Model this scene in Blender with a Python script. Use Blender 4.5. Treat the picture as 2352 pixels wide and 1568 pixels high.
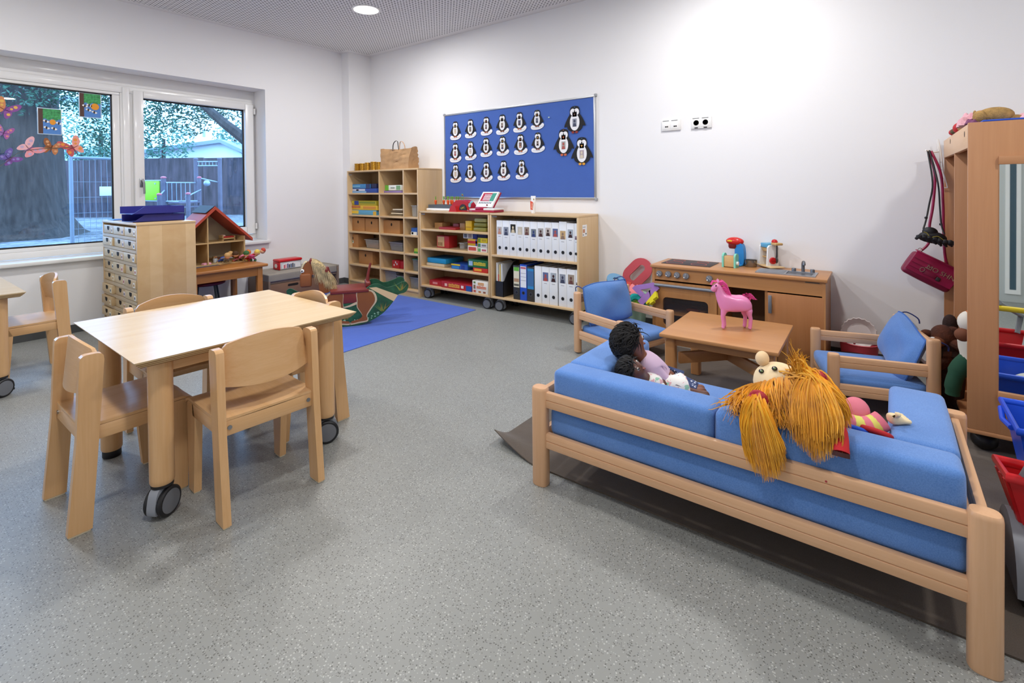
import bpy, bmesh, math, random
from mathutils import Vector as V, Matrix as MX, Euler
for o in list(bpy.data.objects): bpy.data.objects.remove(o)
sc = bpy.context.scene; COL = sc.collection; PI = math.pi
random.seed(7)
R_ = math.radians
# ---------------------------------------------------------------- camera
CF, CCY, YAW, PIT, ROL, CH = 1134.4, 444.7, 0.643516, 0.013325, -0.0097708, 1.128
cF = V((math.cos(YAW)*math.cos(PIT), math.sin(YAW)*math.cos(PIT), -math.sin(PIT)))
cR = V((math.sin(YAW), -math.cos(YAW), 0)); cU = cR.cross(cF)
cR, cU = cR*math.cos(ROL)+cU*math.sin(ROL), -cR*math.sin(ROL)+cU*math.cos(ROL)
cC = V((0, 0, CH))
cam_d = bpy.data.cameras.new('camera'); cam = bpy.data.objects.new('camera', cam_d); COL.objects.link(cam)
cam.matrix_world = MX(((cR.x, cU.x, -cF.x, 0), (cR.y, cU.y, -cF.y, 0), (cR.z, cU.z, -cF.z, CH), (0, 0, 0, 1)))
cam_d.sensor_width = 36; cam_d.sensor_fit = 'HORIZONTAL'; cam_d.lens = CF/2352*36
cam_d.shift_y = -(784-CCY)/2352; cam_d.clip_start = .02; cam_d.clip_end = 200
sc.camera = cam
def ray(x, y): return cF + cR*((x-1176)/CF) - cU*((y-CCY)/CF)
def onz(x, y, z=0.): d = ray(x, y); return cC + d*((z-CH)/d.z)
def onx(x, y, X): d = ray(x, y); return cC + d*(X/d.x)
def ony(x, y, Y): d = ray(x, y); return cC + d*(Y/d.y)
def atd(x, y, D): return cC + ray(x, y)*D
# ---------------------------------------------------------------- world, exposure
w = bpy.data.worlds.new('world'); sc.world = w; w.use_nodes = True
bg = w.node_tree.nodes['Background']
bg.inputs[0].default_value = (.30, .57, 1.0, 1); bg.inputs[1].default_value = 8.0
sc.view_settings.view_transform = 'Standard'; sc.view_settings.look = 'None'
sc.view_settings.gamma = 1; sc.view_settings.use_curve_mapping = False
sc.view_settings.exposure = 0.0
LAMP_W = 23.0
LAMPS = [(2.794, 3.716), (2.95, .80), (.35, 3.716), (.35, .80), (1.55, 2.26), (1.6, -1.1)]  # the one over the foreground table is added to light the room more evenly
# ---------------------------------------------------------------- materials
def srgb(h):
    h = h.lstrip('#'); c = [int(h[i:i+2], 16)/255 for i in (0, 2, 4)]
    return tuple(((v+.055)/1.055)**2.4 if v > .04045 else v/12.92 for v in c) + (1,)
MATS = {}
def newmat(name):
    m = bpy.data.materials.new(name); m.use_nodes = True; nt = m.node_tree
    return m, nt, nt.nodes['Principled BSDF']
def nd(nt, typ, ins=None, **kw):
    n = nt.nodes.new(typ)
    for k, v in kw.items(): setattr(n, k, v)
    for k, v in (ins or {}).items():
        if isinstance(v, bpy.types.NodeSocket): nt.links.new(v, n.inputs[k])
        else: n.inputs[k].default_value = v
    return n
def mth(nt, op, a, b=0., c=None, clamp=False):
    ins = {0: a, 1: b}
    if c is not None: ins[2] = c
    n = nd(nt, 'ShaderNodeMath', ins, operation=op); n.use_clamp = clamp
    return n.outputs[0]
def mixc(nt, f, a, b):
    n = nt.nodes.new('ShaderNodeMix'); n.data_type = 'RGBA'
    for s, v in ((n.inputs[0], f), (n.inputs[6], a), (n.inputs[7], b)):
        if isinstance(v, bpy.types.NodeSocket): nt.links.new(v, s)
        else: s.default_value = v
    return n.outputs[2]
def ramp(nt, f, a, b): return nd(nt, 'ShaderNodeMapRange', {0: f, 1: a, 2: b}).outputs[0]
def pm(col, rough=.5, metal=0., var=0., vs=6., bump=0., bs=200., alpha=1., coat=0., trans=0., sheen=0.):
    """plain procedural material: colour with a little noise variation, fine relief"""
    key = (col, rough, metal, var, vs, bump, bs, alpha, coat, trans, sheen)
    if key in MATS: return MATS[key]
    m, nt, b = newmat('m_'+col.lstrip('#')+'_%d' % len(MATS)); c = srgb(col)
    tc = nd(nt, 'ShaderNodeTexCoord')
    if var:
        n = nd(nt, 'ShaderNodeTexNoise', {'Vector': tc.outputs['Object'], 'Scale': vs, 'Detail': 4.})
        f = ramp(nt, n.outputs[0], .3, .7)
        lo = tuple(v*(1-var) for v in c[:3])+(1,); hi = tuple(min(1, v*(1+var)) for v in c[:3])+(1,)
        nt.links.new(mixc(nt, f, lo, hi), b.inputs['Base Color'])
    else: b.inputs['Base Color'].default_value = c
    if bump:
        n = nd(nt, 'ShaderNodeTexNoise', {'Vector': tc.outputs['Object'], 'Scale': bs, 'Detail': 2.})
        bn = nd(nt, 'ShaderNodeBump', {'Strength': bump, 'Distance': .004, 'Height': n.outputs[0]})
        nt.links.new(bn.outputs[0], b.inputs['Normal'])
    b.inputs['Roughness'].default_value = rough; b.inputs['Metallic'].default_value = metal
    b.inputs['Alpha'].default_value = alpha
    b.inputs['Coat Weight'].default_value = coat; b.inputs['Coat Roughness'].default_value = .1
    b.inputs['Transmission Weight'].default_value = trans
    if sheen: b.inputs['Sheen Weight'].default_value = sheen
    MATS[key] = m; return m
def wood(c1, c2, axis='z', rough=.38, sc_=1., figure=.5, bmp=.05):
    """wood with grain running along the axis (object space)"""
    key = ('w', c1, c2, axis, rough, sc_, figure, bmp)
    if key in MATS: return MATS[key]
    m, nt, b = newmat('wood_%s_%s_%d' % (c1.lstrip('#'), axis, len(MATS)))
    tc = nd(nt, 'ShaderNodeTexCoord'); oi = nd(nt, 'ShaderNodeObjectInfo')
    off = nd(nt, 'ShaderNodeVectorMath', {0: oi.outputs['Location'], 1: (3.1, 2.3, 1.7)}, operation='MULTIPLY')
    add = nd(nt, 'ShaderNodeVectorMath', {0: tc.outputs['Object'], 1: off.outputs[0]}, operation='ADD')
    s = {'x': (1.2, 22, 22), 'y': (22, 1.2, 22), 'z': (22, 22, 1.2)}[axis]
    mp = nd(nt, 'ShaderNodeMapping', {'Vector': add.outputs[0], 'Scale': tuple(v*sc_ for v in s)})
    n1 = nd(nt, 'ShaderNodeTexNoise', {'Vector': mp.outputs[0], 'Scale': 1., 'Detail': 5., 'Roughness': .6, 'Distortion': .6})
    mp2 = nd(nt, 'ShaderNodeMapping', {'Vector': add.outputs[0], 'Scale': tuple(v*9*sc_ if v > 2 else v*6*sc_ for v in s)})
    n2 = nd(nt, 'ShaderNodeTexNoise', {'Vector': mp2.outputs[0], 'Scale': 1., 'Detail': 2.})
    f = mth(nt, 'ADD', mth(nt, 'MULTIPLY', n1.outputs[0], figure+.35), mth(nt, 'MULTIPLY', n2.outputs[0], .35))
    f = ramp(nt, f, .30, .85)
    nt.links.new(mixc(nt, f, srgb(c1), srgb(c2)), b.inputs['Base Color'])
    b.inputs['Roughness'].default_value = rough; b.inputs['Coat Weight'].default_value = .12; b.inputs['Coat Roughness'].default_value = .25
    bn = nd(nt, 'ShaderNodeBump', {'Strength': bmp, 'Distance': .002, 'Height': n2.outputs[0]})
    nt.links.new(bn.outputs[0], b.inputs['Normal'])
    MATS[key] = m; return m
def fabric(c1, c2, s=900., rough=.9):
    key = ('f', c1, c2, s)
    if key in MATS: return MATS[key]
    m, nt, b = newmat('fabric_'+c1.lstrip('#'))
    tc = nd(nt, 'ShaderNodeTexCoord')
    n1 = nd(nt, 'ShaderNodeTexNoise', {'Vector': tc.outputs['Object'], 'Scale': s*.35, 'Detail': 3., 'Roughness': .7})
    n2 = nd(nt, 'ShaderNodeTexNoise', {'Vector': tc.outputs['Object'], 'Scale': 7., 'Detail': 3.})
    f = mth(nt, 'ADD', mth(nt, 'MULTIPLY', n1.outputs[0], .8), mth(nt, 'MULTIPLY', n2.outputs[0], .3))
    nt.links.new(mixc(nt, ramp(nt, f, .35, .75), srgb(c1), srgb(c2)), b.inputs['Base Color'])
    b.inputs['Roughness'].default_value = rough; b.inputs['Sheen Weight'].default_value = .25
    w1 = nd(nt, 'ShaderNodeTexNoise', {'Vector': tc.outputs['Object'], 'Scale': 18., 'Detail': 2.})
    h = mth(nt, 'ADD', mth(nt, 'MULTIPLY', n1.outputs[0], .15), w1.outputs[0])
    bn = nd(nt, 'ShaderNodeBump', {'Strength': .25, 'Distance': .006, 'Height': h})
    nt.links.new(bn.outputs[0], b.inputs['Normal'])
    MATS[key] = m; return m
BIR = lambda ax='z': wood('#dcb384', '#cb9d68', ax, .34)         # birch chairs, tables
TOP = lambda ax='x': wood('#e3c9a0', '#d8b888', ax, .24, .8, .5, .012)     # laminated table tops
SHF = lambda ax='z': wood('#dcbe92', '#cfac7c', ax, .42, .7)     # shelf units
BEE = lambda ax='z': wood('#e0b48c', '#d1a177', ax, .36)         # sofa frame beech
KIT = lambda ax='z': wood('#c48c56', '#b57d49', ax, .4, .8)      # play kitchen
OAK = lambda ax='z': wood('#bb7d40', '#a86c33', ax, .4)          # doll house table
WAR = lambda ax='z': wood('#c58f62', '#b67f54', ax, .42, .7)     # wardrobe
BLUE = fabric('#4674b8', '#6590cf'); NAVYC = pm('#2b3d7e', .6)
WHITE = pm('#f2f2f0', .45); BLACK = pm('#17171a', .5); DARK = pm('#26262a', .6); GREYP = pm('#8d9299', .4)
RED = pm('#c8202a', .35); GREEN = pm('#2f8a45', .5); YELL = pm('#f0c623', .5); ORANGE = pm('#e8742a', .5); SKIN = pm('#6b3f2c', .5)
STEEL = pm('#9a9ca0', .28, 1.); ALU = pm('#b9bcc0', .35, .9)
def clearpl(col, a): return pm(col, .2, alpha=a)
# ---------------------------------------------------------------- mesh helpers
class B:
    def __init__(s): s.v = []; s.f = []
    def add(s, vs, fs, mtx=None):
        n = len(s.v)
        s.v += [tuple(mtx @ V(p)) if mtx else tuple(p) for p in vs]
        s.f += [tuple(i+n for i in f) for f in fs]; return s
    def frombm(s, bm, mtx=None):
        bm.verts.index_update(); s.add([v.co.copy() for v in bm.verts], [[v.index for v in f.verts] for f in bm.faces], mtx); bm.free(); return s
    def box(s, c, sz, bev=0., seg=2, rot=None):
        c = V(c); hx, hy, hz = sz[0]/2, sz[1]/2, sz[2]/2
        m = MX.Translation(c) @ (rot.to_4x4() if rot else MX.Identity(4))
        if bev <= 0:
            vs = [(x, y, z) for x in (-hx, hx) for y in (-hy, hy) for z in (-hz, hz)]
            return s.add(vs, [(0, 1, 3, 2), (4, 6, 7, 5), (0, 4, 5, 1), (2, 3, 7, 6), (0, 2, 6, 4), (1, 5, 7, 3)], m)
        bm = bmesh.new(); bmesh.ops.create_cube(bm, size=1., matrix=MX.Diagonal((sz[0], sz[1], sz[2], 1)))
        bmesh.ops.bevel(bm, geom=bm.edges[:], offset=min(bev, min(sz)*.49), segments=seg, profile=.5, affect='EDGES')
        return s.frombm(bm, m)
    def bb(s, x0, x1, y0, y1, z0, z1, bev=0., seg=2):
        return s.box(((x0+x1)/2, (y0+y1)/2, (z0+z1)/2), (abs(x1-x0), abs(y1-y0), abs(z1-z0)), bev, seg)
    def tube(s, pts, r, n=10, closed=False, cap=True, flat=1.):
        pts = [V(p) for p in pts]; k = len(pts); rs = list(r) if isinstance(r, (list, tuple)) else [r]*k
        if len(rs) != k: rs = [rs[min(len(rs)-1, round(i*(len(rs)-1)/max(1, k-1)))] for i in range(k)]
        vs = []; fs = []; up = None
        for i, p in enumerate(pts):
            a = pts[(i-1) % k] if (closed or i > 0) else p; b_ = pts[(i+1) % k] if (closed or i < k-1) else p
            t = (b_-a).normalized() if (b_-a).length > 1e-9 else V((0, 0, 1))
            if up is None:
                up = V((0, 0, 1)) if abs(t.z) < .9 else V((1, 0, 0))
            u = (up - t*up.dot(t))
            u = u.normalized() if u.length > 1e-6 else t.orthogonal().normalized()
            w_ = t.cross(u); up = u
            for j in range(n):
                a_ = 2*PI*j/n; vs.append(p + u*(rs[i]*math.cos(a_)*flat) + w_*(rs[i]*math.sin(a_)))
        for i in range(k if closed else k-1):
            i2 = (i+1) % k
            for j in range(n):
                j2 = (j+1) % n; fs.append((i*n+j, i*n+j2, i2*n+j2, i2*n+j))
        if cap and not closed: fs.append(tuple(range(n-1, -1, -1))); fs.append(tuple((k-1)*n+j for j in range(n)))
        return s.add(vs, fs)
    def cyl(s, p0, p1, r, r1=None, n=20): return s.tube([p0, p1], [r, r if r1 is None else r1], n)
    def lathe(s, prof, at=(0, 0, 0), n=24, rot=None, sx=1., sy=1.):
        m = MX.Translation(V(at)) @ (rot.to_4x4() if rot else MX.Identity(4)); vs = []; fs = []
        for r, z in prof:
            for j in range(n): vs.append((r*math.cos(2*PI*j/n)*sx, r*math.sin(2*PI*j/n)*sy, z))
        k = len(prof)
        for i in range(k-1):
            for j in range(n):
                j2 = (j+1) % n; fs.append((i*n+j, i*n+j2, (i+1)*n+j2, (i+1)*n+j))
        if prof[0][0] > 1e-6: fs.append(tuple(range(n-1, -1, -1)))
        if prof[-1][0] > 1e-6: fs.append(tuple((k-1)*n+j for j in range(n)))
        return s.add(vs, fs, m)
    def sph(s, c, r, n=16, k=10, rot=None, pw=1.):
        r = (r, r, r) if not isinstance(r, (tuple, list)) else r
        sg = lambda v: math.copysign(abs(v)**pw, v)
        m = MX.Translation(V(c)) @ (rot.to_4x4() if rot else MX.Identity(4)); vs = [(0, 0, -r[2])]; fs = []
        for i in range(1, k):
            a = -PI/2+PI*i/k
            for j in range(n):
                b_ = 2*PI*j/n; vs.append((r[0]*sg(math.cos(a))*sg(math.cos(b_)), r[1]*sg(math.cos(a))*sg(math.sin(b_)), r[2]*sg(math.sin(a))))
        vs.append((0, 0, r[2])); t = len(vs)-1
        for j in range(n):
            j2 = (j+1) % n; fs.append((0, 1+j2, 1+j)); fs.append((t, 1+(k-2)*n+j, 1+(k-2)*n+j2))
            for i in range(k-2): fs.append((1+i*n+j, 1+i*n+j2, 1+(i+1)*n+j2, 1+(i+1)*n+j))
        return s.add(vs, fs, m)
    def prism(s, pts, d0, d1, pl='xz', m=None):
        mp = {'xz': lambda a, b_, d: (a, d, b_), 'xy': lambda a, b_, d: (a, b_, d), 'yz': lambda a, b_, d: (d, a, b_)}[pl]
        n = len(pts); vs = [mp(a, b_, d0) for a, b_ in pts]+[mp(a, b_, d1) for a, b_ in pts]
        fs = [tuple(range(n-1, -1, -1)), tuple(range(n, 2*n))]+[(i, (i+1) % n, n+(i+1) % n, n+i) for i in range(n)]
        return s.add(vs, fs, m)
    def ring(s, out, inn, d0, d1, pl='xz', m=None):
        mp = {'xz': lambda a, b_, d: (a, d, b_), 'xy': lambda a, b_, d: (a, b_, d), 'yz': lambda a, b_, d: (d, a, b_)}[pl]
        n = len(out); vs = [mp(*p, d) for d in (d0, d1) for p in list(out)+list(inn)]; fs = []
        for i in range(n):
            j = (i+1) % n
            fs += [(i, j, n+j, n+i), (2*n+i, 3*n+i, 3*n+j, 2*n+j), (i, 2*n+i, 2*n+j, j), (n+i, n+j, 3*n+j, 3*n+i)]
        return s.add(vs, fs, m)
    def grid(s, fn, nu, nv, thick=None):
        """surface fn(u,v)->point, optional solid thickness along given vector fn"""
        vs = [V(fn(i/nu, j/nv)) for i in range(nu+1) for j in range(nv+1)]; fs = []
        I = lambda i, j: i*(nv+1)+j
        for i in range(nu):
            for j in range(nv): fs.append((I(i, j), I(i+1, j), I(i+1, j+1), I(i, j+1)))
        if thick is not None:
            t = V(thick); n = len(vs); vs2 = [p+t for p in vs]
            f2 = [tuple(n+k for k in reversed(f)) for f in fs]
            bd = [I(i, 0) for i in range(nu)]+[I(nu, j) for j in range(nv)]+[I(i, nv) for i in range(nu, 0, -1)]+[I(0, j) for j in range(nv, 0, -1)]
            sd = [(bd[k], n+bd[k], n+bd[(k+1) % len(bd)], bd[(k+1) % len(bd)]) for k in range(len(bd))]
            vs += vs2; fs += f2+sd
        return s.add(vs, fs)
    def cushion(s, c, sz, r=.03, puff=.01, rot=None, n=10):
        """soft box: rounded edges, faces bulging a little"""
        bm = bmesh.new(); bmesh.ops.create_cube(bm, size=1., matrix=MX.Diagonal((sz[0], sz[1], sz[2], 1)))
        bmesh.ops.bevel(bm, geom=bm.edges[:], offset=min(r, min(sz)*.45), segments=4, profile=.5, affect='EDGES')
        bmesh.ops.subdivide_edges(bm, edges=[e for e in bm.edges if e.calc_length() > min(sz)*.4], cuts=4, use_grid_fill=True)
        for v in bm.verts:
            a, b_, c_ = (v.co.x/sz[0]*2, v.co.y/sz[1]*2, v.co.z/sz[2]*2)
            q = lambda t: max(0, 1-t*t)
            v.co += V((a*q(b_)*q(c_)*puff, b_*q(a)*q(c_)*puff, c_*q(a)*q(b_)*puff))
        return s.frombm(bm, MX.Translation(V(c)) @ (rot.to_4x4() if rot else MX.Identity(4)))
    def text(s, txt, size, m, ext=.0006):
        cu = bpy.data.curves.new('t', 'FONT'); cu.body = txt; cu.size = size; cu.extrude = ext; cu.resolution_u = 2
        cu.align_x = 'CENTER'; cu.align_y = 'CENTER'
        o = bpy.data.objects.new('t', cu); COL.objects.link(o)
        me = bpy.data.meshes.new_from_object(o.evaluated_get(bpy.context.evaluated_depsgraph_get()))
        s.add([v.co.copy() for v in me.vertices], [tuple(p.vertices) for p in me.polygons], m)
        bpy.data.objects.remove(o); bpy.data.curves.remove(cu); bpy.data.meshes.remove(me); return s
    def mesh(s, name, mat, smooth=35):
        me = bpy.data.meshes.new(name); me.from_pydata([tuple(p) for p in s.v], [], s.f); me.validate(); me.update()
        bm = bmesh.new(); bm.from_mesh(me); bmesh.ops.recalc_face_normals(bm, faces=bm.faces[:]); bm.to_mesh(me); bm.free()
        if smooth:
            for p in me.polygons: p.use_smooth = True
            me.set_sharp_from_angle(angle=R_(smooth))
        if mat: me.materials.append(mat)
        return me
    def ob(s, name, mat, parent=None, smooth=35, label=None):
        o = bpy.data.objects.new(name, s.mesh(name, mat, smooth)); COL.objects.link(o)
        if parent is not None: o.parent = parent
        if label: o['label'] = label
        return o
def tag(o, label, cat, group=None, kind=None):
    o['label'] = label; o['category'] = cat
    if group: o['group'] = group
    if kind: o['kind'] = kind
    return o
def thing(name, label, cat, loc=(0, 0, 0), rz=0., group=None, rot=None, scale=None):
    o = bpy.data.objects.new(name, None); COL.objects.link(o); o.empty_display_size = .05
    o.location = loc; o.rotation_euler = rot if rot else (0, 0, rz)
    if scale: o.scale = (scale,)*3
    return tag(o, label, cat, group)
def struct(o, label=None):
    o['kind'] = 'structure'
    if label: o['label'] = label
    return o
def kids(o): return [c for c in bpy.data.objects if c.parent is o]
def dup(root, loc, rz, label, group=None, rot=None, scale=None):
    def cp(o, par):
        c = o.copy(); COL.objects.link(c); c.parent = par
        for ch in kids(o): cp(ch, c)
        return c
    r = cp(root, None); r.location = loc; r.rotation_euler = rot if rot else (0, 0, rz)
    if scale: r.scale = (scale,)*3
    r['label'] = label
    if group: r['group'] = group
    return r
def ell(cx, cz, rx, rz, n=24, a0=0, a1=2*PI):
    full = abs(a1-a0-2*PI) < 1e-6; k = n if full else n+1
    return [(cx+rx*math.cos(a0+(a1-a0)*i/n), cz+rz*math.sin(a0+(a1-a0)*i/n)) for i in range(k)]
def rrect(x0, x1, z0, z1, r, n=5):
    p = []
    for cx, cz, a in ((x1-r, z1-r, 0), (x0+r, z1-r, PI/2), (x0+r, z0+r, PI), (x1-r, z0+r, 1.5*PI)):
        p += [(cx+r*math.cos(a+PI/2*i/n), cz+r*math.sin(a+PI/2*i/n)) for i in range(n+1)]
    return p
def smoothpts(pts, n=6, closed=False):
    """Catmull-Rom through points of any dimension"""
    k = len(pts); out = []; P = [V(p) for p in pts]
    for i in range(k if closed else k-1):
        if closed: a, b_, c, d = (P[(i+j-1) % k] for j in range(4))
        else: a, b_, c, d = P[max(i-1, 0)], P[i], P[i+1], P[min(i+2, k-1)]
        for t in range(n):
            u = t/n; out.append(.5*((2*b_)+(c-a)*u+(2*a-5*b_+4*c-d)*u*u+(3*b_-a-3*c+d)*u**3))
    if not closed: out.append(P[-1])
    return [tuple(p) for p in out]
def skin(name, nodes, edges, mat, parent, sub=2, root=0):
    """continuous body grown over a skeleton; nodes: [(co, r)]"""
    me = bpy.data.meshes.new(name); me.from_pydata([n[0] for n in nodes], edges, []); me.update()
    o = bpy.data.objects.new(name, me); COL.objects.link(o); o.parent = parent
    md = o.modifiers.new('skin', 'SKIN'); md.use_smooth_shade = True
    bm = bmesh.new(); bm.from_mesh(me); ly = bm.verts.layers.skin.verify(); bm.verts.ensure_lookup_table()
    for i, n in enumerate(nodes):
        r = n[1]; sv = bm.verts[i][ly]; sv.radius = (r, r) if not isinstance(r, tuple) else r; sv.use_root = (i == root)
    bm.to_mesh(me); bm.free()
    ss = o.modifiers.new('sub', 'SUBSURF'); ss.levels = sub; ss.render_levels = sub
    ev = bpy.context.evaluated_depsgraph_get(); ev.update()
    m2 = bpy.data.meshes.new_from_object(o.evaluated_get(ev)); o.modifiers.clear(); o.data = m2
    m2.materials.clear(); m2.materials.append(mat)
    for p in m2.polygons: p.use_smooth = True
    return o
def strands(paths_fn, n, r, seg=6, sides=3):
    b = B()
    for i in range(n):
        p = paths_fn(i); k = len(p)
        b.tube(p, [r*(1-.85*(j/(k-1))**1.5) for j in range(k)], sides, cap=False)
    return b
# ================================================================ room shell
WX, WY, ZC = 3.828, 5.17, 2.737
X0, Y0 = -1.0, -1.9
wallm, nt, b_ = newmat('wall_paint'); b_.inputs['Base Color'].default_value = (.87, .865, .87, 1); b_.inputs['Roughness'].default_value = .75
_tc = nd(nt, 'ShaderNodeTexCoord'); _n = nd(nt, 'ShaderNodeTexNoise', {'Vector': _tc.outputs['Object'], 'Scale': 160., 'Detail': 3.})
_bn = nd(nt, 'ShaderNodeBump', {'Strength': .08, 'Distance': .002, 'Height': _n.outputs[0]}); nt.links.new(_bn.outputs[0], b_.inputs['Normal'])
# floor: speckled grey linoleum
flm, nt, b_ = newmat('floor_speckled'); tc = nd(nt, 'ShaderNodeTexCoord')
base = srgb('#8f8f89')
col = None
n0 = nd(nt, 'ShaderNodeTexNoise', {'Vector': tc.outputs['Object'], 'Scale': 1.7, 'Detail': 3.})
col = mixc(nt, ramp(nt, n0.outputs[0], .3, .7), srgb('#8a8c88'), srgb('#91938f'))
for sc1, thr, rad, cc in ((150., .16, .0019, '#484844'), (120., .14, .0022, '#b9bab6'), (210., .12, .0014, '#5a5a58'), (190., .12, .0015, '#aaaba8')):
    vo = nd(nt, 'ShaderNodeTexVoronoi', {'Vector': tc.outputs['Object'], 'Scale': sc1}, feature='F1', voronoi_dimensions='2D')
    sp = nd(nt, 'ShaderNodeSeparateColor', {0: vo.outputs['Color']})
    k1 = mth(nt, 'LESS_THAN', sp.outputs[0], thr); k2 = mth(nt, 'LESS_THAN', vo.outputs['Distance'], rad*sc1)
    col = mixc(nt, mth(nt, 'MULTIPLY', mth(nt, 'MULTIPLY', k1, k2), .75), col, srgb(cc))
nt.links.new(col, b_.inputs['Base Color']); b_.inputs['Roughness'].default_value = .42
n3 = nd(nt, 'ShaderNodeTexNoise', {'Vector': tc.outputs['Object'], 'Scale': 260., 'Detail': 2.})
bn = nd(nt, 'ShaderNodeBump', {'Strength': .06, 'Distance': .001, 'Height': n3.outputs[0]}); nt.links.new(bn.outputs[0], b_.inputs['Normal'])
# ceiling: perforated board with plain border
clm, nt, b_ = newmat('ceiling_perforated'); tc = nd(nt, 'ShaderNodeTexCoord'); sx = nd(nt, 'ShaderNodeSeparateXYZ', {0: tc.outputs['Object']})
def holes(px, offs, rad):
    u = mth(nt, 'SUBTRACT', mth(nt, 'FRACT', mth(nt, 'ADD', mth(nt, 'DIVIDE', sx.outputs[0], px), offs)), .5)
    v = mth(nt, 'SUBTRACT', mth(nt, 'FRACT', mth(nt, 'ADD', mth(nt, 'DIVIDE', sx.outputs[1], px), offs)), .5)
    d = mth(nt, 'SQRT', mth(nt, 'ADD', mth(nt, 'MULTIPLY', u, u), mth(nt, 'MULTIPLY', v, v)))
    return mth(nt, 'LESS_THAN', d, rad/px)
h = mth(nt, 'MAXIMUM', holes(.036, 0., .0075), holes(.036, .5, .0045))
inb = mth(nt, 'MULTIPLY', mth(nt, 'LESS_THAN', sx.outputs[0], WX-.075), mth(nt, 'LESS_THAN', sx.outputs[1], WY-.215))
inb2 = mth(nt, 'MULTIPLY', mth(nt, 'LESS_THAN', sx.outputs[0], 3.522-.06), mth(nt, 'LESS_THAN', sx.outputs[1], WY-.075))
h = mth(nt, 'MULTIPLY', h, mth(nt, 'MAXIMUM', inb, inb2))
nt.links.new(mixc(nt, h, (.80, .79, .785, 1), (.05, .05, .05, 1)), b_.inputs['Base Color']); b_.inputs['Roughness'].default_value = .8
GL = 'kind'
struct(B().bb(X0, WX, Y0, WY, -.1, 0).ob('floor', flm, smooth=0), 'grey speckled linoleum floor')
struct(B().bb(X0, WX, Y0, WY, ZC, ZC+.1).ob('ceiling', clm, smooth=0), 'white perforated acoustic ceiling')
struct(B().bb(WX, WX+.15, Y0-.15, WY+.45, -.1, ZC+.1).ob('wall_right', wallm, smooth=0), 'white wall behind the pinboard and play kitchen')
WO = (-.75, 2.602, .60, 2.173)   # window opening
bw = B()
bw.bb(X0-.15, WO[0], WY, WY+.40, -.1, ZC+.1); bw.bb(WO[1], WX, WY, WY+.40, -.1, ZC+.1)
bw.bb(WO[0], WO[1], WY, WY+.40, -.1, WO[2]-.03); bw.bb(WO[0], WO[1], WY, WY+.40, WO[3], ZC+.1)
struct(bw.ob('wall_left', wallm, smooth=0), 'white wall with the big window')
struct(B().bb(3.522, WX, 5.03, WY, 0, ZC).ob('wall_pillar', wallm, smooth=0), 'white pillar boxed into the room corner')
struct(B().bb(X0-.15, WX+.15, Y0-.15, Y0, -.1, ZC+.1).ob('wall_near', wallm, smooth=0))
struct(B().bb(X0-.15, X0, Y0, WY, -.1, ZC+.1).ob('wall_back', wallm, smooth=0))
bbm = pm('#4b4d4e', .5)
struct(B().bb(X0, 3.522, WY-.008, WY, 0, .065).bb(3.514, 3.522, 5.022, WY, 0, .065).bb(3.514, WX, 5.022, 5.03, 0, .065).ob('baseboard_left', bbm, smooth=0), 'dark grey vinyl baseboard under the window')
struct(B().bb(WX-.008, WX, Y0, 5.022, 0, .065).ob('baseboard_right', bbm, smooth=0))
# ---- window
FRM = pm('#e9e8e6', .3, coat=.2)
gl, nt, b_ = newmat('window_glass'); out = nt.nodes['Material Output']
tr = nd(nt, 'ShaderNodeBsdfTransparent', {0: (.93, .97, 1, 1)}); gs = nd(nt, 'ShaderNodeBsdfGlossy', {'Roughness': 0.}); fr = nd(nt, 'ShaderNodeFresnel', {'IOR': 1.35})
mx = nd(nt, 'ShaderNodeMixShader', {0: fr.outputs[0], 1: tr.outputs[0], 2: gs.outputs[0]}); nt.links.new(mx.outputs[0], out.inputs[0])
FY = 5.40
win = bpy.data.objects.new('window_1', None); COL.objects.link(win); struct(win, 'wide white window with a fixed pane and a hinged sash'); win.location = (1.5, FY, .6)
wl = lambda x: x-1.5
def wp(name, x0, x1, z0, z1, y0, y1, mat=FRM, bev=.004): return B().bb(wl(x0), wl(x1), y0-FY, y1-FY, z0-.6, z1-.6, bev).ob(name, mat, win)
wp('header_board', WO[0], WO[1], 2.06, WO[3], FY+.005, FY+.03)
wp('frame_top', WO[0], WO[1], 2.00, 2.06, FY, FY+.07); wp('frame_bottom', WO[0], WO[1], .60, .655, FY, FY+.07)
wp('frame_side', 2.58, WO[1], .655, 2.00, FY, FY+.07); wp('frame_side', WO[0], WO[0]+.06, .655, 2.00, FY, FY+.07)
wp('mullion', 1.43, 1.52, .655, 2.00, FY, FY+.07); wp('mullion_cap', 1.445, 1.495, .655, 2.05, FY-.012, FY)
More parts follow.
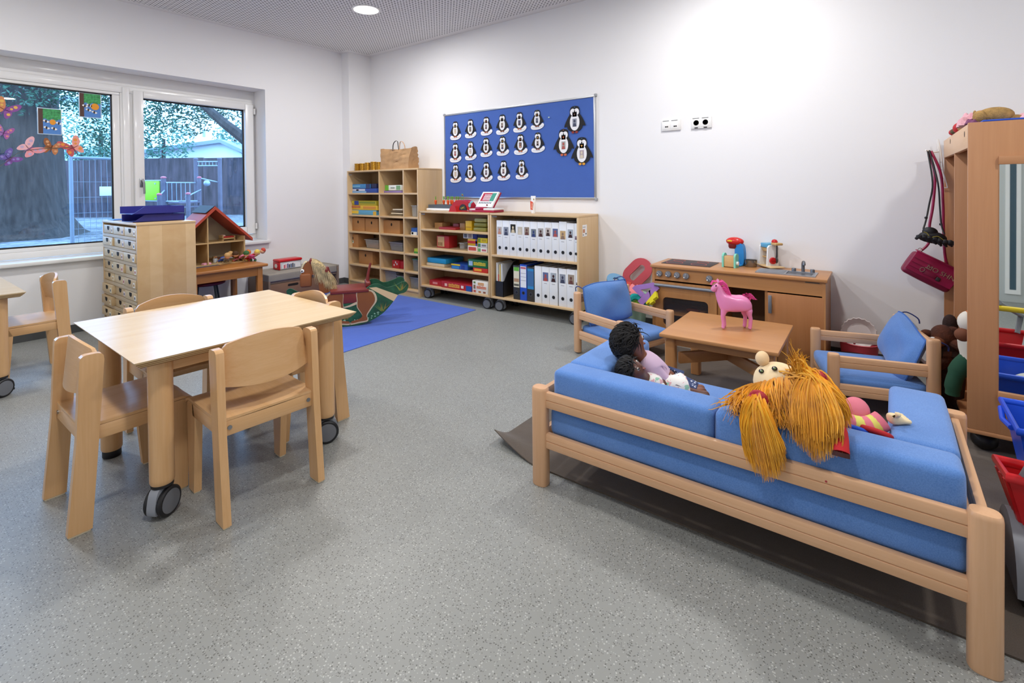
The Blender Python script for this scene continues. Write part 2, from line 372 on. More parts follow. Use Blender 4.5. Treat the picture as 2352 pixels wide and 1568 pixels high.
# fixed pane beads
wp('glazing_bead', WO[0]+.06, 1.43, 1.975, 2.00, FY+.01, FY+.06); wp('glazing_bead', WO[0]+.06, 1.43, .655, .685, FY+.01, FY+.06); wp('glazing_bead', 1.375, 1.43, .685, 1.975, FY+.01, FY+.06)
SL, SRr = 1.52, 2.575
sash = B().bb(wl(SL), wl(SL)+.075, -.03, .04, .06, 1.43, .006).bb(wl(SRr)-.085, wl(SRr), -.03, .04, .06, 1.43, .006).bb(wl(SL)+.075, wl(SRr)-.085, -.03, .04, 1.37, 1.43, .006).bb(wl(SL)+.075, wl(SRr)-.085, -.03, .04, .06, .135, .006).ob('sash', FRM, win)
GSK = pm('#101216', .6)
gk = B()
for (xa, xb, za, zb) in ((1.595, 2.49, .735, 1.97), (WO[0]+.06, 1.375, .685, 1.975)):
    t = .012; gk.bb(wl(xa), wl(xb), .015, .03, zb-.6-t, zb-.6).bb(wl(xa), wl(xb), .015, .03, za-.6, za-.6+t).bb(wl(xb)-t, wl(xb), .015, .03, za-.6, zb-.6).bb(wl(xa), wl(xa)+t, .015, .03, za-.6, zb-.6)
gk.ob('gasket', GSK, win)
wp('pane', 1.595, 2.49, .735, 1.97, FY+.03, FY+.034, gl, 0); wp('pane', WO[0]+.06, 1.375, .685, 1.975, FY+.03, FY+.034, gl, 0)
hd = B().bb(wl(1.553), wl(1.583), -.038, -.03, .56, .64, .003).ob('handle', STEEL, win)
B().cyl((wl(1.568), -.055, .62), (wl(1.568), -.038, .62), .009).tube([(wl(1.568), -.055, .625), (wl(1.578), -.058, .60), (wl(1.580), -.058, .50)], [.009, .010, .009], 10).ob('lever', STEEL, hd)
for z in (.14, 1.36): B().cyl((wl(2.585), -.035, z-.03), (wl(2.585), -.035, z+.03), .011).ob('hinge', FRM, win)
struct(B().bb(WO[0]-.02, WO[1]+.018, WY-.045, FY, .57, .60, .006).ob('window_sill', FRM), 'white window sill board')
# ---- ceiling downlights
emi, nt, b_ = newmat('lamp_diffuser'); b_.inputs['Base Color'].default_value = (1, 1, 1, 1); b_.inputs['Emission Color'].default_value = (1, .97, .93, 1); b_.inputs['Emission Strength'].default_value = 6.
LBL = ['round white downlight in the ceiling near the room corner', 'round downlight in the ceiling above the play kitchen', 'round downlight in the ceiling above the left table', 'round downlight in the ceiling above the photographer', 'added unseen downlight above the foreground table evening out the room light', 'round downlight in the ceiling by the near wall']
for (x, y), lb in zip(LAMPS, LBL):
    t = thing('ceiling_light', lb, 'ceiling light', (x, y, ZC), group='ceiling downlights')
    B().ring(ell(0, 0, .125, .125, 36), ell(0, 0, .108, .108, 36), -.006, .002, 'xy').ob('trim_ring', WHITE, t)
    B().lathe([(.001, -.003), (.108, -.003), (.108, .0)], n=36).ob('diffuser', emi, t)
    ld = bpy.data.lights.new('lamp', 'AREA'); ld.shape = 'DISK'; ld.size = .2; ld.energy = LAMP_W; ld.color = (1, .98, .965); ld.spread = R_(180)
    lo = bpy.data.objects.new('lamp', ld); COL.objects.link(lo); lo.parent = t; lo.location = (0, 0, -.012)
# ---- door seen in the mirror, on the back wall
dr = bpy.data.objects.new('door_1', None); COL.objects.link(dr); struct(dr, 'pale grey door with a narrow glass panel'); dr.location = (X0, -1.0, 0)
DG = pm('#c9cdcb', .4)
B().bb(.0, .03, -.62, .40, 0, 2.1, .004).ob('door_leaf', DG, dr)
B().bb(0, .05, .40, .47, 0, 2.16, .003).bb(0, .05, -.69, -.62, 0, 2.16, .003).bb(0, .05, -.69, .47, 2.10, 2.16, .003).ob('door_frame', WHITE, dr)
B().bb(.03, .036, .0, .045, .12, 1.95).ob('glass_panel', pm('#46606e', .1), dr)
B().bb(.03, .042, .045, .075, .08, 1.99).bb(.03, .042, -.03, .0, .08, 1.99).bb(.03, .042, .0, .045, .08, .12).ob('glazing_bar', WHITE, dr)
# ================================================================ garden outside the window
GZ = .25
sand, nt, b_ = newmat('garden_sand'); tc = nd(nt, 'ShaderNodeTexCoord')
n1 = nd(nt, 'ShaderNodeTexNoise', {'Vector': tc.outputs['Object'], 'Scale': 1.3, 'Detail': 8., 'Roughness': .7})
n2 = nd(nt, 'ShaderNodeTexNoise', {'Vector': tc.outputs['Object'], 'Scale': 14., 'Detail': 4.})
f = mth(nt, 'ADD', mth(nt, 'MULTIPLY', n1.outputs[0], .6), mth(nt, 'MULTIPLY', n2.outputs[0], .4))
nt.links.new(mixc(nt, ramp(nt, f, .38, .62), srgb('#1c1e22'), srgb('#8f8c8c')), b_.inputs['Base Color']); b_.inputs['Roughness'].default_value = .95
struct(B().grid(lambda u, v: (-22+72*u, 5.75+72*v, GZ+.10*math.sin(7*u*3)*math.sin(9*v*2)*min(1, v*4)), 40, 30).ob('ground', sand), 'sandy playground ground outside the window')
# plank wall behind the playground
pa, pb = atd(-330, 440, 19.5), atd(760, 440, 17.0)
wallo = thing('boundary_wall', 'long weathered boundary wall behind the playground', 'wall', (pa.x, pa.y, GZ-.1), math.atan2(pb.y-pa.y, pb.x-pa.x))
Lw = (pb.xy-pa.xy).length
wm, nt, b_ = newmat('weathered_boards'); tc = nd(nt, 'ShaderNodeTexCoord')
mp = nd(nt, 'ShaderNodeMapping', {'Vector': tc.outputs['Object'], 'Scale': (3., 3., .5)})
n1 = nd(nt, 'ShaderNodeTexNoise', {'Vector': mp.outputs[0], 'Scale': 1.5, 'Detail': 8., 'Roughness': .7})
nt.links.new(mixc(nt, ramp(nt, n1.outputs[0], .35, .68), srgb('#252022'), srgb('#5c4c50')), b_.inputs['Base Color']); b_.inputs['Roughness'].default_value = .9
bd = [B().bb(-1.245, 1.245, 0, .08, 0, 2.12+.01*k, .006, 1).mesh('wall_panel', wm) for k in range(3)]
k = 0; x = 1.25
while x < Lw:
    o = bpy.data.objects.new('wall_panel', bd[k % 3]); COL.objects.link(o); o.parent = wallo; o.location = (x, .006*(k % 2), 0); x += 2.5; k += 1
# big tree
bark, nt, b_ = newmat('bark'); tc = nd(nt, 'ShaderNodeTexCoord')
mp = nd(nt, 'ShaderNodeMapping', {'Vector': tc.outputs['Object'], 'Scale': (9., 9., 1.6)})
n1 = nd(nt, 'ShaderNodeTexNoise', {'Vector': mp.outputs[0], 'Scale': 1.4, 'Detail': 8., 'Roughness': .65})
nt.links.new(mixc(nt, ramp(nt, n1.outputs[0], .35, .68), srgb('#221c18'), srgb('#463c36')), b_.inputs['Base Color']); b_.inputs['Roughness'].default_value = .95
bn = nd(nt, 'ShaderNodeBump', {'Strength': .8, 'Distance': .05, 'Height': n1.outputs[0]}); nt.links.new(bn.outputs[0], b_.inputs['Normal'])
leafd = {}
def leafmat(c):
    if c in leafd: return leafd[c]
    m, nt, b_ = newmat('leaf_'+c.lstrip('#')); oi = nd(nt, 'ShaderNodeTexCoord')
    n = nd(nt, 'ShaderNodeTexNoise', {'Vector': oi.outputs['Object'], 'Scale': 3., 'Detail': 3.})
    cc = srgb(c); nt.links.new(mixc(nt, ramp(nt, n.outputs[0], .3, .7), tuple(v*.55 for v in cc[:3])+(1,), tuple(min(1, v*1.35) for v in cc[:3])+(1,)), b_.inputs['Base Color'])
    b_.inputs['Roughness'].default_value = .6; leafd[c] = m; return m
def leafcloud(b, c, rad, n, size, rnd):
    for i in range(n):
        while True:
            p = V((rnd.uniform(-1, 1), rnd.uniform(-1, 1), rnd.uniform(-1, 1)))
            if p.length < 1: break
        p = V((p.x*rad[0], p.y*rad[1], p.z*rad[2]))+V(c); s = size*rnd.uniform(.6, 1.3)
        e = Euler((rnd.uniform(0, 6), rnd.uniform(0, 6), rnd.uniform(0, 6))).to_matrix()
        b.add([p+e@V(q) for q in ((0, -s, 0), (.42*s, 0, .1*s), (0, s, 0), (-.42*s, 0, .1*s))], [(0, 1, 2, 3)])
tb = onz(18, 548, GZ); rnd = random.Random(3)
tree = thing('chestnut_tree', 'huge thick tree trunk right outside the left pane with leaves overhead', 'tree', (tb.x, tb.y, GZ))
prof = [(1.35, -.1), (1.08, .08), (.93, .35), (.84, .9), (.77, 1.8), (.73, 2.6), (.80, 3.4), (.6, 4.6)]
bm_ = B().lathe(prof, n=28)
for i, p in enumerate(bm_.v):
    a = math.atan2(p[1], p[0]); k = 1+.05*math.sin(5*a+p[2])+.03*math.sin(9*a-2*p[2])+(.14*max(0, .5-p[2])*math.sin(4*a+1)); bm_.v[i] = (p[0]*k, p[1]*k, p[2])
bm_.ob('trunk', bark, tree, 60)
W2 = lambda x, y, D: atd(x, y, D)-V((tb.x, tb.y, GZ))
br = B()
br.tube([W2(60, 150, 8.6), W2(200, 175, 9), W2(300, 150, 10)], [.2, .12, .05], 8)
br.tube([W2(415, 210, 9.5), W2(470, 243, 9.3), W2(515, 283, 9.1), W2(570, 325, 8.9)], [.05, .075, .09, .11], 8)
br.ob('branch', bark, tree)
lf = B()
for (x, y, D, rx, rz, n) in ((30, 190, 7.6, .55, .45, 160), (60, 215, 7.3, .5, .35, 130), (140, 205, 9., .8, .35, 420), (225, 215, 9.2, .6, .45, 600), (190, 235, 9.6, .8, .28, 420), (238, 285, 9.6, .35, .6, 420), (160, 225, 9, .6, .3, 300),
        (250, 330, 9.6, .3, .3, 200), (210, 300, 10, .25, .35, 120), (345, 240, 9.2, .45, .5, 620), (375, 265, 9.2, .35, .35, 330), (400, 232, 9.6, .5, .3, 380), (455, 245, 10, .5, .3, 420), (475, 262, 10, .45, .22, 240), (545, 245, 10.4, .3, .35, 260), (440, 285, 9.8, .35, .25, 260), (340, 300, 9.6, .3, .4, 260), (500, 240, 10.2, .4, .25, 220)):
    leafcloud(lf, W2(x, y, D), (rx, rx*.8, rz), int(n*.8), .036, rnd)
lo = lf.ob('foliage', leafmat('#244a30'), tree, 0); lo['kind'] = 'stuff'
# far shrub-trees over the wall
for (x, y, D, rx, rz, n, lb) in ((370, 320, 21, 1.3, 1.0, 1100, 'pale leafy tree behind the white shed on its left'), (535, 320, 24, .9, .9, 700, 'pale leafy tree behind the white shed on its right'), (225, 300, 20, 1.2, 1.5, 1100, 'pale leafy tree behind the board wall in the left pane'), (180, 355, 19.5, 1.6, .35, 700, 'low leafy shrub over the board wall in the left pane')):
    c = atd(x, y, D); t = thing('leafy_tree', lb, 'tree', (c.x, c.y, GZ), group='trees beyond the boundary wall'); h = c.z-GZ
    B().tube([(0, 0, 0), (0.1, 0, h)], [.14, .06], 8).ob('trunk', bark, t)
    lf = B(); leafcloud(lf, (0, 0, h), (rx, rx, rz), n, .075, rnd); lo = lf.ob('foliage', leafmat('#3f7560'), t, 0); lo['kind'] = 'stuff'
# white shed and houses
def house(name, label, px, py_eave, D, wpx, ridge, col, rz=.6, win=()):
    c = atd(px, 440, D); k = D/CF; wdt = wpx*k; he = (440-py_eave)*k+CH-GZ; hr = (440-ridge)*k+CH-GZ
    t = thing(name, label, 'building', (c.x, c.y, GZ), YAW-PI/2)
    B().bb(-wdt/2, wdt/2, 0, 5, 0, he).prism([(-wdt/2, he), (wdt/2, he), (wdt*.33, hr)], 0, 5).ob('walls', pm(col, .8), t, 0)
    rf = B()
    for (xa, za, xb, zb) in ((-wdt/2-.3, he-.05, wdt*.33, hr), (wdt*.33, hr, wdt/2+.3, he-.05)):
        rf.prism([(xa, za), (xb, zb), (xb, zb+.16), (xa, za+.16)], -.35, 5.2)
    rf.ob('roof', pm('#8f97a5', .7), t, 0)
    for (a, b2, c2, d2) in win: B().bb(a*k, b2*k, -.03, .0, (440-d2)*k+CH-GZ, (440-c2)*k+CH-GZ).ob('window_pane', pm('#9fb4c4', .3), t, 0)
    return t
house('white_shed', 'low white building with sloping roof behind the board wall', 437, 357, 23, 240, 333, '#f2f4f4', win=((-10, -1, 366, 381),))
house('apartment_house', 'tall white building far behind the shed', 462, 200, 45, 130, 190, '#f4f6f6', win=((6, 12, 303, 318), (6, 12, 262, 275)))
house('apartment_house', 'tall pale house between the leaves in the left pane', 158, 235, 40, 30, 225, '#dff2ea')
house('garage', 'low pale building seen past the trunk in the left pane', 150, 358, 30, 120, 348, '#cfe6ea')
# mesh fence panel
fp = ony(163, 400, 8.2*1.0); D = (fp-cC).dot(cF)
fe = thing('site_fence', 'pale wire mesh fence panel with tubular posts in the left pane', 'fence', (fp.x, fp.y, GZ), 0.)
fpm = pm('#767c84', .5, .3)
ht = (ony(163, 356, 8.2).z-GZ)
for x in (0, .66): B().cyl((x, 0, -.05), (x, 0, ht), .021).ob('post', fpm, fe)
B().cyl((0, 0, ht-.03), (.66, 0, ht-.03), .019).ob('rail', fpm, fe); B().cyl((0, 0, .12), (.66, 0, .12), .019).ob('rail', fpm, fe)
wr = B()
for i in range(1, 11): wr.tube([(i*.0605, 0, .1), (i*.0605, 0, ht-.03)], .0022, 4, cap=False)
for z in [.2+.2*i for i in range(int((ht-.25)/.2))]: wr.tube([(0, 0, z), (.66, 0, z)], .0022, 4, cap=False)
wr.ob('wire_mesh', fpm, fe)['kind'] = 'stuff'
B().bb(.28, .42, -.012, -.004, ht-.52, ht-.40, .002).ob('sign_plate', pm('#cfe3ea', .5), fe)
# playground
pg0 = atd(437, 440, 13.5)
pg = thing('climbing_frame', 'playground climbing frame with red capped posts and green panel', 'playground', (pg0.x, pg0.y, GZ), YAW-PI/2)
K = 13.5/CF; PX = lambda x: (x-437)*K; PZ = lambda y: (440-y)*K+CH-GZ
gm = pm('#5c5560', .7, var=.2, vs=4.); redc = pm('#b0525c', .5); gal = pm('#8f98a0', .4, .4)
for (x, y, r, yo) in ((408, 365, .055, .8), (466, 365, .055, .8), (376, 411, .062, 0), (437, 411, .05, .4), (413.5, 449, .05, -.8), (476, 448, .05, -.8)):
    p = B().cyl((PX(x), yo, -.1), (PX(x), yo, PZ(y)), r, n=14).ob('post', gm, pg)
    B().lathe([(r+.008, 0), (r+.008, .03), (r*.6, .05), (.001, .055)], (PX(x), yo, PZ(y)-.01), 14).ob('post_cap', redc if yo < .7 else gm, p)
for (xa, ya, xb, yb, oa, ob_) in ((412, 371, 462, 371, .8, .8), (412, 381, 462, 381, .8, .8), (333, 417, 372, 417, 0, 0), (333, 463, 410, 466, 0, 0), (381, 422, 410, 422, 0, .8), (378, 439, 410, 456, 0, -.8), (440, 439, 470, 455, .4, -.8), (434, 412, 412, 419, .4, .8), (440, 412, 460, 421, .4, .8), (380, 465, 412, 466, 0, .8)):
    B().tube([(PX(xa), oa, PZ(ya)), (PX(xb), ob_, PZ(yb))], .018, 8).ob('rail', gal, pg)
for i in range(6): B().cyl((PX(384+5*i), .1*i, PZ(465)), (PX(384+5*i), .1*i, PZ(422)), .009, n=8).ob('baluster', gal, pg)
for i in range(6): B().cyl((PX(415+8.5*i), .8, PZ(381)), (PX(415+8.5*i), .8, PZ(371)), .009, n=8).ob('baluster', gal, pg)
B().bb(PX(330), PX(367), -.02, .02, PZ(462), PZ(418), .01).ob('green_panel', pm('#8fc01a', .45), pg)
for y in (424, 458): B().cyl((PX(358), -.03, PZ(y)), (PX(358), -.018, PZ(y)), .02, n=10).ob('bolt', gal, pg)
B().sph((PX(460), .3, PZ(424)), .085, 14, 10).ob('steel_ball', gal, pg)
for z in (468, 478): B().bb(PX(415), PX(440), -.5, .4, PZ(z)-.02, PZ(z)+.02, .005).ob('step', gm, pg)
# ---- pictures and butterflies on the inside of the fixed pane
PY = 5.418
def winpic(label, quad, bees, nest):
    P = [ony(*q, PY) for q in quad]; c = (P[0]+P[1]+P[2]+P[3])/4
    wdt = ((P[1]-P[0]).length+(P[2]-P[3]).length)/2; hh = ((P[3]-P[0]).length+(P[2]-P[1]).length)/2
    t = thing('window_picture', label, 'picture', (c.x, PY, c.z), group='laminated bee pictures on the window')
    X = lambda u: (u-.5)*wdt; Z = lambda v: (v-.5)*hh
    B().bb(-wdt/2-.006, wdt/2+.006, 0, .003, -hh/2-.006, hh/2+.006, .001).ob('laminate', pm('#cfe0ee', .2), t)
    B().bb(-wdt/2, wdt/2, -.001, 0, -hh/2, hh/2).ob('blue_ground', pm('#4f87cf', .5), t, 0)
    B().bb(-wdt/2, X(.2), -.002, -.001, -hh/2, hh/2).ob('painted_trunk', pm('#5a4038', .7), t, 0)
    B().prism([(X(.2), Z(1))]+[(X(.2+.8*i/8), Z(.58+.04*math.sin(i*1.9))) for i in range(9)]+[(X(1), Z(1))], -.002, -.001).ob('painted_leaves', pm('#3f9a5a', .6, var=.5, vs=60.), t, 0)
    B().prism(ell(X(nest[0]), Z(nest[1]), nest[2]*wdt, nest[3]*hh), -.003, -.002).ob('painted_hive', pm('#ee9c28', .6), t, 0)
    for (u, v) in bees:
        bb_ = B().prism(ell(X(u)-.006, Z(v)+.004, .012, .008, 12), -.003, -.002).prism(ell(X(u)+.008, Z(v)-.004, .012, .008, 12), -.003, -.002).ob('painted_bee', WHITE, t, 0)
        B().prism(ell(X(u), Z(v), .006, .012, 12), -.004, -.003).ob('stripe', pm('#3a2b20', .6), bb_, 0)
q4 = lambda x, y: (x/7.127, 180+y/7.127)
winpic('laminated bee picture with round hive, lower one on the left pane', [q4(632, 485), q4(1003, 520), q4(990, 925), q4(620, 890)], ((.33, .5), (.9, .45), (.35, .24), (.68, .22)), (.63, .48, .14, .11))
winpic('laminated bee picture with wide orange hive, upper one near the mullion', [q4(1300, 238), q4(1645, 268), q4(1648, 645), q4(1308, 622)], ((.24, .46), (.44, .5), (.4, .3), (.68, .22)), (.72, .46, .2, .14))
def butterfly(label, px, py, s, tilt, cols):
    c = ony(px, py, PY); t = thing('paper_butterfly', label, 'butterfly', (c.x, PY-.004, c.z), group='paper butterflies hung in the window', rot=(0, tilt, 0), scale=s)
    for sg, col in ((-1, cols[0]), (1, cols[1])):
        up = [(0, .1), (.2, .55), (.55, .95), (.8, .9), (.78, .45), (.5, .08), (0, -.02)]; dn = [(0, .02), (.5, .05), (.62, -.25), (.5, -.65), (.25, -.55), (0, -.1)]
        w_ = B()
        for sh in (up, dn): w_.prism([(sg*p[0], p[1]) for p in smoothpts(sh, 4)], -.01, .01)
        wo = w_.ob('wing', pm(col, .6), t, 0)
        d_ = B()
        for (a, b2, r) in ((.5, .6, .14), (.35, .3, .1), (.42, -.25, .13)): d_.prism(ell(sg*a, b2, r, r, 12), -.018, -.01)
        d_.ob('wing_spot', pm(cols[2], .6), wo, 0)
    B().tube([(0, -.014, -.5), (0, -.014, .35)], [.04, .06], 8).ob('body', pm(cols[3], .6), t)
for a in (('purple and orange butterfly at the left picture edge, topmost of the chain', 10, 252, .085, .5, ('#d58a5a', '#8d4f9c', '#e8b85a', '#7a4a8a')), ('lilac butterfly below the topmost butterfly', 8, 306, .06, .3, ('#9a6cb0', '#a45fa5', '#e08a8a', '#5a3a6a')), ('violet butterfly low at the left picture edge', 18, 364, .07, .9, ('#6a58a8', '#7a4a9a', '#8f86c8', '#4a3a6a')),
          ('pink and white butterfly with spotted wings before the trunk', 66, 342, .085, .9, ('#efb7bd', '#ec9aa2', '#c4a8c8', '#8a5a8a')), ('brown butterfly left of the pair near the trunk edge', 118, 340, .072, .25, ('#9a5a2c', '#c07a4a', '#d8a070', '#6a3a20')), ('red and peach butterfly at the right end of the chain', 168, 340, .09, -.5, ('#c85a5c', '#f0a090', '#e8943c', '#9a3a50')), ('dark blue butterfly half hidden at the left picture edge', -2, 356, .05, .6, ('#2b3a66', '#2f4470', '#4a5a90', '#22304a'))):
    butterfly(*a)
ch = [ony(*p, PY-.008) for p in ((-20, 395), (10, 375), (40, 352), (70, 344), (100, 341), (130, 340), (170, 337))]
tag(B().tube([p for p in ch], .002, 5).ob('string', pm('#6d6a62', .7)), 'thin string carrying the paper butterflies across the pane', 'string')
# ================================================================ tables and chairs
PLY = pm('#8a6238', .6); PLYL = pm('#dcc294', .5)
CASG = pm('#8f949c', .35); CASB = pm('#141418', .45); CASD = pm('#6d7076', .4)
def caster(parent, at, rz, r=.05, braked=True, h=None):
    """twin-wheel furniture caster standing on z=0 of its parent"""
    h = h or 2*r+.02; c, s = math.cos(rz), math.sin(rz); m = MX.Translation(V(at)) @ MX.Rotation(rz, 4, 'Z')
    q = B(); hz = r
    # wheel axis = local y
    body = B().prism(smoothpts([(-.5*r, hz*2+.004), (.6*r, hz*2+.004), (.95*r, hz*1.3), (.93*r, hz*.45), (.0, hz*.6), (-.6*r, hz*1.1)], 4, True), -.016, .016, 'xz', m).ob('caster_body', CASG, parent)
    for sg in (-1, 1):
        wh = B(); y0, y1 = sg*.017, sg*.033
        prof = [(r*.55, y0), (r*.96, y0), (r, y0+(y1-y0)*.3), (r, y0+(y1-y0)*.75), (r*.9, y1), (r*.80, y1)]
        rot = MX.Rotation(-PI/2, 3, 'X')
        wh.lathe([(p[0], p[1]) for p in prof], n=28, rot=rot)
        wh.v = [tuple(m @ V((p[0], p[1], p[2]+hz))) for p in wh.v]
        wo = wh.ob('wheel', CASB, body)
        hb = B().lathe([(r*.80, y1-sg*.003), (r*.78, y1), (.001, y1+sg*.002)], n=28, rot=rot); hb.v = [tuple(m @ V((p[0], p[1], p[2]+hz))) for p in hb.v]
        hb.ob('hubcap', CASD, body)
    B().cyl(m @ V((0, 0, hz*2)), m @ V((0, 0, h)), .014, n=14).ob('stem', CASB, body)
    if braked:
        lv = B().prism([(-r*1.25, hz*.55), (-r*.8, hz*.95), (-r*.5, hz*1.0), (-r*.5, hz*.5), (-r*1.2, hz*.35)], -.014, .014, 'xz', m); lv.ob('brake_lever', CASB, body)
    return body
def square_table(name, label, loc, rz, legs=('c', 'f', 'c', 'f'), crz=0.):
    t = thing(name, label, 'table', loc, rz)
    W = .41; H = .575
    def slab(i0, i1, z0, z1, k0, k1):
        b = B(); b.add([(sx*i, sy*i, z) for i, z in ((i0, z0), (i1, z1)) for sx, sy in ((-1, -1), (1, -1), (1, 1), (-1, 1))], [(3, 2, 1, 0), (4, 5, 6, 7)]+[(i, (i+1) % 4, 4+(i+1) % 4, 4+i) for i in range(4)]); return b
    # bevelled plywood edge, ply by ply
    n = 7; tot = .026
    for i in range(n):
        z0 = H-tot+tot*i/n; z1 = H-tot+tot*(i+1)/n; f0 = W-.022*(1-i/n)**1.3; f1 = W-.022*(1-(i+1)/n)**1.3
        if i == n-1: slab(f0, f1, z0, z1, 0, 0).ob('tabletop', TOP('x'), t, 0)
        else: slab(f0, f1, z0, z1, 0, 0).ob('plywood_layer', PLYL if i % 2 else PLY, t, 0)
    k = 0
    for (sx, sy), ty in zip(((-1, -1), (1, -1), (1, 1), (-1, 1)), legs):
        x, y = sx*.312, sy*.312; zb = .115 if ty == 'c' else .03
        lg = B().lathe([(.034, zb), (.037, zb+.006), (.0375, zb+.02), (.0375, H-tot)], (x, y, 0), 28).ob('leg', BIR('z'), t)
        if ty == 'c':
            B().lathe([(.034, zb-.01), (.034, zb)], (x, y, 0), 24).ob('leg_collar', CASB, lg); caster(t, (x, y, 0), crz[k] if isinstance(crz, tuple) else crz, .05, True, zb-.008); k += 1
        else: B().lathe([(.031, 0), (.033, .004), (.033, zb)], (x, y, 0), 24).ob('foot_pad', CASB, lg)
    for s_ in (-1, 1): B().bb(-.28, .28, s_*.325, s_*.305, H-.075, H-tot).ob('apron', BIR('x'), t, 0); B().bb(s_*.325, s_*.305, -.28, .28, H-.075, H-tot).ob('apron', BIR('y'), t, 0)
    return t
c0 = [onz(*p, .575) for p in ((180.2, 738.9), (616, 665.7), (810, 717), (313.5, 833.8))]; ctr = (c0[0]+c0[1]+c0[2]+c0[3])/4
e0 = (c0[2]-c0[3]); arz = math.atan2(e0.y, e0.x)
square_table('children_table', 'square birch table in the foreground with four small chairs', (ctr.x, ctr.y, 0), arz, ('c', 'c', 'f', 'f'), (R_(212), R_(-25)))
square_table('children_table', 'square birch table cut off at the left picture edge', (.565-.41, 3.791+.41, 0), 0, ('f', 'c', 'f', 'c'), R_(-150))
def make_chair(label):
    t = thing('children_chair', label, 'chair', group='small wooden chairs')
    for sx in (-1, 1):
        x0 = sx*.180; x1 = x0-sx*.026
        pts = [(-.192, .006), (-.128, .006), (-.106, .30), (-.088, .56)]+[(-.088-.018*(1-math.cos(a)), .568+.018*math.sin(a)) for a in (.4, .9, 1.57)]+[(-.135, .586)]+[(-.135-.018*math.sin(a), .568+.018*math.cos(a)) for a in (.5, 1., 1.57)]+[(-.165, .30)]
        po = B().prism(pts, x0, x1, 'yz').ob('post', BIR('z'), t, 20)
        B().bb(x0-sx*.003, x1+sx*.003, -.188, -.132, 0, .006).ob('glide', pm('#e6d8b8', .7), po)
        f0 = sx*.172; f1 = f0-sx*.026
        pts = [(.108, .006), (.158, .006), (.166, .30)]+[(.166-.022*(1-math.cos(a)), .318+.022*math.sin(a)) for a in (.5, 1., 1.57)]+[(.105, .340), (.085, .29)]
        fl = B().prism(pts, f0, f1, 'yz').ob('leg', BIR('z'), t, 20)
        B().bb(f0-sx*.003, f1+sx*.003, .112, .154, 0, .006).ob('glide', pm('#e6d8b8', .7), fl)
        B().bb(sx*.150, sx*.172, -.125, .112, .292, .340, .003).ob('seat_rail', BIR('y'), t)
    br = B().bb(-.156, .156, -.150, -.128, .290, .345, .003).ob('back_rail', BIR('x'), t)
    for sx in (-1, 1): B().cyl((sx*.14, -.153, .318), (sx*.14, -.149, .318), .0075, n=14).ob('screw', STEEL, br)
    B().bb(-.148, .148, .118, .140, .295, .338, .003).ob('front_rail', BIR('x'), t)
    def seat(u, v):
        x = (u-.5)*.345; y = -.150+.335*v
        z = .352-.010*math.exp(-((x/.12)**2))*math.exp(-((v-.35)/.28)**2)+.004*math.exp(-((x/.04)**2))*(v > .5)*(v-.5)*2-.020*max(0, (v-.86)/.14)**2
        return (x, y, z)
    B().grid(seat, 18, 18, (0, 0, -.010)).ob('seat', BIR('y'), t, 50)
    def back(u, v):
        x = (u-.5)*.308; a = abs(x)/.154; y0 = -.112-.035*(1-a*a)
        zt = .584+.032*(1-a*a); zb = .452-.016*(1-a*a)
        if a > .86: zt -= .045*((a-.86)/.14)**2
        return (x, y0+.03*(v-.5)*.6, zb+(zt-zb)*v)
    B().grid(back, 28, 8, (0, .011, 0)).ob('backrest', BIR('x'), t, 50)
    return t
ch0 = make_chair('small wooden chair at the left side of the foreground table, nearest the camera'); ch0.location = (.588, 2.285, 0); ch0.rotation_euler = (0, 0, -PI/2)
dup(ch0, (.905, 1.925, 0), R_(-3), 'small wooden chair with its back to the camera at the front of the foreground table')
dup(ch0, (1.262, 2.285, 0), R_(88), 'small wooden chair on the right side of the foreground table beside the rocking horse')
p3_ = onz(388, 690, .59)
dup(ch0, (p3_.x, p3_.y-.125, 0), PI+R_(-2), 'small wooden chair behind the foreground table in front of the drawer cabinet')
dup(ch0, (.625, 4.19, 0), R_(90), 'small wooden chair at the left picture edge table below the window')
# ================================================================ drawer cabinet
CX0, CX1, CY0, CY1, CZ0, CZ1 = 1.217, 1.598, 4.29, 5.10, .10, .892
dc = thing('drawer_cabinet', 'birch cabinet with eight rows of three small drawers under the window', 'cabinet', (CX0, CY0, 0))
cw, cd = CX1-CX0, CY1-CY0
PANEL, nt, b_ = newmat('veneer_stripes'); tc = nd(nt, 'ShaderNodeTexCoord'); sx_ = nd(nt, 'ShaderNodeSeparateXYZ', {0: tc.outputs['Object']})
st = mth(nt, 'FLOOR', mth(nt, 'MULTIPLY', sx_.outputs[0], 12.8))
wn = nd(nt, 'ShaderNodeTexWhiteNoise', {'W': st}, noise_dimensions='1D')
mp = nd(nt, 'ShaderNodeMapping', {'Vector': tc.outputs['Object'], 'Scale': (5., 5., 7.)}); nz = nd(nt, 'ShaderNodeTexNoise', {'Vector': mp.outputs[0], 'Scale': 1.4, 'Detail': 4., 'Distortion': .8})
ff = mth(nt, 'ADD', mth(nt, 'MULTIPLY', wn.outputs[0], .45), mth(nt, 'MULTIPLY', nz.outputs[0], .75))
nt.links.new(mixc(nt, ramp(nt, ff, .25, .95), srgb('#d3b487'), srgb('#bd9765')), b_.inputs['Base Color']); b_.inputs['Roughness'].default_value = .42
B().bb(.0, cw, 0, .018, CZ0, CZ1-.018, .002).ob('side_panel', PANEL, dc); B().bb(0, cw, cd-.018, cd, CZ0, CZ1-.018, .002).ob('side_panel', SHF('z'), dc)
B().bb(-.002, cw+.002, -.002, cd+.002, CZ1-.018, CZ1, .003).ob('top_panel', SHF('x'), dc); B().bb(.01, cw, .018, cd-.018, CZ0, CZ0+.018).ob('bottom_panel', SHF('y'), dc)
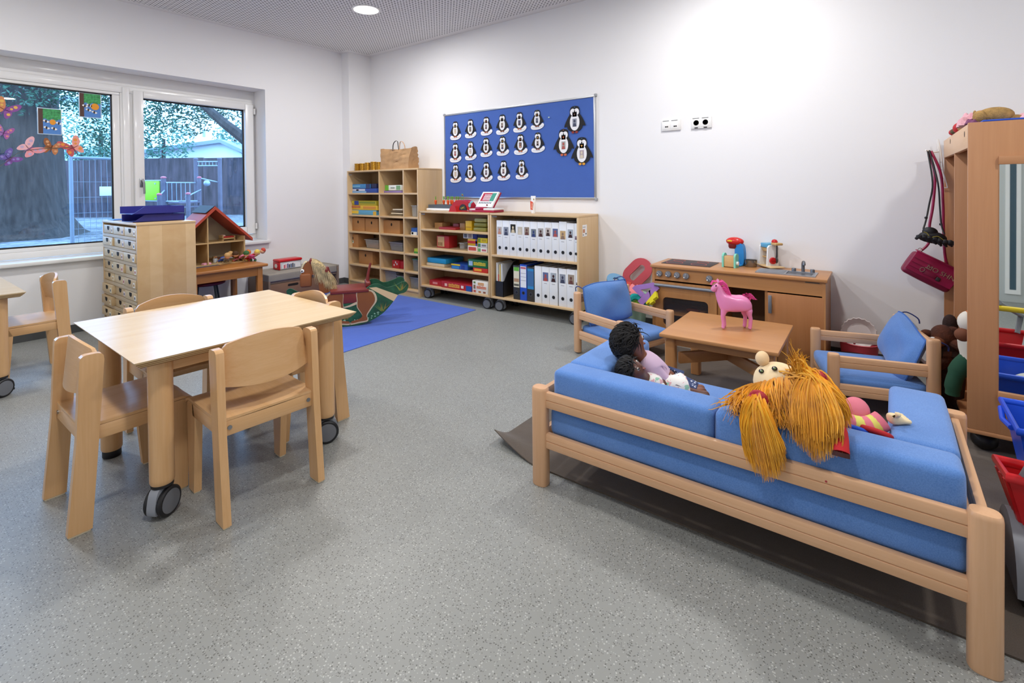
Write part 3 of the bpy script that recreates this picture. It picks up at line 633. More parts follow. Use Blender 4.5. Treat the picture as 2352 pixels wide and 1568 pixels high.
B().bb(cw-.012, cw, .018, cd-.018, CZ0, CZ1-.018).ob('back_panel', SHF('z'), dc)
rowh = (CZ1-.018-CZ0-.02)/8; colw = (cd-.036)/3
hole = pm('#1c120a', .9); rnd = random.Random(5)
for r in range(8):
    zb = CZ0+.018+r*rowh
    if r: B().bb(-.001, cw-.012, .018, cd-.018, zb-.011, zb+.011).ob('divider_rail', wood('#c9b391', '#bda684', 'y', .5), dc)
    for c in range(3):
        ya = .02+c*colw; out_ = rnd.uniform(0, .012)+(.014 if (r < 3 and c == 2) else 0)
        dm = wood(*(('#d9c197', '#cdb184') if (r+c) % 3 else ('#d0b68c', '#c2a477')), 'y', .5)
        db = B().bb(.006-out_, .30-out_, ya+.003, ya+colw-.003, zb+.0135, zb+rowh-.0155, .002).ob('drawer', dm, dc)
        yc = ya+colw*.52; zc = zb+rowh*.62
        B().prism([(yc+.026*math.cos(a), zc+.020*math.sin(a)) for a in [PI*i/8+PI for i in range(9)]]+[(yc+.026, zc+.012), (yc-.026, zc+.012)], .0045-out_, .0058-out_, 'yz').ob('grip_hole', hole, db, 0)
        B().bb(.0042-out_, .0058-out_, ya+.018, ya+.058, zb+.022, zb+rowh*.60).ob('label_card', pm(('#efe9dc', '#e9d3c8', '#f0ead6')[(r*3+c) % 3], .6), db, 0)
        B().bb(.0038-out_, .0043-out_, ya+.028, ya+.05, zb+.03, zb+rowh*.5).ob('label_print', pm(('#b05a50', '#5a5f70', '#8a6a50', '#b88a40')[rnd.randrange(4)], .6), db, 0)
for x in (.06, cw-.06):
    for y in (.08, cd-.08): caster(dc, (x, y, 0), 0., .04, False, .10)
# blue letter trays
TRB = pm('#2c2f86', .35)
def tray(label, loc, rz):
    t = thing('letter_tray', label, 'tray', loc, rz, 'blue letter trays on the drawer cabinet')
    B().bb(0, .34, 0, .25, 0, .004).ob('tray_floor', TRB, t)
    B().bb(.0, .34, .246, .25, .004, .055).ob('tray_wall', TRB, t); B().bb(.336, .34, 0, .246, .004, .055).ob('tray_wall', TRB, t)
    B().prism([(0, .0), (.34, 0), (.34, .055), (.075, .055)], 0, .004).ob('tray_wall', TRB, t, 0)
    return t
tray('dark blue plastic letter tray lying on the drawer cabinet', (CX0+.02, 4.44, CZ1), 0)
tray('dark blue plastic letter tray stacked crookedly on the other tray', (CX0+.008, 4.40, CZ1+.062), R_(2))
tag(B().bb(CX0+.02, CX0+.17, 4.90, 5.04, CZ1, CZ1+.008, .002).ob('notepad', pm('#3f7fd0', .4)), 'small blue pad at the far corner of the drawer cabinet', 'notepad')
# ================================================================ doll house corner
tb_ = thing('play_table', 'orange-brown wooden table carrying the doll house', 'table', (1.615, 4.50, 0))
tw, td, th = .655, .62, .452
B().bb(0, tw, 0, td, th-.026, th, .008, 3).ob('tabletop', OAK('x'), tb_)
for (x, y) in ((.035, .035), (tw-.035-.046, .035), (.035, td-.035-.046), (tw-.081, td-.081)): B().bb(x, x+.046, y, y+.046, .005 if y < .3 else 0, th-.026, .004).ob('leg', OAK('z'), tb_)
B().bb(.08, tw-.08, .042, .064, th-.105, th-.026).ob('apron', OAK('x'), tb_); B().bb(.08, tw-.08, td-.064, td-.042, th-.105, th-.026).ob('apron', OAK('x'), tb_)
B().bb(.042, .064, .08, td-.08, th-.105, th-.026).ob('apron', OAK('y'), tb_); B().bb(tw-.064, tw-.042, .08, td-.08, th-.105, th-.026).ob('apron', OAK('y'), tb_)
# doll house: local x right, y depth, origin front-left on the table
hm = wood('#cdb07e', '#bf9e6a', 'x', .5); hx0, hx1 = 1.672, 2.205; hyf, hyb = 4.80, 5.075
dh = thing('doll_house', 'open wooden doll house with red roof on the play table', 'doll house', (hx0, hyf, th)); hw = hx1-hx0; hd = hyb-hyf
def dhz(y, X, Y=hyf): return ony(X, y, Y).z-th
zf = .205; ze = .245; zr = .50
B().bb(0, hw, hd-.006, hd, 0, ze).prism([(0, ze), (hw, ze), (hw/2, zr)], hd-.006, hd).ob('back_wall', pm('#b7a88c', .6), dh, 0)
for x in (0, hw-.012): B().bb(x, x+.012, 0, hd, 0, ze).ob('side_wall', hm, dh, 0)
B().bb(.012, hw-.012, 0, hd-.006, 0, .010).ob('ground_floor', hm, dh, 0); B().bb(.012, hw-.012, 0, hd-.006, zf-.010, zf).ob('upper_floor', hm, dh, 0)
xm = hw*.40; B().bb(xm-.005, xm+.005, 0, hd-.006, .010, zf-.01).bb(xm-.005, xm+.005, 0, hd-.006, zf, ze+ (zr-ze)*xm/(hw/2)-.012).ob('partition', hm, dh, 0)
RRED = pm('#b2452f', .5, var=.08)
for sg in (-1, 1):
    ex = hw/2+sg*(hw/2+.055); ez = ze-.05*(zr-ze)/(hw/2)*1.05
    B().prism([(hw/2, zr), (ex, ez), (ex, ez+.026), (hw/2, zr+.030)], -.035, hd+.01).ob('roof_slope', RRED, dh, 0)
B().prism([(hw/2-.075, zr-.030), (hw/2, zr+.032), (hw/2+.012, zr+.026), (hw/2, zr+.036), (hw/2-.078, zr-.026)], -.02, hd+.012).ob('ridge_cover', pm('#20262c', .6), dh, 0)
DHX = lambda x, y, z: (hx0+x, hyf+y, th+z)
def small(name, label, cat, b, mat, loc, rz=0, group='toys at the doll house'):
    o = b.ob(name, mat); o.location = loc; o.rotation_euler = (0, 0, rz); return tag(o, label, cat, group)
def bedtoy(label, loc, rz, c1, c2, s=1.):
    t = thing('toy_bed', label, 'toy', loc, rz, 'toys at the doll house', scale=s)
    B().bb(-.05, .05, -.03, .03, .012, .022).bb(-.05, -.044, -.03, .03, 0, .045).bb(.044, .05, -.03, .03, 0, .035).ob('bed_frame', hm, t, 0); B().bb(-.043, .043, -.028, .028, .022, .034, .004).ob('bedspread', pm(c1, .7), t); B().cushion((-.032, 0, .04), (.02, .045, .012), .005, .002).ob('pillow', pm(c2, .7), t)
bedtoy('tiny wooden toy bed with red blanket on the upper floor of the doll house', DHX(.42, .11, zf), .1, '#b02a24', '#e2b8a8', 1.15)
bedtoy('tiny wooden toy bed with brown blanket on the ground floor of the doll house', DHX(.37, .15, .01), -.2, '#7a4a3a', '#d8a070', 1.1)
def doll_small(label, loc, rz, shirt, hair, lying=False, s=1.):
    t = thing('bendy_doll', label, 'doll', loc, group='toys at the doll house', rot=(R_(62), 0, rz) if lying else (0, 0, rz), scale=s)
    zz = 0 if not lying else 0
    skin('body', [((0, 0, .05), .011), ((0, 0, .075), .010), ((0, 0, .085), .005), ((.018, 0, .075), .005), ((.034, .004, .055), .004), ((-.018, 0, .075), .005), ((-.034, .004, .055), .004), ((.010, 0, .045), .007), ((.013, 0, .006), .005), ((-.010, 0, .045), .007), ((-.013, 0, .006), .005)], [(0, 1), (1, 2), (1, 3), (3, 4), (1, 5), (5, 6), (0, 7), (7, 8), (0, 9), (9, 10)], pm(shirt, .7), t, 1)
    B().sph((0, 0, .103), .017, 12, 8).ob('head', pm('#e5b088', .6), t); B().sph((0, .004, .109), (.0185, .017, .015), 12, 8).ob('hair', pm(hair, .8), t)
    for sg in (-1, 1): B().sph((sg*.013, -.008, .006), (.009, .014, .007), 8, 6).ob('shoe', pm(hair, .6), t)
def tp(x, y): return onz(x, y, th)
q1 = lambda x, y: (440+x/11.2, 560+y/11.2)
for (a, lb, sh, ha, ly, rz) in (((730, 500), 'tiny doll in blue clothes with tan shoes among the doll house toys', '#2f55c8', '#c49a62', True, .4), ((920, 510), 'tiny doll with grey shirt and tan shoes right of the blue clad doll', '#8d97a0', '#c8a068', True, -.3), ((1090, 480), 'tiny doll in pink dress lying on the play table', '#e58aa8', '#d87830', True, .9), ((1250, 455), 'tiny doll in brown clothes lying on the play table', '#7a4522', '#4a3018', True, -.6),
        ((1390, 450), 'tiny doll in red clothes lying on the play table', '#c83038', '#e8c860', True, .5), ((1480, 445), 'tiny doll in yellow clothes lying on the play table', '#e0b060', '#c84a38', True, 1.3), ((1640, 440), 'tiny doll in magenta dress at the right end of the play table', '#d0508a', '#3a6a3a', True, -.9), ((1310, 330), 'tiny doll in bright blue jacket on top of the toy heap', '#2a4fd0', '#9a9a9a', True, 2.2)):
    p = tp(*q1(*a)); doll_small(lb, (p.x, p.y+.03, th+.012), rz, sh, ha, ly, 1.45)
p = tp(*q1(420, 490)); small('toy_sofa', 'tiny tan toy sofa on the left of the doll house toys', 'toy', B().bb(-.05, .05, -.02, .02, 0, .02, .006).bb(-.05, .05, .01, .02, .02, .045, .005), pm('#b08a58', .7), p, .2)
p = tp(*q1(610, 500)); small('toy_fridge', 'tiny white toy block standing on the play table', 'toy', B().bb(-.016, .016, -.012, .012, 0, .045, .003), pm('#dfe8ee', .4), p, .3)
p = tp(*q1(380, 560)); small('toy_blanket', 'tiny pink blanket on a dark mat on the play table', 'toy', B().cushion((0, 0, .012), (.07, .045, .02), .008, .004), pm('#eda8bc', .8), (p.x, p.y, p.z+.003), .3)
p = tp(*q1(330, 590)); small('toy_mat', 'thin dark striped mat at the front edge of the play table', 'mat', B().bb(-.10, .12, -.03, .03, 0, .003), pm('#5a5560', .8), p, .12)
for i, (a, lb) in enumerate((((215, 480), 'tiny red toy chair beside the drawer cabinet'), ((390, 430), 'tiny red toy table on the play table'), ((1000, 400), 'tiny dark red toy bench in front of the doll house'))):
    p = tp(*q1(*a)); t = thing('toy_furniture', lb, 'toy', (p.x, p.y+.05, th), .2*i, 'toys at the doll house')
    B().bb(-.04, .04, -.025, .025, .036, .044).ob('seat', pm('#b81f1c', .5), t); B().bb(-.04, .04, .02, .026, .044, .09).ob('backrest', pm('#b81f1c', .5), t) if i == 0 else None
    for x in (-.035, .035):
        for y in (-.02, .02): B().bb(x-.003, x+.003, y-.003, y+.003, 0, .036).ob('leg', pm('#c9a06a', .6), t, 0)
# stool under the play table
sp = ony(474, 655, 4.92); st_ = thing('stool', 'low stool with dark red round seat under the play table', 'stool', (sp.x, 4.92, .004))
B().lathe([(.001, .268), (.135, .268), (.15, .275), (.152, .29), (.14, .302), (.001, .306)], n=32).ob('seat', pm('#7c1622', .45), st_)
for a in (.3, 1.87, 3.44, 5.01): B().tube([(.10*math.cos(a), .10*math.sin(a), .27), (.14*math.cos(a), .14*math.sin(a), .012), (.14*math.cos(a), .14*math.sin(a), 0)], .009, 8).ob('leg', pm('#33453f', .5), st_)
# ================================================================ bench with felt top
bn_ = thing('bench', 'wooden bench with grey felt cushion top against the window wall', 'bench', (2.395, 4.752, 0)); bw_, bd_, bh_ = .775, .415, .30
GRW = wood('#8a7564', '#776352', 'y', .6); FELT = fabric('#8b8377', '#9d9588', 500.)
B().bb(0, .02, 0, bd_, .004, .232, .002).ob('side_panel', GRW, bn_); B().bb(bw_-.022, bw_, 0, bd_, .004, bh_-.003, .002).ob('side_panel', GRW, bn_)
B().bb(.02, bw_-.022, .02, bd_, .20, .225).ob('seat_board', GRW, bn_)
B().cushion((bw_/2-.012, bd_/2-.004, .2625), (bw_-.026, bd_-.008, .072), .008, .002).ob('felt_cushion', FELT, bn_)
B().bb(bw_-.024, bw_+.001, -.001, bd_+.001, .288, .302, .003).ob('felt_edge', FELT, bn_)
fp_ = B().bb(.022, .60, .012, .030, .02, .198, .002).ob('front_panel', wood('#8d6a50', '#7d5a42', 'x', .5), bn_)
B().prism(rrect(.20, .31, .158, .180, .0105), .0100, .0121).ob('grip_slot', hole, fp_)
B().bb(.60, .62, .02, bd_, .02, .2).ob('inner_panel', GRW, bn_)
# red lidded box on bench
pb_ = onz(640, 615, .305)
rb = thing('pencil_box', 'red plastic box with curved lid full of crayons on the bench', 'box', (2.60, 4.98, .302), 0)
B().bb(-.005, .235, -.06, .06, 0, .082, .012, 3).ob('box_body', pm('#d3d6dc', .25, alpha=.9), rb)
B().bb(-.012, .242, -.068, .068, .078, .106, .012, 3).ob('lid', pm('#c8121c', .3), rb); B().bb(-.010, .004, -.064, .064, .0, .08, .006).ob('handle_panel', pm('#c8121c', .3), rb)
B().prism([(.02, .012)]+[(.02+.2*i/8, .055+.018*math.sin(PI*i/8)) for i in range(9)]+[(.22, .012)], -.0625, -.0605).ob('label_sheet', pm('#e6e6ea', .5), rb, 0)
for i, c in enumerate(('#d0405a', '#e0a0a8', '#4a4a80', '#2a2a40', '#304a7a', '#20203a', '#8090a8')): B().bb(.04+.018*i, .052+.018*i, -.064, -.0625, .014, .05+.004*(i % 3)).ob('crayon_print', pm(c, .5), rb, 0)
B().prism(ell(.0, .04, .025, .022, 16), -.0115, -.0102, 'yz').ob('round_label', pm('#e8e2dc', .5), rb, 0)
# ================================================================ rug and rocking horse
RUG = fabric('#2f55b4', '#3a64c8', 700.)
tag(B().prism([(1.40, 3.0), (2.02, 2.967), (3.42, 2.995), (3.44, 4.95), (1.62, 4.95), (1.62, 4.25), (1.40, 4.25)], .0005, .004, 'xy').ob('rug', RUG, None, 0), 'flat bright blue rug under the rocking horse', 'rug')
rh0 = onz(812, 747, .004)
KH = 284.
rh = thing('rocking_horse', 'painted wooden rocking horse with straw mane on the blue rug', 'rocking horse', (rh0.x+.045, rh0.y+.10, .004), R_(147))
hx = lambda px: (812-px)/KH; hz_ = lambda py: (750-py)/KH
GRN = pm('#1f5236', .5, var=.35, vs=25.); MAR = pm('#7a2a26', .4, var=.12, vs=9.); BRN = pm('#8a4f26', .5, var=.1); CRM = pm('#cbb999', .6); STR = pm('#d9bd92', .6)
side = smoothpts([(.30, .205), (.40, .26), (.47, .30), (.50, .27), (.44, .19), (.34, .105), (.20, .035), (.05, .002), (-.10, .012), (-.24, .075), (-.33, .165), (-.37, .225), (-.44, .245), (-.465, .30), (-.43, .335), (-.36, .31), (-.28, .295), (-.22, .33), (-.14, .315), (0, .20), (.15, .19)], 4, True)
for yy in (-.13, .11): B().prism(side, yy, yy+.02).ob('rocker_side', GRN, rh, 40)
yo = [.1305, -.131]  # outer faces; the local +y side faces the camera
def paint(name, pts, mat, lay, par=rh):
    d = .1302+.0012*lay
    return B().prism(pts, d-.0006, d+.0006).ob(name, mat, par, 0)
legb = smoothpts([(-.05, .29), (-.17, .28), (-.205, .20), (-.16, .13), (-.125, .075), (-.13, .03), (-.06, .02), (.01, .012), (.01, .03), (-.06, .045), (-.085, .08), (-.045, .15), (-.045, .2)], 4, True)
paint('painted_leg_outline', legb, CRM, 1); paint('painted_leg', [(x*.86-.012, z*.92+.014) for x, z in legb], BRN, 2)
legf = [(-x*.95+.02, z) for x, z in legb]; paint('painted_leg_outline', legf, CRM, 1); paint('painted_leg', [(x*.86+.012, z*.92+.014) for x, z in legf], BRN, 2)
paint('painted_tail', [(-.14, .305), (-.20, .305), (-.375, .225), (-.34, .175), (-.30, .20)], STR, 1)
paint('painted_belly', smoothpts([(-.05, .20), (.05, .165), (.14, .19), (.05, .155), (-.05, .18)], 3, True), CRM, 1)
rnd = random.Random(11); gr = B(); gy = B(); fl = B()
for cx_, cz_ in ((-.25, .10), (.25, .10), (-.40, .26), (.04, .06)):
    for i in range(15):
        a = PI/2+rnd.uniform(-.9, .9); L = rnd.uniform(.04, .10); p0 = V((cx_+rnd.uniform(-.012, .012), cz_)); p1 = p0+V((math.cos(a), math.sin(a)))*L; n_ = V((-math.sin(a), math.cos(a)))*.0022
        (gr if i % 3 else gy).prism([(p0+n_)[:], (p0-n_)[:], p1[:]], .1309, .1317)
for i in range(60): u = rnd.uniform(-.22, .22); fl.prism(ell(u, .018+abs(u)**2*1.3+rnd.uniform(0, .035), .006, .004, 6), .1309, .1316)
gr.ob('painted_grass', pm('#7d9a4a', .6), rh, 0)['kind'] = 'stuff'; gy.ob('painted_reeds', pm('#b8863c', .6), rh, 0)['kind'] = 'stuff'; fl.ob('painted_flowers', pm('#a8cfae', .6), rh, 0)['kind'] = 'stuff'
B().bb(-.14, .16, -.14, .14, .272, .298, .006).ob('seat_board', MAR, rh); B().bb(-.13, .15, -.108, .108, .19, .272).ob('seat_box', MAR, rh, 0)
for yy in (-.125, .125): B().bb(-.09, .16, yy-.006, yy+.0065, .19, .275, .003).ob('side_board', MAR, rh)
B().tube([(-.135, 0, .295), (-.145, 0, .40), (-.165, 0, .49)], [.016, .012, .009], 10).bb(-.160, -.120, -.09, .09, .30, .345, .012, 3).ob('back_support', MAR, rh)
B().tube([(.125, 0, .29), (.165, 0, .40), (.185, 0, .475)], [.020, .018, .016], 12).tube([(.185, -.09, .46), (.185, .09, .46)], .012, 10).ob('hand_grip', MAR, rh)
neck = smoothpts([(.16, .28), (.17, .40), (.22, .49), (.29, .535), (.34, .525), (.37, .47), (.385, .42), (.375, .355), (.36, .335), (.315, .335), (.305, .375), (.30, .42), (.275, .42), (.25, .36), (.235, .28)], 4, True)
B().prism(neck, -.028, .028).ob('head_and_neck', BRN, rh, 30)
B().bb(.300, .388, -.044, .044, .328, .44, .016, 3).ob('muzzle', BRN, rh)
for sg in (-1, 1):
    e = B().sph((.368, sg*.034, .462), (.014, .006, .015), 12, 8).ob('eye', WHITE, rh); B().sph((.371, sg*.039, .462), (.006, .004, .007), 10, 6).ob('pupil', BLACK, e)
    B().sph((.305, sg*.025, .535), (.012, .008, .022), 10, 8).ob('ear', MAR, rh)
    B().sph((.345, sg*.026, .335), (.010, .010, .008), 8, 6).ob('hoof_nub', pm('#4a2a18', .6), rh)
def mane(i):
    t = rnd.random(); bx, bz = (.155+.155*t, .40+.145*math.sin(t*PI*.55)+.005); sg = -1 if i % 4 == 0 else 1
    p = V((bx, sg*.01, bz)); out = []; L = rnd.uniform(.10, .21); dx = rnd.uniform(-.07, -.02)
    for k in range(6):
        u = k/5; out.append(p+V((dx*u-.01*u, sg*(.024+.016*math.sin(PI*min(1, u*1.5)))*min(1, u*3), .012*math.sin(PI*u)-L*u**1.2)))
    return out
strands(mane, 260, .0042).ob('mane', pm('#cdb98c', .8, var=.25, vs=30.), rh)['kind'] = 'stuff'
def fore(i):
    p = V((.335, rnd.uniform(-.02, .02), .53)); L = rnd.uniform(.06, .11); a = rnd.uniform(-.03, .03)
    return [p+V((.045*u+.0*u, a*u, .01*math.sin(PI*u)-L*u*u)) for u in (0, .25, .5, .75, 1)]
strands(fore, 60, .004).ob('forelock', pm('#d6c7a4', .8), rh)['kind'] = 'stuff'
# ================================================================ shelf units along the right wall
SF = 3.478
def sframe(name, label, yl, z=0): return thing(name, label, 'shelf', (SF, yl, z), -PI/2)
# local: x to the right (world -Y), y into the wall (world +X)
TL = 5.026
ts = sframe('tall_shelf', 'tall birch shelf with three columns of open compartments', TL); tw_, tz = TL-3.812, 1.335; dp = .345
cols = [TL-4.442, TL-4.042]
B().bb(0, .018, 0, dp, .0, tz-.018, .002).ob('side_panel', SHF('z'), ts); B().bb(tw_-.018, tw_, 0, dp, 0, tz-.018, .002).ob('side_panel', SHF('z'), ts)
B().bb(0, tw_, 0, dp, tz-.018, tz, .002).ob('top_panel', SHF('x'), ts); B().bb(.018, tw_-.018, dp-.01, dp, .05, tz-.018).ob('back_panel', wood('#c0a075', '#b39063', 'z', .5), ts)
for c in cols: B().bb(c-.008, c+.008, .001, dp-.01, .064, tz-.018).ob('divider', SHF('z'), ts)
B().bb(.018, tw_-.018, .012, .03, 0, .046).ob('plinth', SHF('x'), ts)
ROW = [.064, .253, .443, .634, .825, 1.078]
ed = [.018]+[v for c in cols for v in (c-.008, c+.008)]+[tw_-.018]
for z in ROW:
    for k in range(3): B().bb(ed[2*k], ed[2*k+1], .001, dp-.01, z-.018, z, .001).ob('shelf_board', SHF('x'), ts)
B().bb(.03, .09, -.001, .0, tz-.05, tz-.04).ob('maker_label', pm('#5c5f66', .5), ts, 0)
def unit(name, label, yl, yr, boards):
    t = sframe(name, label, yl); W = yl-yr; zt = .893; zb = .118
    B().bb(0, .018, 0, dp, zb, zt-.018, .002).ob('side_panel', SHF('z'), t); B().bb(W-.018, W, 0, dp, zb, zt-.018, .002).ob('side_panel', SHF('z'), t)
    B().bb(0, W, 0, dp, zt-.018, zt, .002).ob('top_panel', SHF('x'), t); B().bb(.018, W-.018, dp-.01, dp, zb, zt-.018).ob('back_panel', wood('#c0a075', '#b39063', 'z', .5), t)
    for z in boards: B().bb(.018, W-.018, .001, dp-.01, z-.018, z, .001).ob('shelf_board', SHF('x'), t)
    B().bb(.03, .085, -.001, .0, zt-.035, zt-.026).ob('maker_label', pm('#5c5f66', .5), t, 0)
    for x in (.07, W-.07):
        for y in (.06, dp-.06): caster(t, (x, y, 0), 0.15 if y < .2 else 2., .047, False, .118)
    return t
unit('shelf_unit', 'low birch shelf unit on casters holding board games', 3.800, 2.872, [.136, .331, .519, .711])
u3 = unit('shelf_unit', 'low birch shelf unit on casters full of photo binders', 2.866, 1.945, [.136, .517])
nl = B(); wst = 2.866-1.945
cc = thing('notice_card', 'small white care card taped to the side of the binder shelf', 'card', (SF+.06, 1.945-.0006, .72), 0)
B().bb(0, .075, -.001, 0, 0, .095).ob('card', WHITE, cc, 0); B().bb(.006, .04, -.0016, -.001, .03, .06).ob('printed_photo', pm('#c98e6a', .6), cc, 0); B().bb(.008, .02, -.0016, -.001, .01, .018).bb(.05, .066, -.0016, -.001, .016, .026).bb(.006, .05, -.0016, -.001, .075, .078).ob('print', DARK, cc, 0)
# ---- things lying in the compartments: boxes given by picture pixels on the shelf front
def place(px, zs, back=.03): return onx(px, 600, SF+back).y
def boxthing(name, label, cat, px0, px1, z0, h, depth, col, back=.03, group=None, rz=0, lid=None, strip=None, front=None, bev=.002):
    ya, yb = place(px0, z0, back), place(px1, z0, back); W = ya-yb
    t = thing(name, label, cat, (SF+back, ya, z0+.0004), -PI/2+rz, group)
    B().bb(0, W, 0, depth, 0, h, bev).ob('box_body', pm(col, .5) if isinstance(col, str) else col, t)
    if lid: B().bb(-.002, W+.002, -.002, depth+.002, h*.6, h+.001, .002).ob('lid', pm(lid, .5), t)
    for i, (a, b2, c, d, cl) in enumerate(strip or ()): B().bb(a*W, b2*W, -.0028, -.0022 if lid else -.0002, c*h, d*h).ob('print', pm(cl, .5), t, 0)
    return t, W
KRA = pm('#b8834e', .75, var=.08)
def craft(label, px0, px1, z0, h, depth=.22, back=.05, lab=None):
    t, W = boxthing('storage_box', label, 'box', px0, px1, z0, h, depth, KRA, back, 'brown cardboard storage boxes')
    B().prism(ell(W/2, h*.68, .013, .017, 14), -.0006, .0004).ob('grip_hole', hole, t, 0)
    if lab: B().bb(W/2-.025, W/2+.02, -.0008, .0, h*.28, h*.5).ob('label', pm('#dfe6da', .6), t, 0); B().prism(ell(W/2, h*.42, .01, .01, 10), -.0014, -.0008).ob('label_print', GREEN, t, 0)
C4 = lambda x: 770+x/4.02
def blobs(t, x0, x1, z0, z1, n, col):
    r2 = random.Random(n); b = B(); s_ = (x1-x0)/n
    for i in range(n):
        a = x0+s_*i; h_ = r2.uniform(.75, 1.)*(z1-z0); w_ = s_*.78
        b.ring([(a, z0), (a+w_, z0), (a+w_, z0+h_), (a, z0+h_)], [(a+w_*.3, z0+h_*.2), (a+w_*.7, z0+h_*.2), (a+w_*.7, z0+h_*.75), (a+w_*.3, z0+h_*.75)], -.0016, -.0004)
    b.ob('lettering', pm(col, .5), t, 0)
craft('brown cardboard box, left one of the pair in the third row of the tall shelf', C4(158), C4(275), .634, .155)
craft('brown cardboard box, right one of the pair in the third row of the tall shelf', C4(283), C4(398), .634, .152)
craft('brown cardboard box alone in the middle column of the tall shelf', C4(450), C4(600), .634, .142)
craft('brown cardboard box with a green tree label in the tall shelf', C4(113), C4(215), .443, .150, lab=True)
craft('brown cardboard box in the second lowest row of the tall shelf', C4(218), C4(345), .253, .148, .2, .07)
def tub(name, label, px0, px1, z0, h, col, a, depth=.2, lid=None, back=.06, fill=None):
    ya, yb = place(px0, z0, back), place(px1, z0, back); W = ya-yb
    t = thing(name, label, 'tub', (SF+back, ya, z0+.0004), -PI/2, 'transparent tubs in the shelves'); i = .06*W; th_ = .003
    def shell(o): return [(o+i*.5, o), (W-o-i*.5, o)]
    b = B(); q = lambda k, z, o: [(k*i+o, k*i+o, z), (W-k*i-o, k*i+o, z), (W-k*i-o, depth-k*i-o, z), (k*i+o, depth-k*i-o, z)]
    o1, o2, i1, i2 = q(1, 0, 0), q(0, h, 0), q(1, .003, .003), q(0, h, .003)
    b.add(o1+o2+i1+i2, [(3, 2, 1, 0), (8, 9, 10, 11)]+[(k, (k+1) % 4, 4+(k+1) % 4, 4+k) for k in range(4)]+[(8+k, 12+k, 12+(k+1) % 4, 8+(k+1) % 4) for k in range(4)]+[(4+k, 4+(k+1) % 4, 12+(k+1) % 4, 12+k) for k in range(4)])
    b.ob('tub_body', clearpl(col, a), t, 0)
    B().ring([(-.006, -.006), (W+.006, -.006), (W+.006, depth+.006), (-.006, depth+.006)], [(0.004, .004), (W-.004, .004), (W-.004, depth-.004), (.004, depth-.004)], h-.008, h, 'xy').ob('rim', clearpl(col, min(1, a+.2)), t, 0)
    if lid: B().bb(-.007, W+.007, -.007, depth+.007, h, h+.012, .004).ob('lid', pm(lid, .4), t)
    if fill: B().bb(i+.006, W-i-.006, i+.006, depth-i-.006, .004, h*.45, .01).ob('contents', pm(fill, .7, var=.4, vs=60.), t)
tub('plastic_tub', 'clear plastic tub with orange contents beside the tree labelled box', C4(278), C4(400), .443, .10, '#b5b0a8', .45, fill='#d07a3a')
tub('plastic_tub', 'clear tub with green lid in the middle column of the tall shelf', C4(505), C4(622), .443, .095, '#9a9aa2', .5, lid=None, fill='#5a7a5a')
tub('plastic_tub', 'large clear tub at the bottom of the middle column', C4(450), C4(560), .064, .15, '#b8b8b4', .4, fill='#8a8a86')
tub('plastic_tub', 'smaller clear tub right of the large tub at the bottom', C4(568), C4(634), .064, .115, '#b0b2b6', .45, fill='#7c8088')
tub('plastic_tub', 'clear tub at the bottom of the narrow right column', C4(690), C4(764), .064, .12, '#a8aaa8', .45, fill='#8a8880')
tub('plastic_tub', 'clear tub with dark green lid in the narrow right column', C4(716), C4(762), .253, .12, '#a0a4a0', .4, lid='#1f6a44', fill='#8f8a80')
tub('plastic_tub', 'tall clear jar in the upper narrow right column', C4(712), C4(756), .825, .12, '#c4c0b6', .35, depth=.1)
bx = lambda *a, **k: boxthing(*a, **k)
bx('game_box', 'light blue game box in the top row, upper one of two', 'box', C4(155), C4(330), 1.078+.052, .05, .2, '#3f86c0', .06, 'game boxes in the tall shelf', strip=((.1, .5, .3, .7, '#6fb0d8'), (.8, 1, 0, 1, '#20366a')))
bx('game_box', 'blue game box with white stripe in the top row, lower one of two', 'box', C4(160), C4(392), 1.078, .05, .2, '#2a4aa0', .06, 'game boxes in the tall shelf', strip=((0, .6, 0, .4, '#7fb0e0'), (.05, .55, .45, .9, '#c8d0e8'), (.2, .3, .5, .8, '#d04040')))
bx('game_box', 'dark blue small box right of the light blue game box', 'box', C4(332), C4(390), 1.078+.052, .052, .18, '#1a2450', .07, 'game boxes in the tall shelf')
bx('game_box', 'yellow and blue game box on top of the second row stack', 'box', C4(112), C4(388), .825+.112, .05, .22, '#c4b52e', .05, 'game boxes in the tall shelf', strip=((.28, .42, .05, .95, '#1f3f9a'), (.45, .95, .4, .8, '#8f9a2a'), (.02, .25, .5, .9, '#e8d84a')))
bx('game_box', 'wide yellow game box in the middle of the second row stack', 'box', C4(118), C4(395), .825+.056, .054, .22, '#e0b83a', .05, 'game boxes in the tall shelf', strip=((0, .1, 0, 1, '#2a3a8a'), (.15, .45, .4, .9, '#c0703a'), (.55, .95, .3, .8, '#d8903a')))
bx('game_box', 'blue and yellow game box at the bottom of the second row stack', 'box', C4(120), C4(385), .825, .054, .22, '#5aa0c8', .05, 'game boxes in the tall shelf', strip=((0, .1, 0, 1, '#2a3a8a'), (.12, .4, .2, .9, '#e0c040'), (.9, 1, 0, .8, '#d8b040')))
bx('game_box', 'green and white box in the top middle compartment', 'box', C4(470), C4(618), 1.078+.026, .058, .2, '#e6ebe6', .06, 'game boxes in the tall shelf', strip=((0, .22, 0, 1, '#6ab038'), (.7, .95, .1, .9, '#7aa87a'), (.35, .6, .4, .6, '#8a9a90')))
bx('book', 'flat lilac book under the green and white box', 'book', C4(455), C4(620), 1.078, .022, .2, '#8a78b0', .06)
for i, (c, lb) in enumerate((('#7a6a50', 'bottom'), ('#d8cbb0', 'second'), ('#6a5a44', 'third'), ('#e0d6c0', 'top'))):
    bx('wooden_puzzle', lb+' flat wooden puzzle of the stack in the middle column', 'puzzle', C4(500+12*(i % 2)+8*i), C4(622), .825+.021*i, .014, .2, c, .06, 'stack of wooden puzzles')
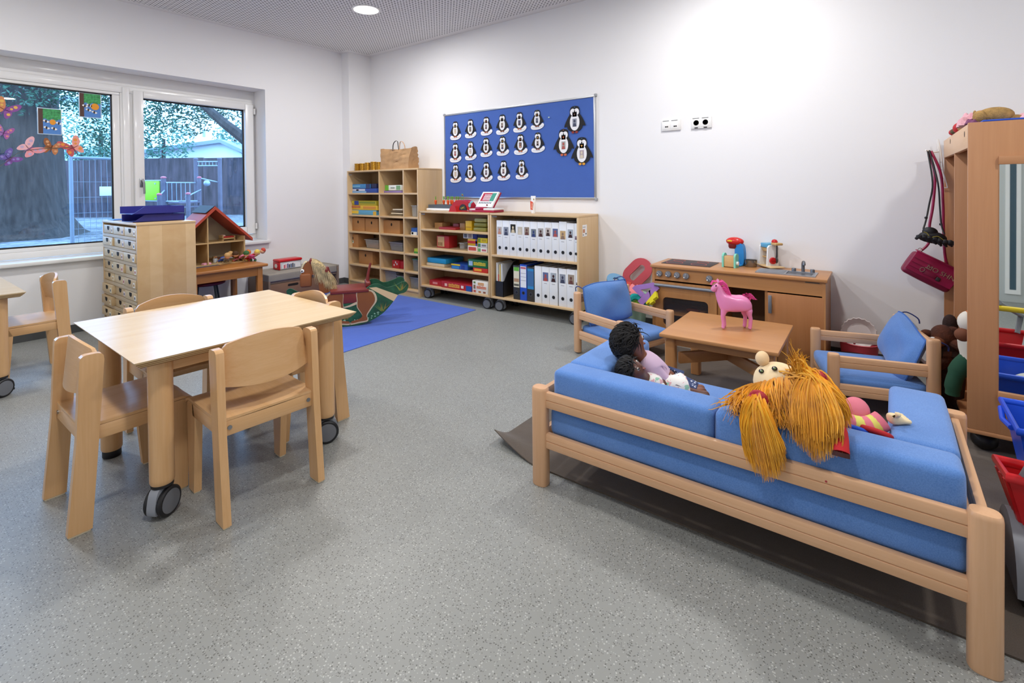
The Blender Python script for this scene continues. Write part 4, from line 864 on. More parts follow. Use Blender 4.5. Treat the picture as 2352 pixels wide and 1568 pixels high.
bx('game_box', 'small blue and white box in the narrow right column', 'box', C4(705), C4(758), .634, .075, .15, '#2f62b0', .05, 'game boxes in the tall shelf', strip=((0, 1, 0, .45, '#e2e2dc'), (.1, .4, .1, .4, '#3a8a4a')))
bx('toy_block', 'small yellow and green toy block in the narrow right column', 'toy', C4(730), C4(764), .443, .05, .08, '#b8c83a', .05, strip=((0, 1, 0, .4, '#3a8a3a'),))
t, W = bx('gift_tin', 'red christmas tin with snowmen in the middle column', 'tin', C4(525), C4(590), .253, .085, .08, '#b81f2a', .07, 'red christmas tins')
for u, v in ((.3, .4), (.7, .55), (.5, .75)): B().prism(ell(u*W, v*.085, .008, .012, 10), -.0015, -.0002).ob('snowman_print', pm('#dfe4ec', .5), t, 0)
t, W = bx('gift_tin', 'second red christmas tin half hidden by the divider', 'tin', C4(596), C4(628), .253, .08, .08, '#b02030', .08, 'red christmas tins')
# ---- on top of the tall shelf
GOLD = pm('#b98a2a', .35, .6)
for i, (px, h, n) in enumerate(((205, .088, 7), (250, .09, 7), (300, .093, 7), (357, .101, 7), (405, .092, 7), (443, .092, 7))):
    y = onx(C4(px), 380, SF+.10+.03*(i % 2)).y; r = .031 if px != 357 else .036
    t = thing('coin_stack', ('leftmost', 'second', 'third', 'tallest', 'fifth', 'rightmost')[i]+' stack of golden play coins on the tall shelf', 'coins', (SF+.10+.03*(i % 2), y, tz), group='stacks of golden play coins')
    hh = h/n; dm = B().lathe([(.001, 0), (r, 0), (r+.002, hh*.25), (r+.002, hh*.7), (r, hh*.92), (.001, hh*.92)], n=20).mesh('coin', GOLD)
    for k in range(n):
        o = bpy.data.objects.new('coin', dm); COL.objects.link(o); o.parent = t; o.location = (.001*math.sin(k*3.), .001*math.cos(k*5.), k*hh)
y = onx(C4(135), 385, SF+.08).y
t = thing('toy_figure', 'tiny dark toy figure at the left end of the tall shelf top', 'toy', (SF+.08, y, tz)); B().sph((0, 0, .012), (.018, .022, .012), 10, 6).ob('base', pm('#c9b58a', .6), t); B().sph((0, .005, .034), (.012, .012, .018), 10, 8).ob('body', DARK, t); B().sph((0, -.003, .052), .009, 8, 6).ob('head', DARK, t)
# paper bag
ya, yb = onx(C4(470), 380, SF+.12).y, onx(C4(730), 380, SF+.12).y
pbag = thing('paper_bag', 'crumpled brown paper bag with handles on the tall shelf', 'bag', (SF+.11, (ya+yb)/2, tz), -PI/2); bwid = (ya-yb)
rnd = random.Random(2); PAP = pm('#b99268', .85, var=.12, vs=12., bump=.8, bs=22.)
ph = {}
def bagp(u, v):
    a = 2*PI*u; hx_, hy_ = bwid/2*(1+.06*v), .075*(1-.35*v); m_ = max(abs(math.cos(a)), abs(math.sin(a)))
    x = math.cos(a)/m_*hx_; y = math.sin(a)/m_*hy_
    k = (round(u % 1*48), round(v*12)); d = ph.setdefault(k, rnd.uniform(-1, 1))*.010*min(1, v*3)
    return (x*(1+d*.6), y+d, .225*v+(.012*math.sin(a*2+1) if v > .9 else 0))
B().grid(bagp, 48, 12).prism([(-bwid/2, -.07), (bwid/2, -.07), (bwid/2, .07), (-bwid/2, .07)], 0, .002, 'xy').ob('bag_body', PAP, pbag, 50)
for yy, col in ((-.045, '#1d1d20'), (.045, '#c8a080')):
    B().tube(smoothpts([(-.045, yy, .20), (-.04, yy, .27), (-.015, yy*.8, .305), (.02, yy*.8, .30), (.04, yy, .26), (.05, yy, .20)], 5), .006, 8, flat=.4).ob('handle', pm(col, .7), pbag)
# ---- games in the second unit
C5 = lambda x: 940+x/5.228
g = 'games in the low shelf unit'
bx('wooden_box', 'pale wooden box in the top compartment of the game shelf', 'box', C5(310), C5(400), .711, .055, .12, '#c99b66', .16, g)
bx('game_board', 'flat red game board in the top compartment of the game shelf', 'game', C5(360), C5(560), .711, .022, .2, '#a8282a', .06, g)
bx('red_toy_box', 'dark red box behind the flat red game board', 'box', C5(530), C5(600), .711, .05, .1, '#8f3030', .18, g)
bx('wooden_box', 'small brown wooden box left of the yellow box', 'box', C5(612), C5(672), .711, .065, .1, '#9c7448', .12, g)
bx('yellow_box', 'bright yellow card box in the top compartment of the game shelf', 'box', C5(680), C5(755), .711, .092, .1, '#e0b41c', .10, g, strip=((.1, .9, .3, .4, '#b88a10'),))
for i in range(3): bx('plastic_pouch', ('lower', 'middle', 'upper')[i]+' olive plastic pouch at the right of the top compartment', 'pouch', C5(770+6*i), C5(925), .711+.043*i, .038, .2, ('#8f8a3a', '#7d7a34', '#98935a')[i], .06, 'olive plastic pouches', bev=.012)
t, W = bx('dice_house', 'red and wood toy house in the second compartment', 'toy', C5(335), C5(480), .519, .12, .12, '#b8262a', .10, g)
B().bb(.012, W*.62, -.002, .0, .012, .112).ob('wood_face', pm('#cfa878', .6), t, 0)
for k in range(3): B().bb(.02+k*.022, .034+k*.022, -.003, -.002, .02, .055).ob('slot', pm('#8a6238', .7), t, 0)
tub('plastic_cup', 'small clear plastic cup in the second compartment', C5(605), C5(660), .519, .06, '#d8d8d4', .3, depth=.06, back=.14)
for i, (a, b2, z, h, c, lb, st2) in enumerate(((705, 815, 0, .055, '#e8e0d6', 'white and red small game box at the bottom of the left stack', ((.1, .9, .2, .8, '#b84a40'),)), (705, 818, .057, .06, '#d8a818', 'yellow and red small game box on top of the left stack', ((0, 1, .35, .75, '#c02a2a'), (.85, 1, 0, 1, '#2a3a9a'))), (825, 935, 0, .042, '#e6e6e0', 'white small game box at the bottom of the right stack', ((.05, .3, .15, .85, '#5a9a5a'), (.45, .9, .3, .7, '#b06070'))), (825, 935, .044, .042, '#e4e4de', 'white small game box in the middle of the right stack', ((.05, .3, .15, .85, '#4a8a5a'), (.45, .9, .3, .7, '#8a8a90'))), (825, 935, .088, .045, '#e8d020', 'yellow small game box on top of the right stack', ((.05, .3, .15, .85, '#7a9a3a'), (.45, .9, .3, .7, '#c0a010'))),
        (768, 818, .120, .05, '#22307a', 'dark blue small game box on the left stack', ()), (822, 932, .134, .042, '#1a1f44', 'almost black small game box on the right stack', ()))):
    bx('game_box', lb, 'box', C5(a), C5(b2), .519+z, h, .1, c, .04+.004*i, 'small game boxes in stacks', strip=st2)
bx('photo_card_box', 'white box with portrait prints lying on the left stack', 'box', C5(652), C5(764), .519+.119, .05, .08, '#dcdcdc', .06, g, strip=((.1, .4, .15, .85, '#6a6a72'), (.55, .9, .15, .85, '#9a8a86')))
t, W = bx('letter_basket', 'turquoise plastic basket stacked on a clear tray', 'basket', C5(215), C5(440), .331+.034, .05, .26, '#1f96c8', .05, g, bev=.008)
B().bb(.012, W-.012, .012, .24, .04, .0505).ob('basket_inside', pm('#125f86', .6), t)
bx('clear_tray', 'clear plastic tray under the turquoise basket', 'tray', C5(205), C5(420), .331, .032, .26, '#c9b595', .04, g, bev=.006)
bx('game_box', 'flat blue and yellow game box in the third compartment', 'box', C5(505), C5(700), .331, .05, .2, '#2456b0', .05, g, strip=((0, .55, .7, 1, '#e0c828'), (.62, .8, .1, .9, '#1a3a90'), (.05, .5, .1, .6, '#2a80c8')))
t, W = bx('game_box', 'green game box with yellow lettering lying on the red one', 'box', C5(705), C5(938), .331+.042, .072, .24, '#1f6b3c', .03, g, strip=((.05, .25, .2, .8, '#9ab8d8'),))
blobs(t, W*.30, W*.92, .022, .055, 10, '#e8d040')
bx('game_box', 'red game box under the green game box', 'box', C5(765), C5(938), .331, .040, .24, '#c02a1e', .03, g, strip=((.1, .6, .3, .8, '#e0a030'),))
bx('game_box', 'red game box on the left of the bottom compartment', 'box', C5(240), C5(380), .136, .052, .24, '#b8202a', .05, g, strip=((.3, .7, .3, .7, '#e08a8a'),))
t, W = bx('game_box', 'wide red game box in the middle of the bottom compartment', 'box', C5(382), C5(748), .136, .064, .25, '#b01f28', .03, g, strip=((.12, .2, .3, .7, '#e8c0b0'), (.66, .74, .3, .7, '#e8d8d0'), (.82, 1, 0, .8, '#1f4f9a')))
blobs(t, W*.25, W*.62, .016, .054, 7, '#e8b04a')
t, W = bx('game_box', 'upright white game box with orange lettering at the bottom right', 'box', C5(755), C5(942), .136, .118, .06, '#e8e2d4', .015, g, strip=((.08, .2, .35, .65, '#8a6a4a'), (.08, .22, .08, .24, '#c0503a'), (.4, .55, .08, .2, '#b8702a'), (.7, .85, .08, .2, '#8a4a2a'), (.08, .2, .78, .92, '#6a8a4a')))
blobs(t, W*.36, W*.76, .078, .104, 5, '#d8903a'); blobs(t, W*.28, W*.90, .046, .074, 7, '#d8602a')
# ---- binders
C6 = lambda x: 1100+x/5.6
ORD = ['first', 'second', 'third', 'fourth', 'fifth', 'sixth', 'seventh', 'eighth', 'ninth', 'tenth', 'eleventh', 'twelfth']
PBG = ['#b8b0ac', '#8f94a0', '#1c1d18', '#c8bfae', '#9a8a78', '#707a80', '#a8a4a0', '#c4b8b0', '#5f6a90', '#c8a878', '#a8b0b8', '#b0a0a8']
PFG = ['#c48a72', '#3a3f58', '#d8c8a8', '#d8cbb4', '#6a3f38', '#2a3a70', '#4a2a28', '#3a2420', '#b05048', '#8a7060', '#3a1a1c', '#604048']
def binder(label, px0, px1, z0, h, i, photo=True, pz=.62, body='#e9eaec', spine=None, back=.02, grp='white photo binders'):
    ya, yb = place(px0, z0, back), max(place(px1, z0, back), 1.965); W = ya-yb-.0015
    t = thing('ring_binder', label, 'binder', (SF+back, ya, z0+.0004), -PI/2, grp)
    bm_ = pm(body, .45)
    B().bb(0, W, 0, .004, 0, h, .0012).bb(0, .0025, .004, .275, 0, h).bb(W-.0025, W, .004, .275, 0, h).ob('cover', bm_, t); B().bb(.006, W-.006, .03, .26, .006, h-.012).ob('pages', pm('#dcdad4', .8), t, 0)
    hz0 = h*.21; rr = min(.0135, W*.36); B().prism(ell(W/2, hz0, rr, rr, 18), -.0008, .0002).ob('finger_hole', pm('#0e0e10', .5), t, 0)
    B().ring(ell(W/2, hz0, rr*1.14, rr*1.14, 18), ell(W/2, hz0, rr, rr, 18), -.001, .0).ob('hole_ring', STEEL, t, 0)
    if spine:
        sp_ = B().bb(.005, W-.005, -.0008, .0, h*.36, h*.95).ob('spine_label', pm(spine[0], .6), t, 0)
        for (a, b2, c) in spine[1:]: B().bb(.008, W-.008, -.0014, -.0008, h*a, h*b2).ob('label_print', pm(c, .6), sp_, 0)
    if photo:
        w2 = W*.36; z1 = h*pz; hh = w2*2*1.35
        ph_ = B().bb(W/2-w2, W/2+w2, -.0010, -.0002, z1, z1+hh).ob('photo', pm(PBG[i % 12], .35), t, 0)
        B().prism(ell(W/2, z1+hh*.62, w2*.36, w2*.46, 12), -.0015, -.0010).prism([(W/2-w2*.75, z1), (W/2+w2*.75, z1), (W/2+w2*.45, z1+hh*.4), (W/2-w2*.45, z1+hh*.4)], -.0015, -.0010).ob('portrait', pm(PFG[i % 12], .4), ph_, 0)
        B().bb(W/2-w2*.6, W/2+w2*.5, -.0006, .0, z1-.022, z1-.019).ob('name_line', pm('#6a6a70', .6), t, 0)
xs = [232, 310, 398, 490, 576, 664, 752, 846, 940, 1034, 1132, 1230, 1310]
for i in range(12):
    binder('%s white photo binder from the left on the upper binder shelf' % ORD[i], C6(xs[i]), C6(xs[i+1]), .517, .312 if i != 9 else .322, i, pz=(.60, .58, .66, .62, .62, .58, .60, .63, .62, .55, .62, .58)[i])
xs2 = [808, 906, 1024, 1128, 1240, 1330]
binder('slim dark binder with green and beige spine label on the lower shelf', C6(440), C6(524), .136, .30, 0, False, body='#2e3030', spine=('#ddd8c0', (.84, .95, '#5fae3c'), (.52, .62, '#b08a6a'), (.4, .46, '#5a5a50')), grp='binders on the lower shelf')
binder('royal blue binder with white spine label on the lower shelf', C6(526), C6(614), .136, .315, 0, False, body='#1d4fc0', spine=('#e6e8f0', (.88, .93, '#c05a6a'), (.55, .56, '#8a8aa0'), (.65, .66, '#8a8aa0'), (.75, .76, '#8a8aa0')), grp='binders on the lower shelf')
binder('dark binder with bright blue spine and red lettering on the lower shelf', C6(616), C6(710), .136, .30, 0, False, body='#33302e', spine=('#2a86c4', (.45, .88, '#3a6aa0')), grp='binders on the lower shelf')
binder('plain white binder without photo on the lower shelf', C6(714), C6(806), .136, .315, 0, False, grp='binders on the lower shelf')
for i in range(5): binder('%s white photo binder from the left on the lower binder shelf' % ORD[i], C6(xs2[i]), C6(xs2[i+1]-(14 if i == 1 else 0)), .136, .315, (8, 9, 11, 1, 3)[i]+i, pz=.62, grp='binders on the lower shelf')
# magazine file
ya, yb = place(C6(218), 0), place(C6(318), 0); W = ya-yb
mf = thing('magazine_file', 'black magazine file stuffed with papers at the left of the lower shelf', 'file box', (SF+.02, ya, .1364), -PI/2)
for x in (0, W-.003): B().prism([(0, 0), (.24, 0), (.24, .31), (.16, .30), (.07, .22), (.02, .145), (0, .14)], x, x+.003, 'yz').ob('side_wall', pm('#1d1e22', .5), mf, 0)
B().bb(0, W, 0, .003, 0, .14).ob('front_wall', pm('#1d1e22', .5), mf, 0); B().bb(0, W, 0, .24, 0, .003).ob('bottom', pm('#1d1e22', .5), mf, 0); B().bb(0, W, .237, .24, 0, .31).ob('back_wall', pm('#1d1e22', .5), mf, 0)
for i, (c, h) in enumerate((('#dfe2e6', .305), ('#e6e6e2', .30), ('#c8503a', .20), ('#d8c8a0', .29), ('#d0b050', .288), ('#e2e2dc', .30), ('#d6d8dc', .295))): B().bb(.006+i*.0105, .013+i*.0105, .008, .225, .004, h).ob('paper', pm(c, .7), mf, 0)
# ================================================================ on top of the low shelf units
ZT = .893
def topy(px, b): return onx(px, 480, SF+b).y
C10 = lambda x: 975+x/8.71
ya, yb = topy(C10(60), .10), topy(C10(560), .10); W = ya-yb
kt = thing('carrot_tray', 'white tray with grey foam block and orange carrots on the game shelf', 'game', (SF+.08, ya, ZT), -PI/2)
B().bb(0, W, 0, .20, 0, .026, .01, 3).ob('tray', WHITE, kt)
B().bb(.012, W-.012, .02, .18, .026, .062).ob('foam_block', pm('#565d66', .9, bump=.6, bs=120.), kt)
for i, px in enumerate((240, 360, 400, 425, 490, 535, 575, 605)):
    x = ya-topy(C10(px), .14); x = min(max(x, .03), W-.03); y = .05+.03*(i % 4)
    ca = B().lathe([(.001, 0), (.008, .004), (.0135, .03), (.012, .045), (.003, .05)], (x, y, .06), 12).ob('carrot', pm('#e8581e', .6), kt)
    gb = B()
    for k in range(4): a = k*1.6+i; gb.tube([(x, y, .108), (x+.004*math.cos(a), y+.004*math.sin(a), .13), (x+.008*math.cos(a), y+.008*math.sin(a), .15)], [.003, .0028, .001], 6)
    gb.ob('carrot_top', pm('#6fae3a', .6), ca)
x = ya-topy(C10(705), .16); B().tube(smoothpts([(x-.014, .12, .10), (x-.014, .12, .165), (x+.010, .12, .165), (x+.010, .12, .11)], 4), .0025, 6).ob('green_clip', pm('#58b048', .5), kt); B().sph((x+.002, .12, .16), (.008, .004, .008), 8, 6).ob('red_bead', RED, kt)
# red toy vacuum
ya, yb = topy(C10(540), .06), topy(C10(900), .06); W = ya-yb
rv = thing('toy_iron', 'shiny red toy appliance with yellow lettering on the game shelf', 'toy', (SF+.03, ya, ZT), -PI/2)
arc = [(W*(.5-.5*math.cos(PI*i/14)), .115*math.sin(PI*i/14)**.8) for i in range(15)]
B().prism([(0, 0)]+[(p[0], p[1]) for p in arc[1:-1]]+[(W, 0)], .02, .14).ob('housing', pm('#b81f1e', .25), rv, 50)
B().prism([(.0, 0), (W*.45, 0), (W*.36, .055), (W*.12, .06)], -.01, .03).ob('nozzle', pm('#c02a28', .25), rv, 0)
sl = B().prism([(W*.52, .018)]+[(W*(.70-.20*math.cos(PI*i/10)), .02+.055*math.sin(PI*i/10)) for i in range(11)]+[(W*.9, .018)], .012, .021).ob('dark_panel', pm('#26201a', .4), rv, 0)
B().text('UAC', .026, MX.Translation((W*.70, .011, .040)) @ MX.Rotation(PI/2, 4, 'X') @ MX.Rotation(.25, 4, 'Z')).ob('lettering', pm('#d8c23a', .5), sl, 0)
# toy cash register
ya, yb = topy(C10(900), .08), topy(C10(1430), .08); W = ya-yb
cr = thing('toy_cash_register', 'white and crimson toy cash register with tilted keypad screen', 'toy', (SF+.05, ya, ZT), -PI/2); CRI = pm('#a8123c', .35)
B().bb(.02, W-.005, 0, .16, 0, .022, .008, 3).ob('base', CRI, cr); B().bb(W*.60, W, .0, .155, .022, .040, .006).bb(.0, W*.28, .01, .12, .018, .032, .005).ob('cover', WHITE, cr); B().bb(W*.28, W*.60, .005, .15, .022, .050, .006).ob('column', CRI, cr)
mS = MX.Translation((W*.20, .05, .048)) @ MX.Rotation(R_(-24), 4, 'X') @ MX.Rotation(R_(0), 4, 'Y')
sk = lambda x, z: (x+.28*z*.0, z)
par = lambda x0, x1, z0, z1, s=.28: [(x0+s*z0, z0), (x1+s*z0, z0), (x1+s*z1, z1), (x0+s*z1, z1)]
B().prism(par(0, W*.60, 0, .155), -.006, .012, 'xz', mS).ob('screen_frame', WHITE, cr, 0); B().prism(par(0.004, W*.61, .002, .157), .012, .03, 'xz', mS).ob('screen_back', CRI, cr, 0)
kp = B().prism(par(W*.06, W*.40, .060, .142), -.0072, -.006, 'xz', mS).ob('red_field', pm('#b81f42', .4), cr, 0); B().prism(par(W*.40, W*.55, .060, .142), -.0072, -.006, 'xz', mS).ob('green_field', pm('#3f9a86', .4), cr, 0)
kb = B(); kd = B()
for r in range(4):
    for c in range(5): kb.prism(par(W*(.14+.055*c), W*(.18+.055*c), .068+.016*r, .079+.016*r), -.0085, -.0072, 'xz', mS)
for c in range(8): kd.prism(par(W*(.06+.06*c), W*(.09+.06*c), .034, .05), -.0074, -.006, 'xz', mS)
kb.ob('key', pm('#e8e6ea', .4), cr, 0); kd.ob('key_print', pm('#5a6a78', .5), cr, 0)
B().sph(tuple(mS @ V((W*.42, -.008, .018))), (.009, .005, .009), 12, 8).ob('round_button', pm('#7a0f2c', .35), cr)
B().tube(smoothpts([(W*.02, .02, .05), (W*.06, .02, .085), (W*.14, .02, .10)], 4), [.012, .012, .01], 10).ob('scanner', pm('#8fd0de', .4), cr); B().sph((W*.05, .01, .095), .010, 10, 8).ob('scanner_button', RED, cr)
B().tube(smoothpts([(W*.05, .02, .045), (-.0, .0, .02), (.02, -.01, .012), (W*.2, -.008, .012)], 5), .0025, 6).ob('cord', GREYP, cr)
# toothpaste tube
yt = topy(1225, .12); tp_ = thing('toothpaste_tube', 'white and orange toothpaste tube standing on its cap on the binder shelf', 'tube', (SF+.16, onx(1225, 480, SF+.16).y, ZT), -PI/2)
B().lathe([(.017, 0), (.018, .004), (.018, .026), (.016, .03)], n=20).ob('cap', WHITE, tp_)
B().grid(lambda u, v: ((.0175+.009*v)*math.cos(2*PI*u), (.0175*(1-v)+.0008)*math.sin(2*PI*u), .03+.125*v), 24, 8).ob('tube_body', WHITE, tp_, 60)
B().prism([(-.017, .032), (.006, .032), (.010, .098), (-.020, .112)], -.019, -.0172).ob('orange_field', pm('#e2502a', .45), tp_, 0)
B().text('elmex', .022, MX.Translation((-.001, -.0195, .066)) @ MX.Rotation(PI/2, 4, 'X') @ MX.Rotation(PI/2, 4, 'Z')).ob('lettering', pm('#f6ead2', .5), tp_, 0)
B().prism(ell(.009, .125, .006, .008, 10), -.0085, -.0065).ob('leaf_print', pm('#b8a860', .5), tp_, 0)
# ================================================================ pinboard with penguins
PBX = WX-.016
pbd = thing('pinboard', 'large blue felt pinboard with aluminium frame on the white wall', 'pinboard', (WX, 3.762, 1.016), -PI/2); pw, phh = 1.80, .892
B().bb(.012, pw-.012, -.012, 0, .012, phh-.012).ob('felt_panel', fabric('#3c5fae', '#4468b8', 900.), pbd, 0)
for (a, b2, c, d) in ((0, pw, 0, .016), (0, pw, phh-.016, phh), (0, .016, .016, phh-.016), (pw-.016, pw, .016, phh-.016)): B().bb(a, b2, -.018, 0, c, d, .002).ob('frame_rail', ALU, pbd)
for x in (0, pw):
    for z in (0, phh): B().box((x, -.009, z), (.024, .020, .024), .005).ob('corner_cap', pm('#9ea2a6', .5), pbd)
PBL, PWH, PGR = pm('#17161a', .75), pm('#f1f1f4', .6), pm('#4a2a22', .7)
def penguin(label, px, py_top, py_bot, i, small_=True):
    c0_ = onx(px, py_bot, PBX); c1_ = onx(px, py_top, PBX); H = c1_.z-c0_.z
    t = thing('paper_penguin', label, 'penguin', (PBX-.001, c0_.y, c0_.z), -PI/2, 'small paper penguins on the pinboard' if small_ else 'large paper penguins on the pinboard')
    rn = random.Random(i); b0 = .16 if small_ else .03; S = H/(1+b0) if small_ else H
    q = lambda pts: [(x*S, (z+b0)*S if small_ else z*S) for x, z in pts]
    L = lambda k: (-.0016*k, -.0016*k-.0012)
    if small_:
        fl_ = smoothpts([(-.46, .02), (-.36, .12), (-.2, .10), (0, .14), (.2, .12), (.36, .20), (.47, .12), (.42, -.02), (.2, -.13), (-.1, -.16), (-.38, -.12)], 4, True)
        B().prism(q([(x, z) for x, z in fl_]), *L(0)).ob('ice_floe', PWH, t, 0)
        B().prism(q([(-.36, -.02), (-.1, -.05), (.2, -.03), (.4, .04), (.4, .025), (.2, -.045), (-.1, -.065), (-.36, -.035)]), *L(1)).ob('floe_line', pm('#b9c0d0', .6), t, 0)
    body = smoothpts([(0, 1.0), (.15, .96), (.205, .83), (.21, .70), (.29, .58), (.40, .38), (.44, .24), (.33, .27), (.30, .17), (.16, .07), (0, .05)], 3)
    body = body+[(-x, z) for x, z in reversed(body[1:-1])]
    B().prism(q(body), *L(1)).ob('body', PBL, t, 0)
    B().prism(q(ell(0, .40, .20, .305, 22)), *L(2)).prism(q(ell(-.080, .775, .106, .125, 16)), *L(2)).prism(q(ell(.080, .775, .106, .125, 16)), *L(2)).bb(-.09*S, .09*S, L(2)[1], L(2)[0], (.60+(b0 if small_ else 0))*S, (.76+(b0 if small_ else 0))*S).ob('belly', PWH, t, 0)
    for sg in (-1, 1): B().prism(q(ell(sg*.062, .77, .016, .018, 8)), *L(3)).ob('eye', PBL, t, 0)
    B().prism(q([(-.045, .715), (.045, .715), (0, .635)]), *L(3)).ob('beak', pm(('#b05a32', '#5a3a30', '#c8823a', '#d8a050')[rn.randrange(4) if small_ else (0, 3, 1)[i % 3]], .6), t, 0)
    ft = pm(('#a04a26', '#b8602e', '#7a3a22')[rn.randrange(3)] if small_ else ('#c8643a', '#e0a02a', '#8a2a1c')[i % 3], .6)
    for sg in (-1, 1): B().prism(q(ell(sg*.075, .035, .062, .045, 12)), *L(2)).ob('foot', ft, t, 0)
    pp_ = B().prism(q([(-.085, .24), (.085, .24), (.085, .53), (-.085, .53)]), *L(3)).ob('photo', pm(PBG[(i*5) % 12], .4), t, 0)
    B().prism(q(ell(0, .44, .04, .055, 10)), *L(4)).prism(q([(-.07, .245), (.07, .245), (.045, .36), (-.045, .36)]), *L(4)).ob('portrait', pm(PFG[(i*7+2) % 12], .5), pp_, 0)
    B().prism(q(ell(0, .955, .03, .022, 8)), *L(2)).ob('pin', pm(('#7a3a2a', '#8a8a2a', '#1f4f6a')[rn.randrange(3)], .5), t, 0)
C7 = lambda x, y: (1010+x/5.6, 200+y/5.6)
rows = [[(205, 440, 680), (398, 412, 655), (602, 380, 622), (808, 350, 612), (1030, 320, 582), (1256, 292, 547)],
        [(205, 718, 968), (400, 696, 940), (600, 650, 898), (812, 630, 882), (1042, 604, 870), (1265, 582, 842)],
        [(208, 988, 1228), (395, 980, 1222), (603, 962, 1214), (825, 942, 1200), (1058, 935, 1186)]]
k = 0
for r, rn_ in zip(rows, ('top', 'middle', 'bottom')):
    for j, (x, a, b2) in enumerate(r):
        penguin('small paper penguin on ice floe, %s from the left in the %s row' % (ORD[j], rn_), C7(x, 0)[0], C7(0, a)[1], C7(0, b2)[1], k); k += 1
for x, a, b2, lb in ((1740, 240, 592, 'large paper penguin with orange feet, highest on the pinboard right side'), (1597, 537, 882, 'large paper penguin with yellow feet, left of the three big ones'), (1832, 642, 1000, 'large paper penguin with dark red feet, lowest of the three big ones')):
    penguin(lb, C7(x, 0)[0], C7(0, a)[1], C7(0, b2)[1], k, False); k += 1
pp2 = onx(*C7(1408, 390), PBX); tag(B().sph((pp2.x-.006, pp2.y, pp2.z), (.004, .008, .006), 10, 8).ob('push_pin', pm('#cfe8d8', .4)), 'single pale push pin in the free felt of the pinboard', 'pin')
# ================================================================ wall sockets
def socket(label, y0, kind):
    t = thing('wall_socket', label, 'socket', (WX, y0, 1.555), -PI/2); SW = pm('#ecebe8', .35)
    B().bb(0, .150, -.012, 0, 0, .083, .003).ob('frame', SW, t)
    for k in range(2):
        x = .009+.067*k; ins = B().bb(x, x+.060, -.0135, -.0125, .012, .072, .001).ob('insert', pm('#f3f2ef', .3), t)
        B().bb(x+.004, x+.052, -.0140, -.0125, .0745, .0795).ob('label_strip', pm('#8d8f90', .5), ins, 0)
        if kind == 'net': B().bb(x+.022, x+.034, -.0145, -.013, .026, .036).bb(x+.036, x+.046, -.0145, -.013, .026, .036).ob('jack', BLACK, ins, 0)
        else:
            B().lathe([(.0205, 0), (.0205, .001), (.019, .001), (.0185, -.004), (.001, -.004)], n=24, rot=MX.Rotation(PI/2, 3, 'X'), at=(x+.030, -.0135, .043)).ob('well', pm('#7d7c7a', .5), ins)
            B().bb(x+.018, x+.042, -.0146, -.0126, .001, .009).ob('usb_mark', DARK, ins, 0)
socket('white double network socket on the wall right of the pinboard', 1.390, 'net'); socket('white double power socket on the wall, right one of the two', 1.161, 'pow')
# ================================================================ play kitchen
KX, KY0, KY1, KZ = 3.46, 1.337, .266, .56
KW, KD = KY0-KY1, WX-.01-KX
kt_ = thing('play_kitchen', 'wooden play kitchen with stove, oven, sink and cupboard against the wall', 'play kitchen', (KX, KY0, 0), -PI/2)
C8 = lambda x, y: (1480+x/5.059, 530+y/5.059)
def kq(x, y): p = onx(*C8(x, y), KX); return (KY0-p.y, p.z)
B().bb(-.008, KW+.006, -.012, KD, KZ-.020, KZ, .004).ob('countertop', KIT('x'), kt_)
yl_ = .0
B().bb(.004, .022, .0, KD, .0, KZ-.02).ob('side_panel', KIT('z'), kt_); B().bb(KW-.022, KW-.004, 0, KD, 0, KZ-.02).ob('side_panel', KIT('z'), kt_)
xo = kq(840, 900)[0]; xd0, zd1 = kq(1430, 705); xd1 = KW-.012
B().bb(.022, KW-.022, .004, .018, KZ-.105, KZ-.02).ob('control_panel', KIT('x'), kt_)
B().bb(xo+.002, xo+.018, .018, KD-.01, .06, KZ-.105).ob('inner_panel', KIT('z'), kt_); B().bb(xd0-.018, xd0-.002, .018, KD-.01, .06, KZ-.105).ob('inner_panel', KIT('z'), kt_)
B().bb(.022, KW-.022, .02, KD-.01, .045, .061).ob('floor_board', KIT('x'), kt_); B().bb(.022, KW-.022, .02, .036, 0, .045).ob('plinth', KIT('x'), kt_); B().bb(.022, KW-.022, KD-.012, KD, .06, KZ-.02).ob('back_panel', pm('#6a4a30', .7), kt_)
for i, (x, y) in enumerate(((175, 495), (278, 502), (380, 514), (485, 526), (755, 555))):
    u, z = kq(x, y); kn = B().lathe([(.0215, 0), (.0225, .006), (.019, .016), (.001, .017)], n=24, rot=MX.Rotation(PI/2, 3, 'X'), at=(u, .004, z)).ob('knob', pm('#8b8d92', .35, .4), kt_)
    m_ = MX.Translation((u, -.014, z)) @ MX.Rotation((.7, .9, 1.0, 1.6, .8)[i], 4, 'Y')
    g_ = B().box((0, 0, 0), (.034, .006, .008), .003); g_.v = [tuple(m_ @ V(p)) for p in g_.v]; g_.ob('knob_grip', pm('#9da0a6', .3, .4), kn)
    B().sph((u-.010, -.015, z-.010), (.0045, .003, .0045), 8, 6).ob('marker_dot', WHITE, kn)
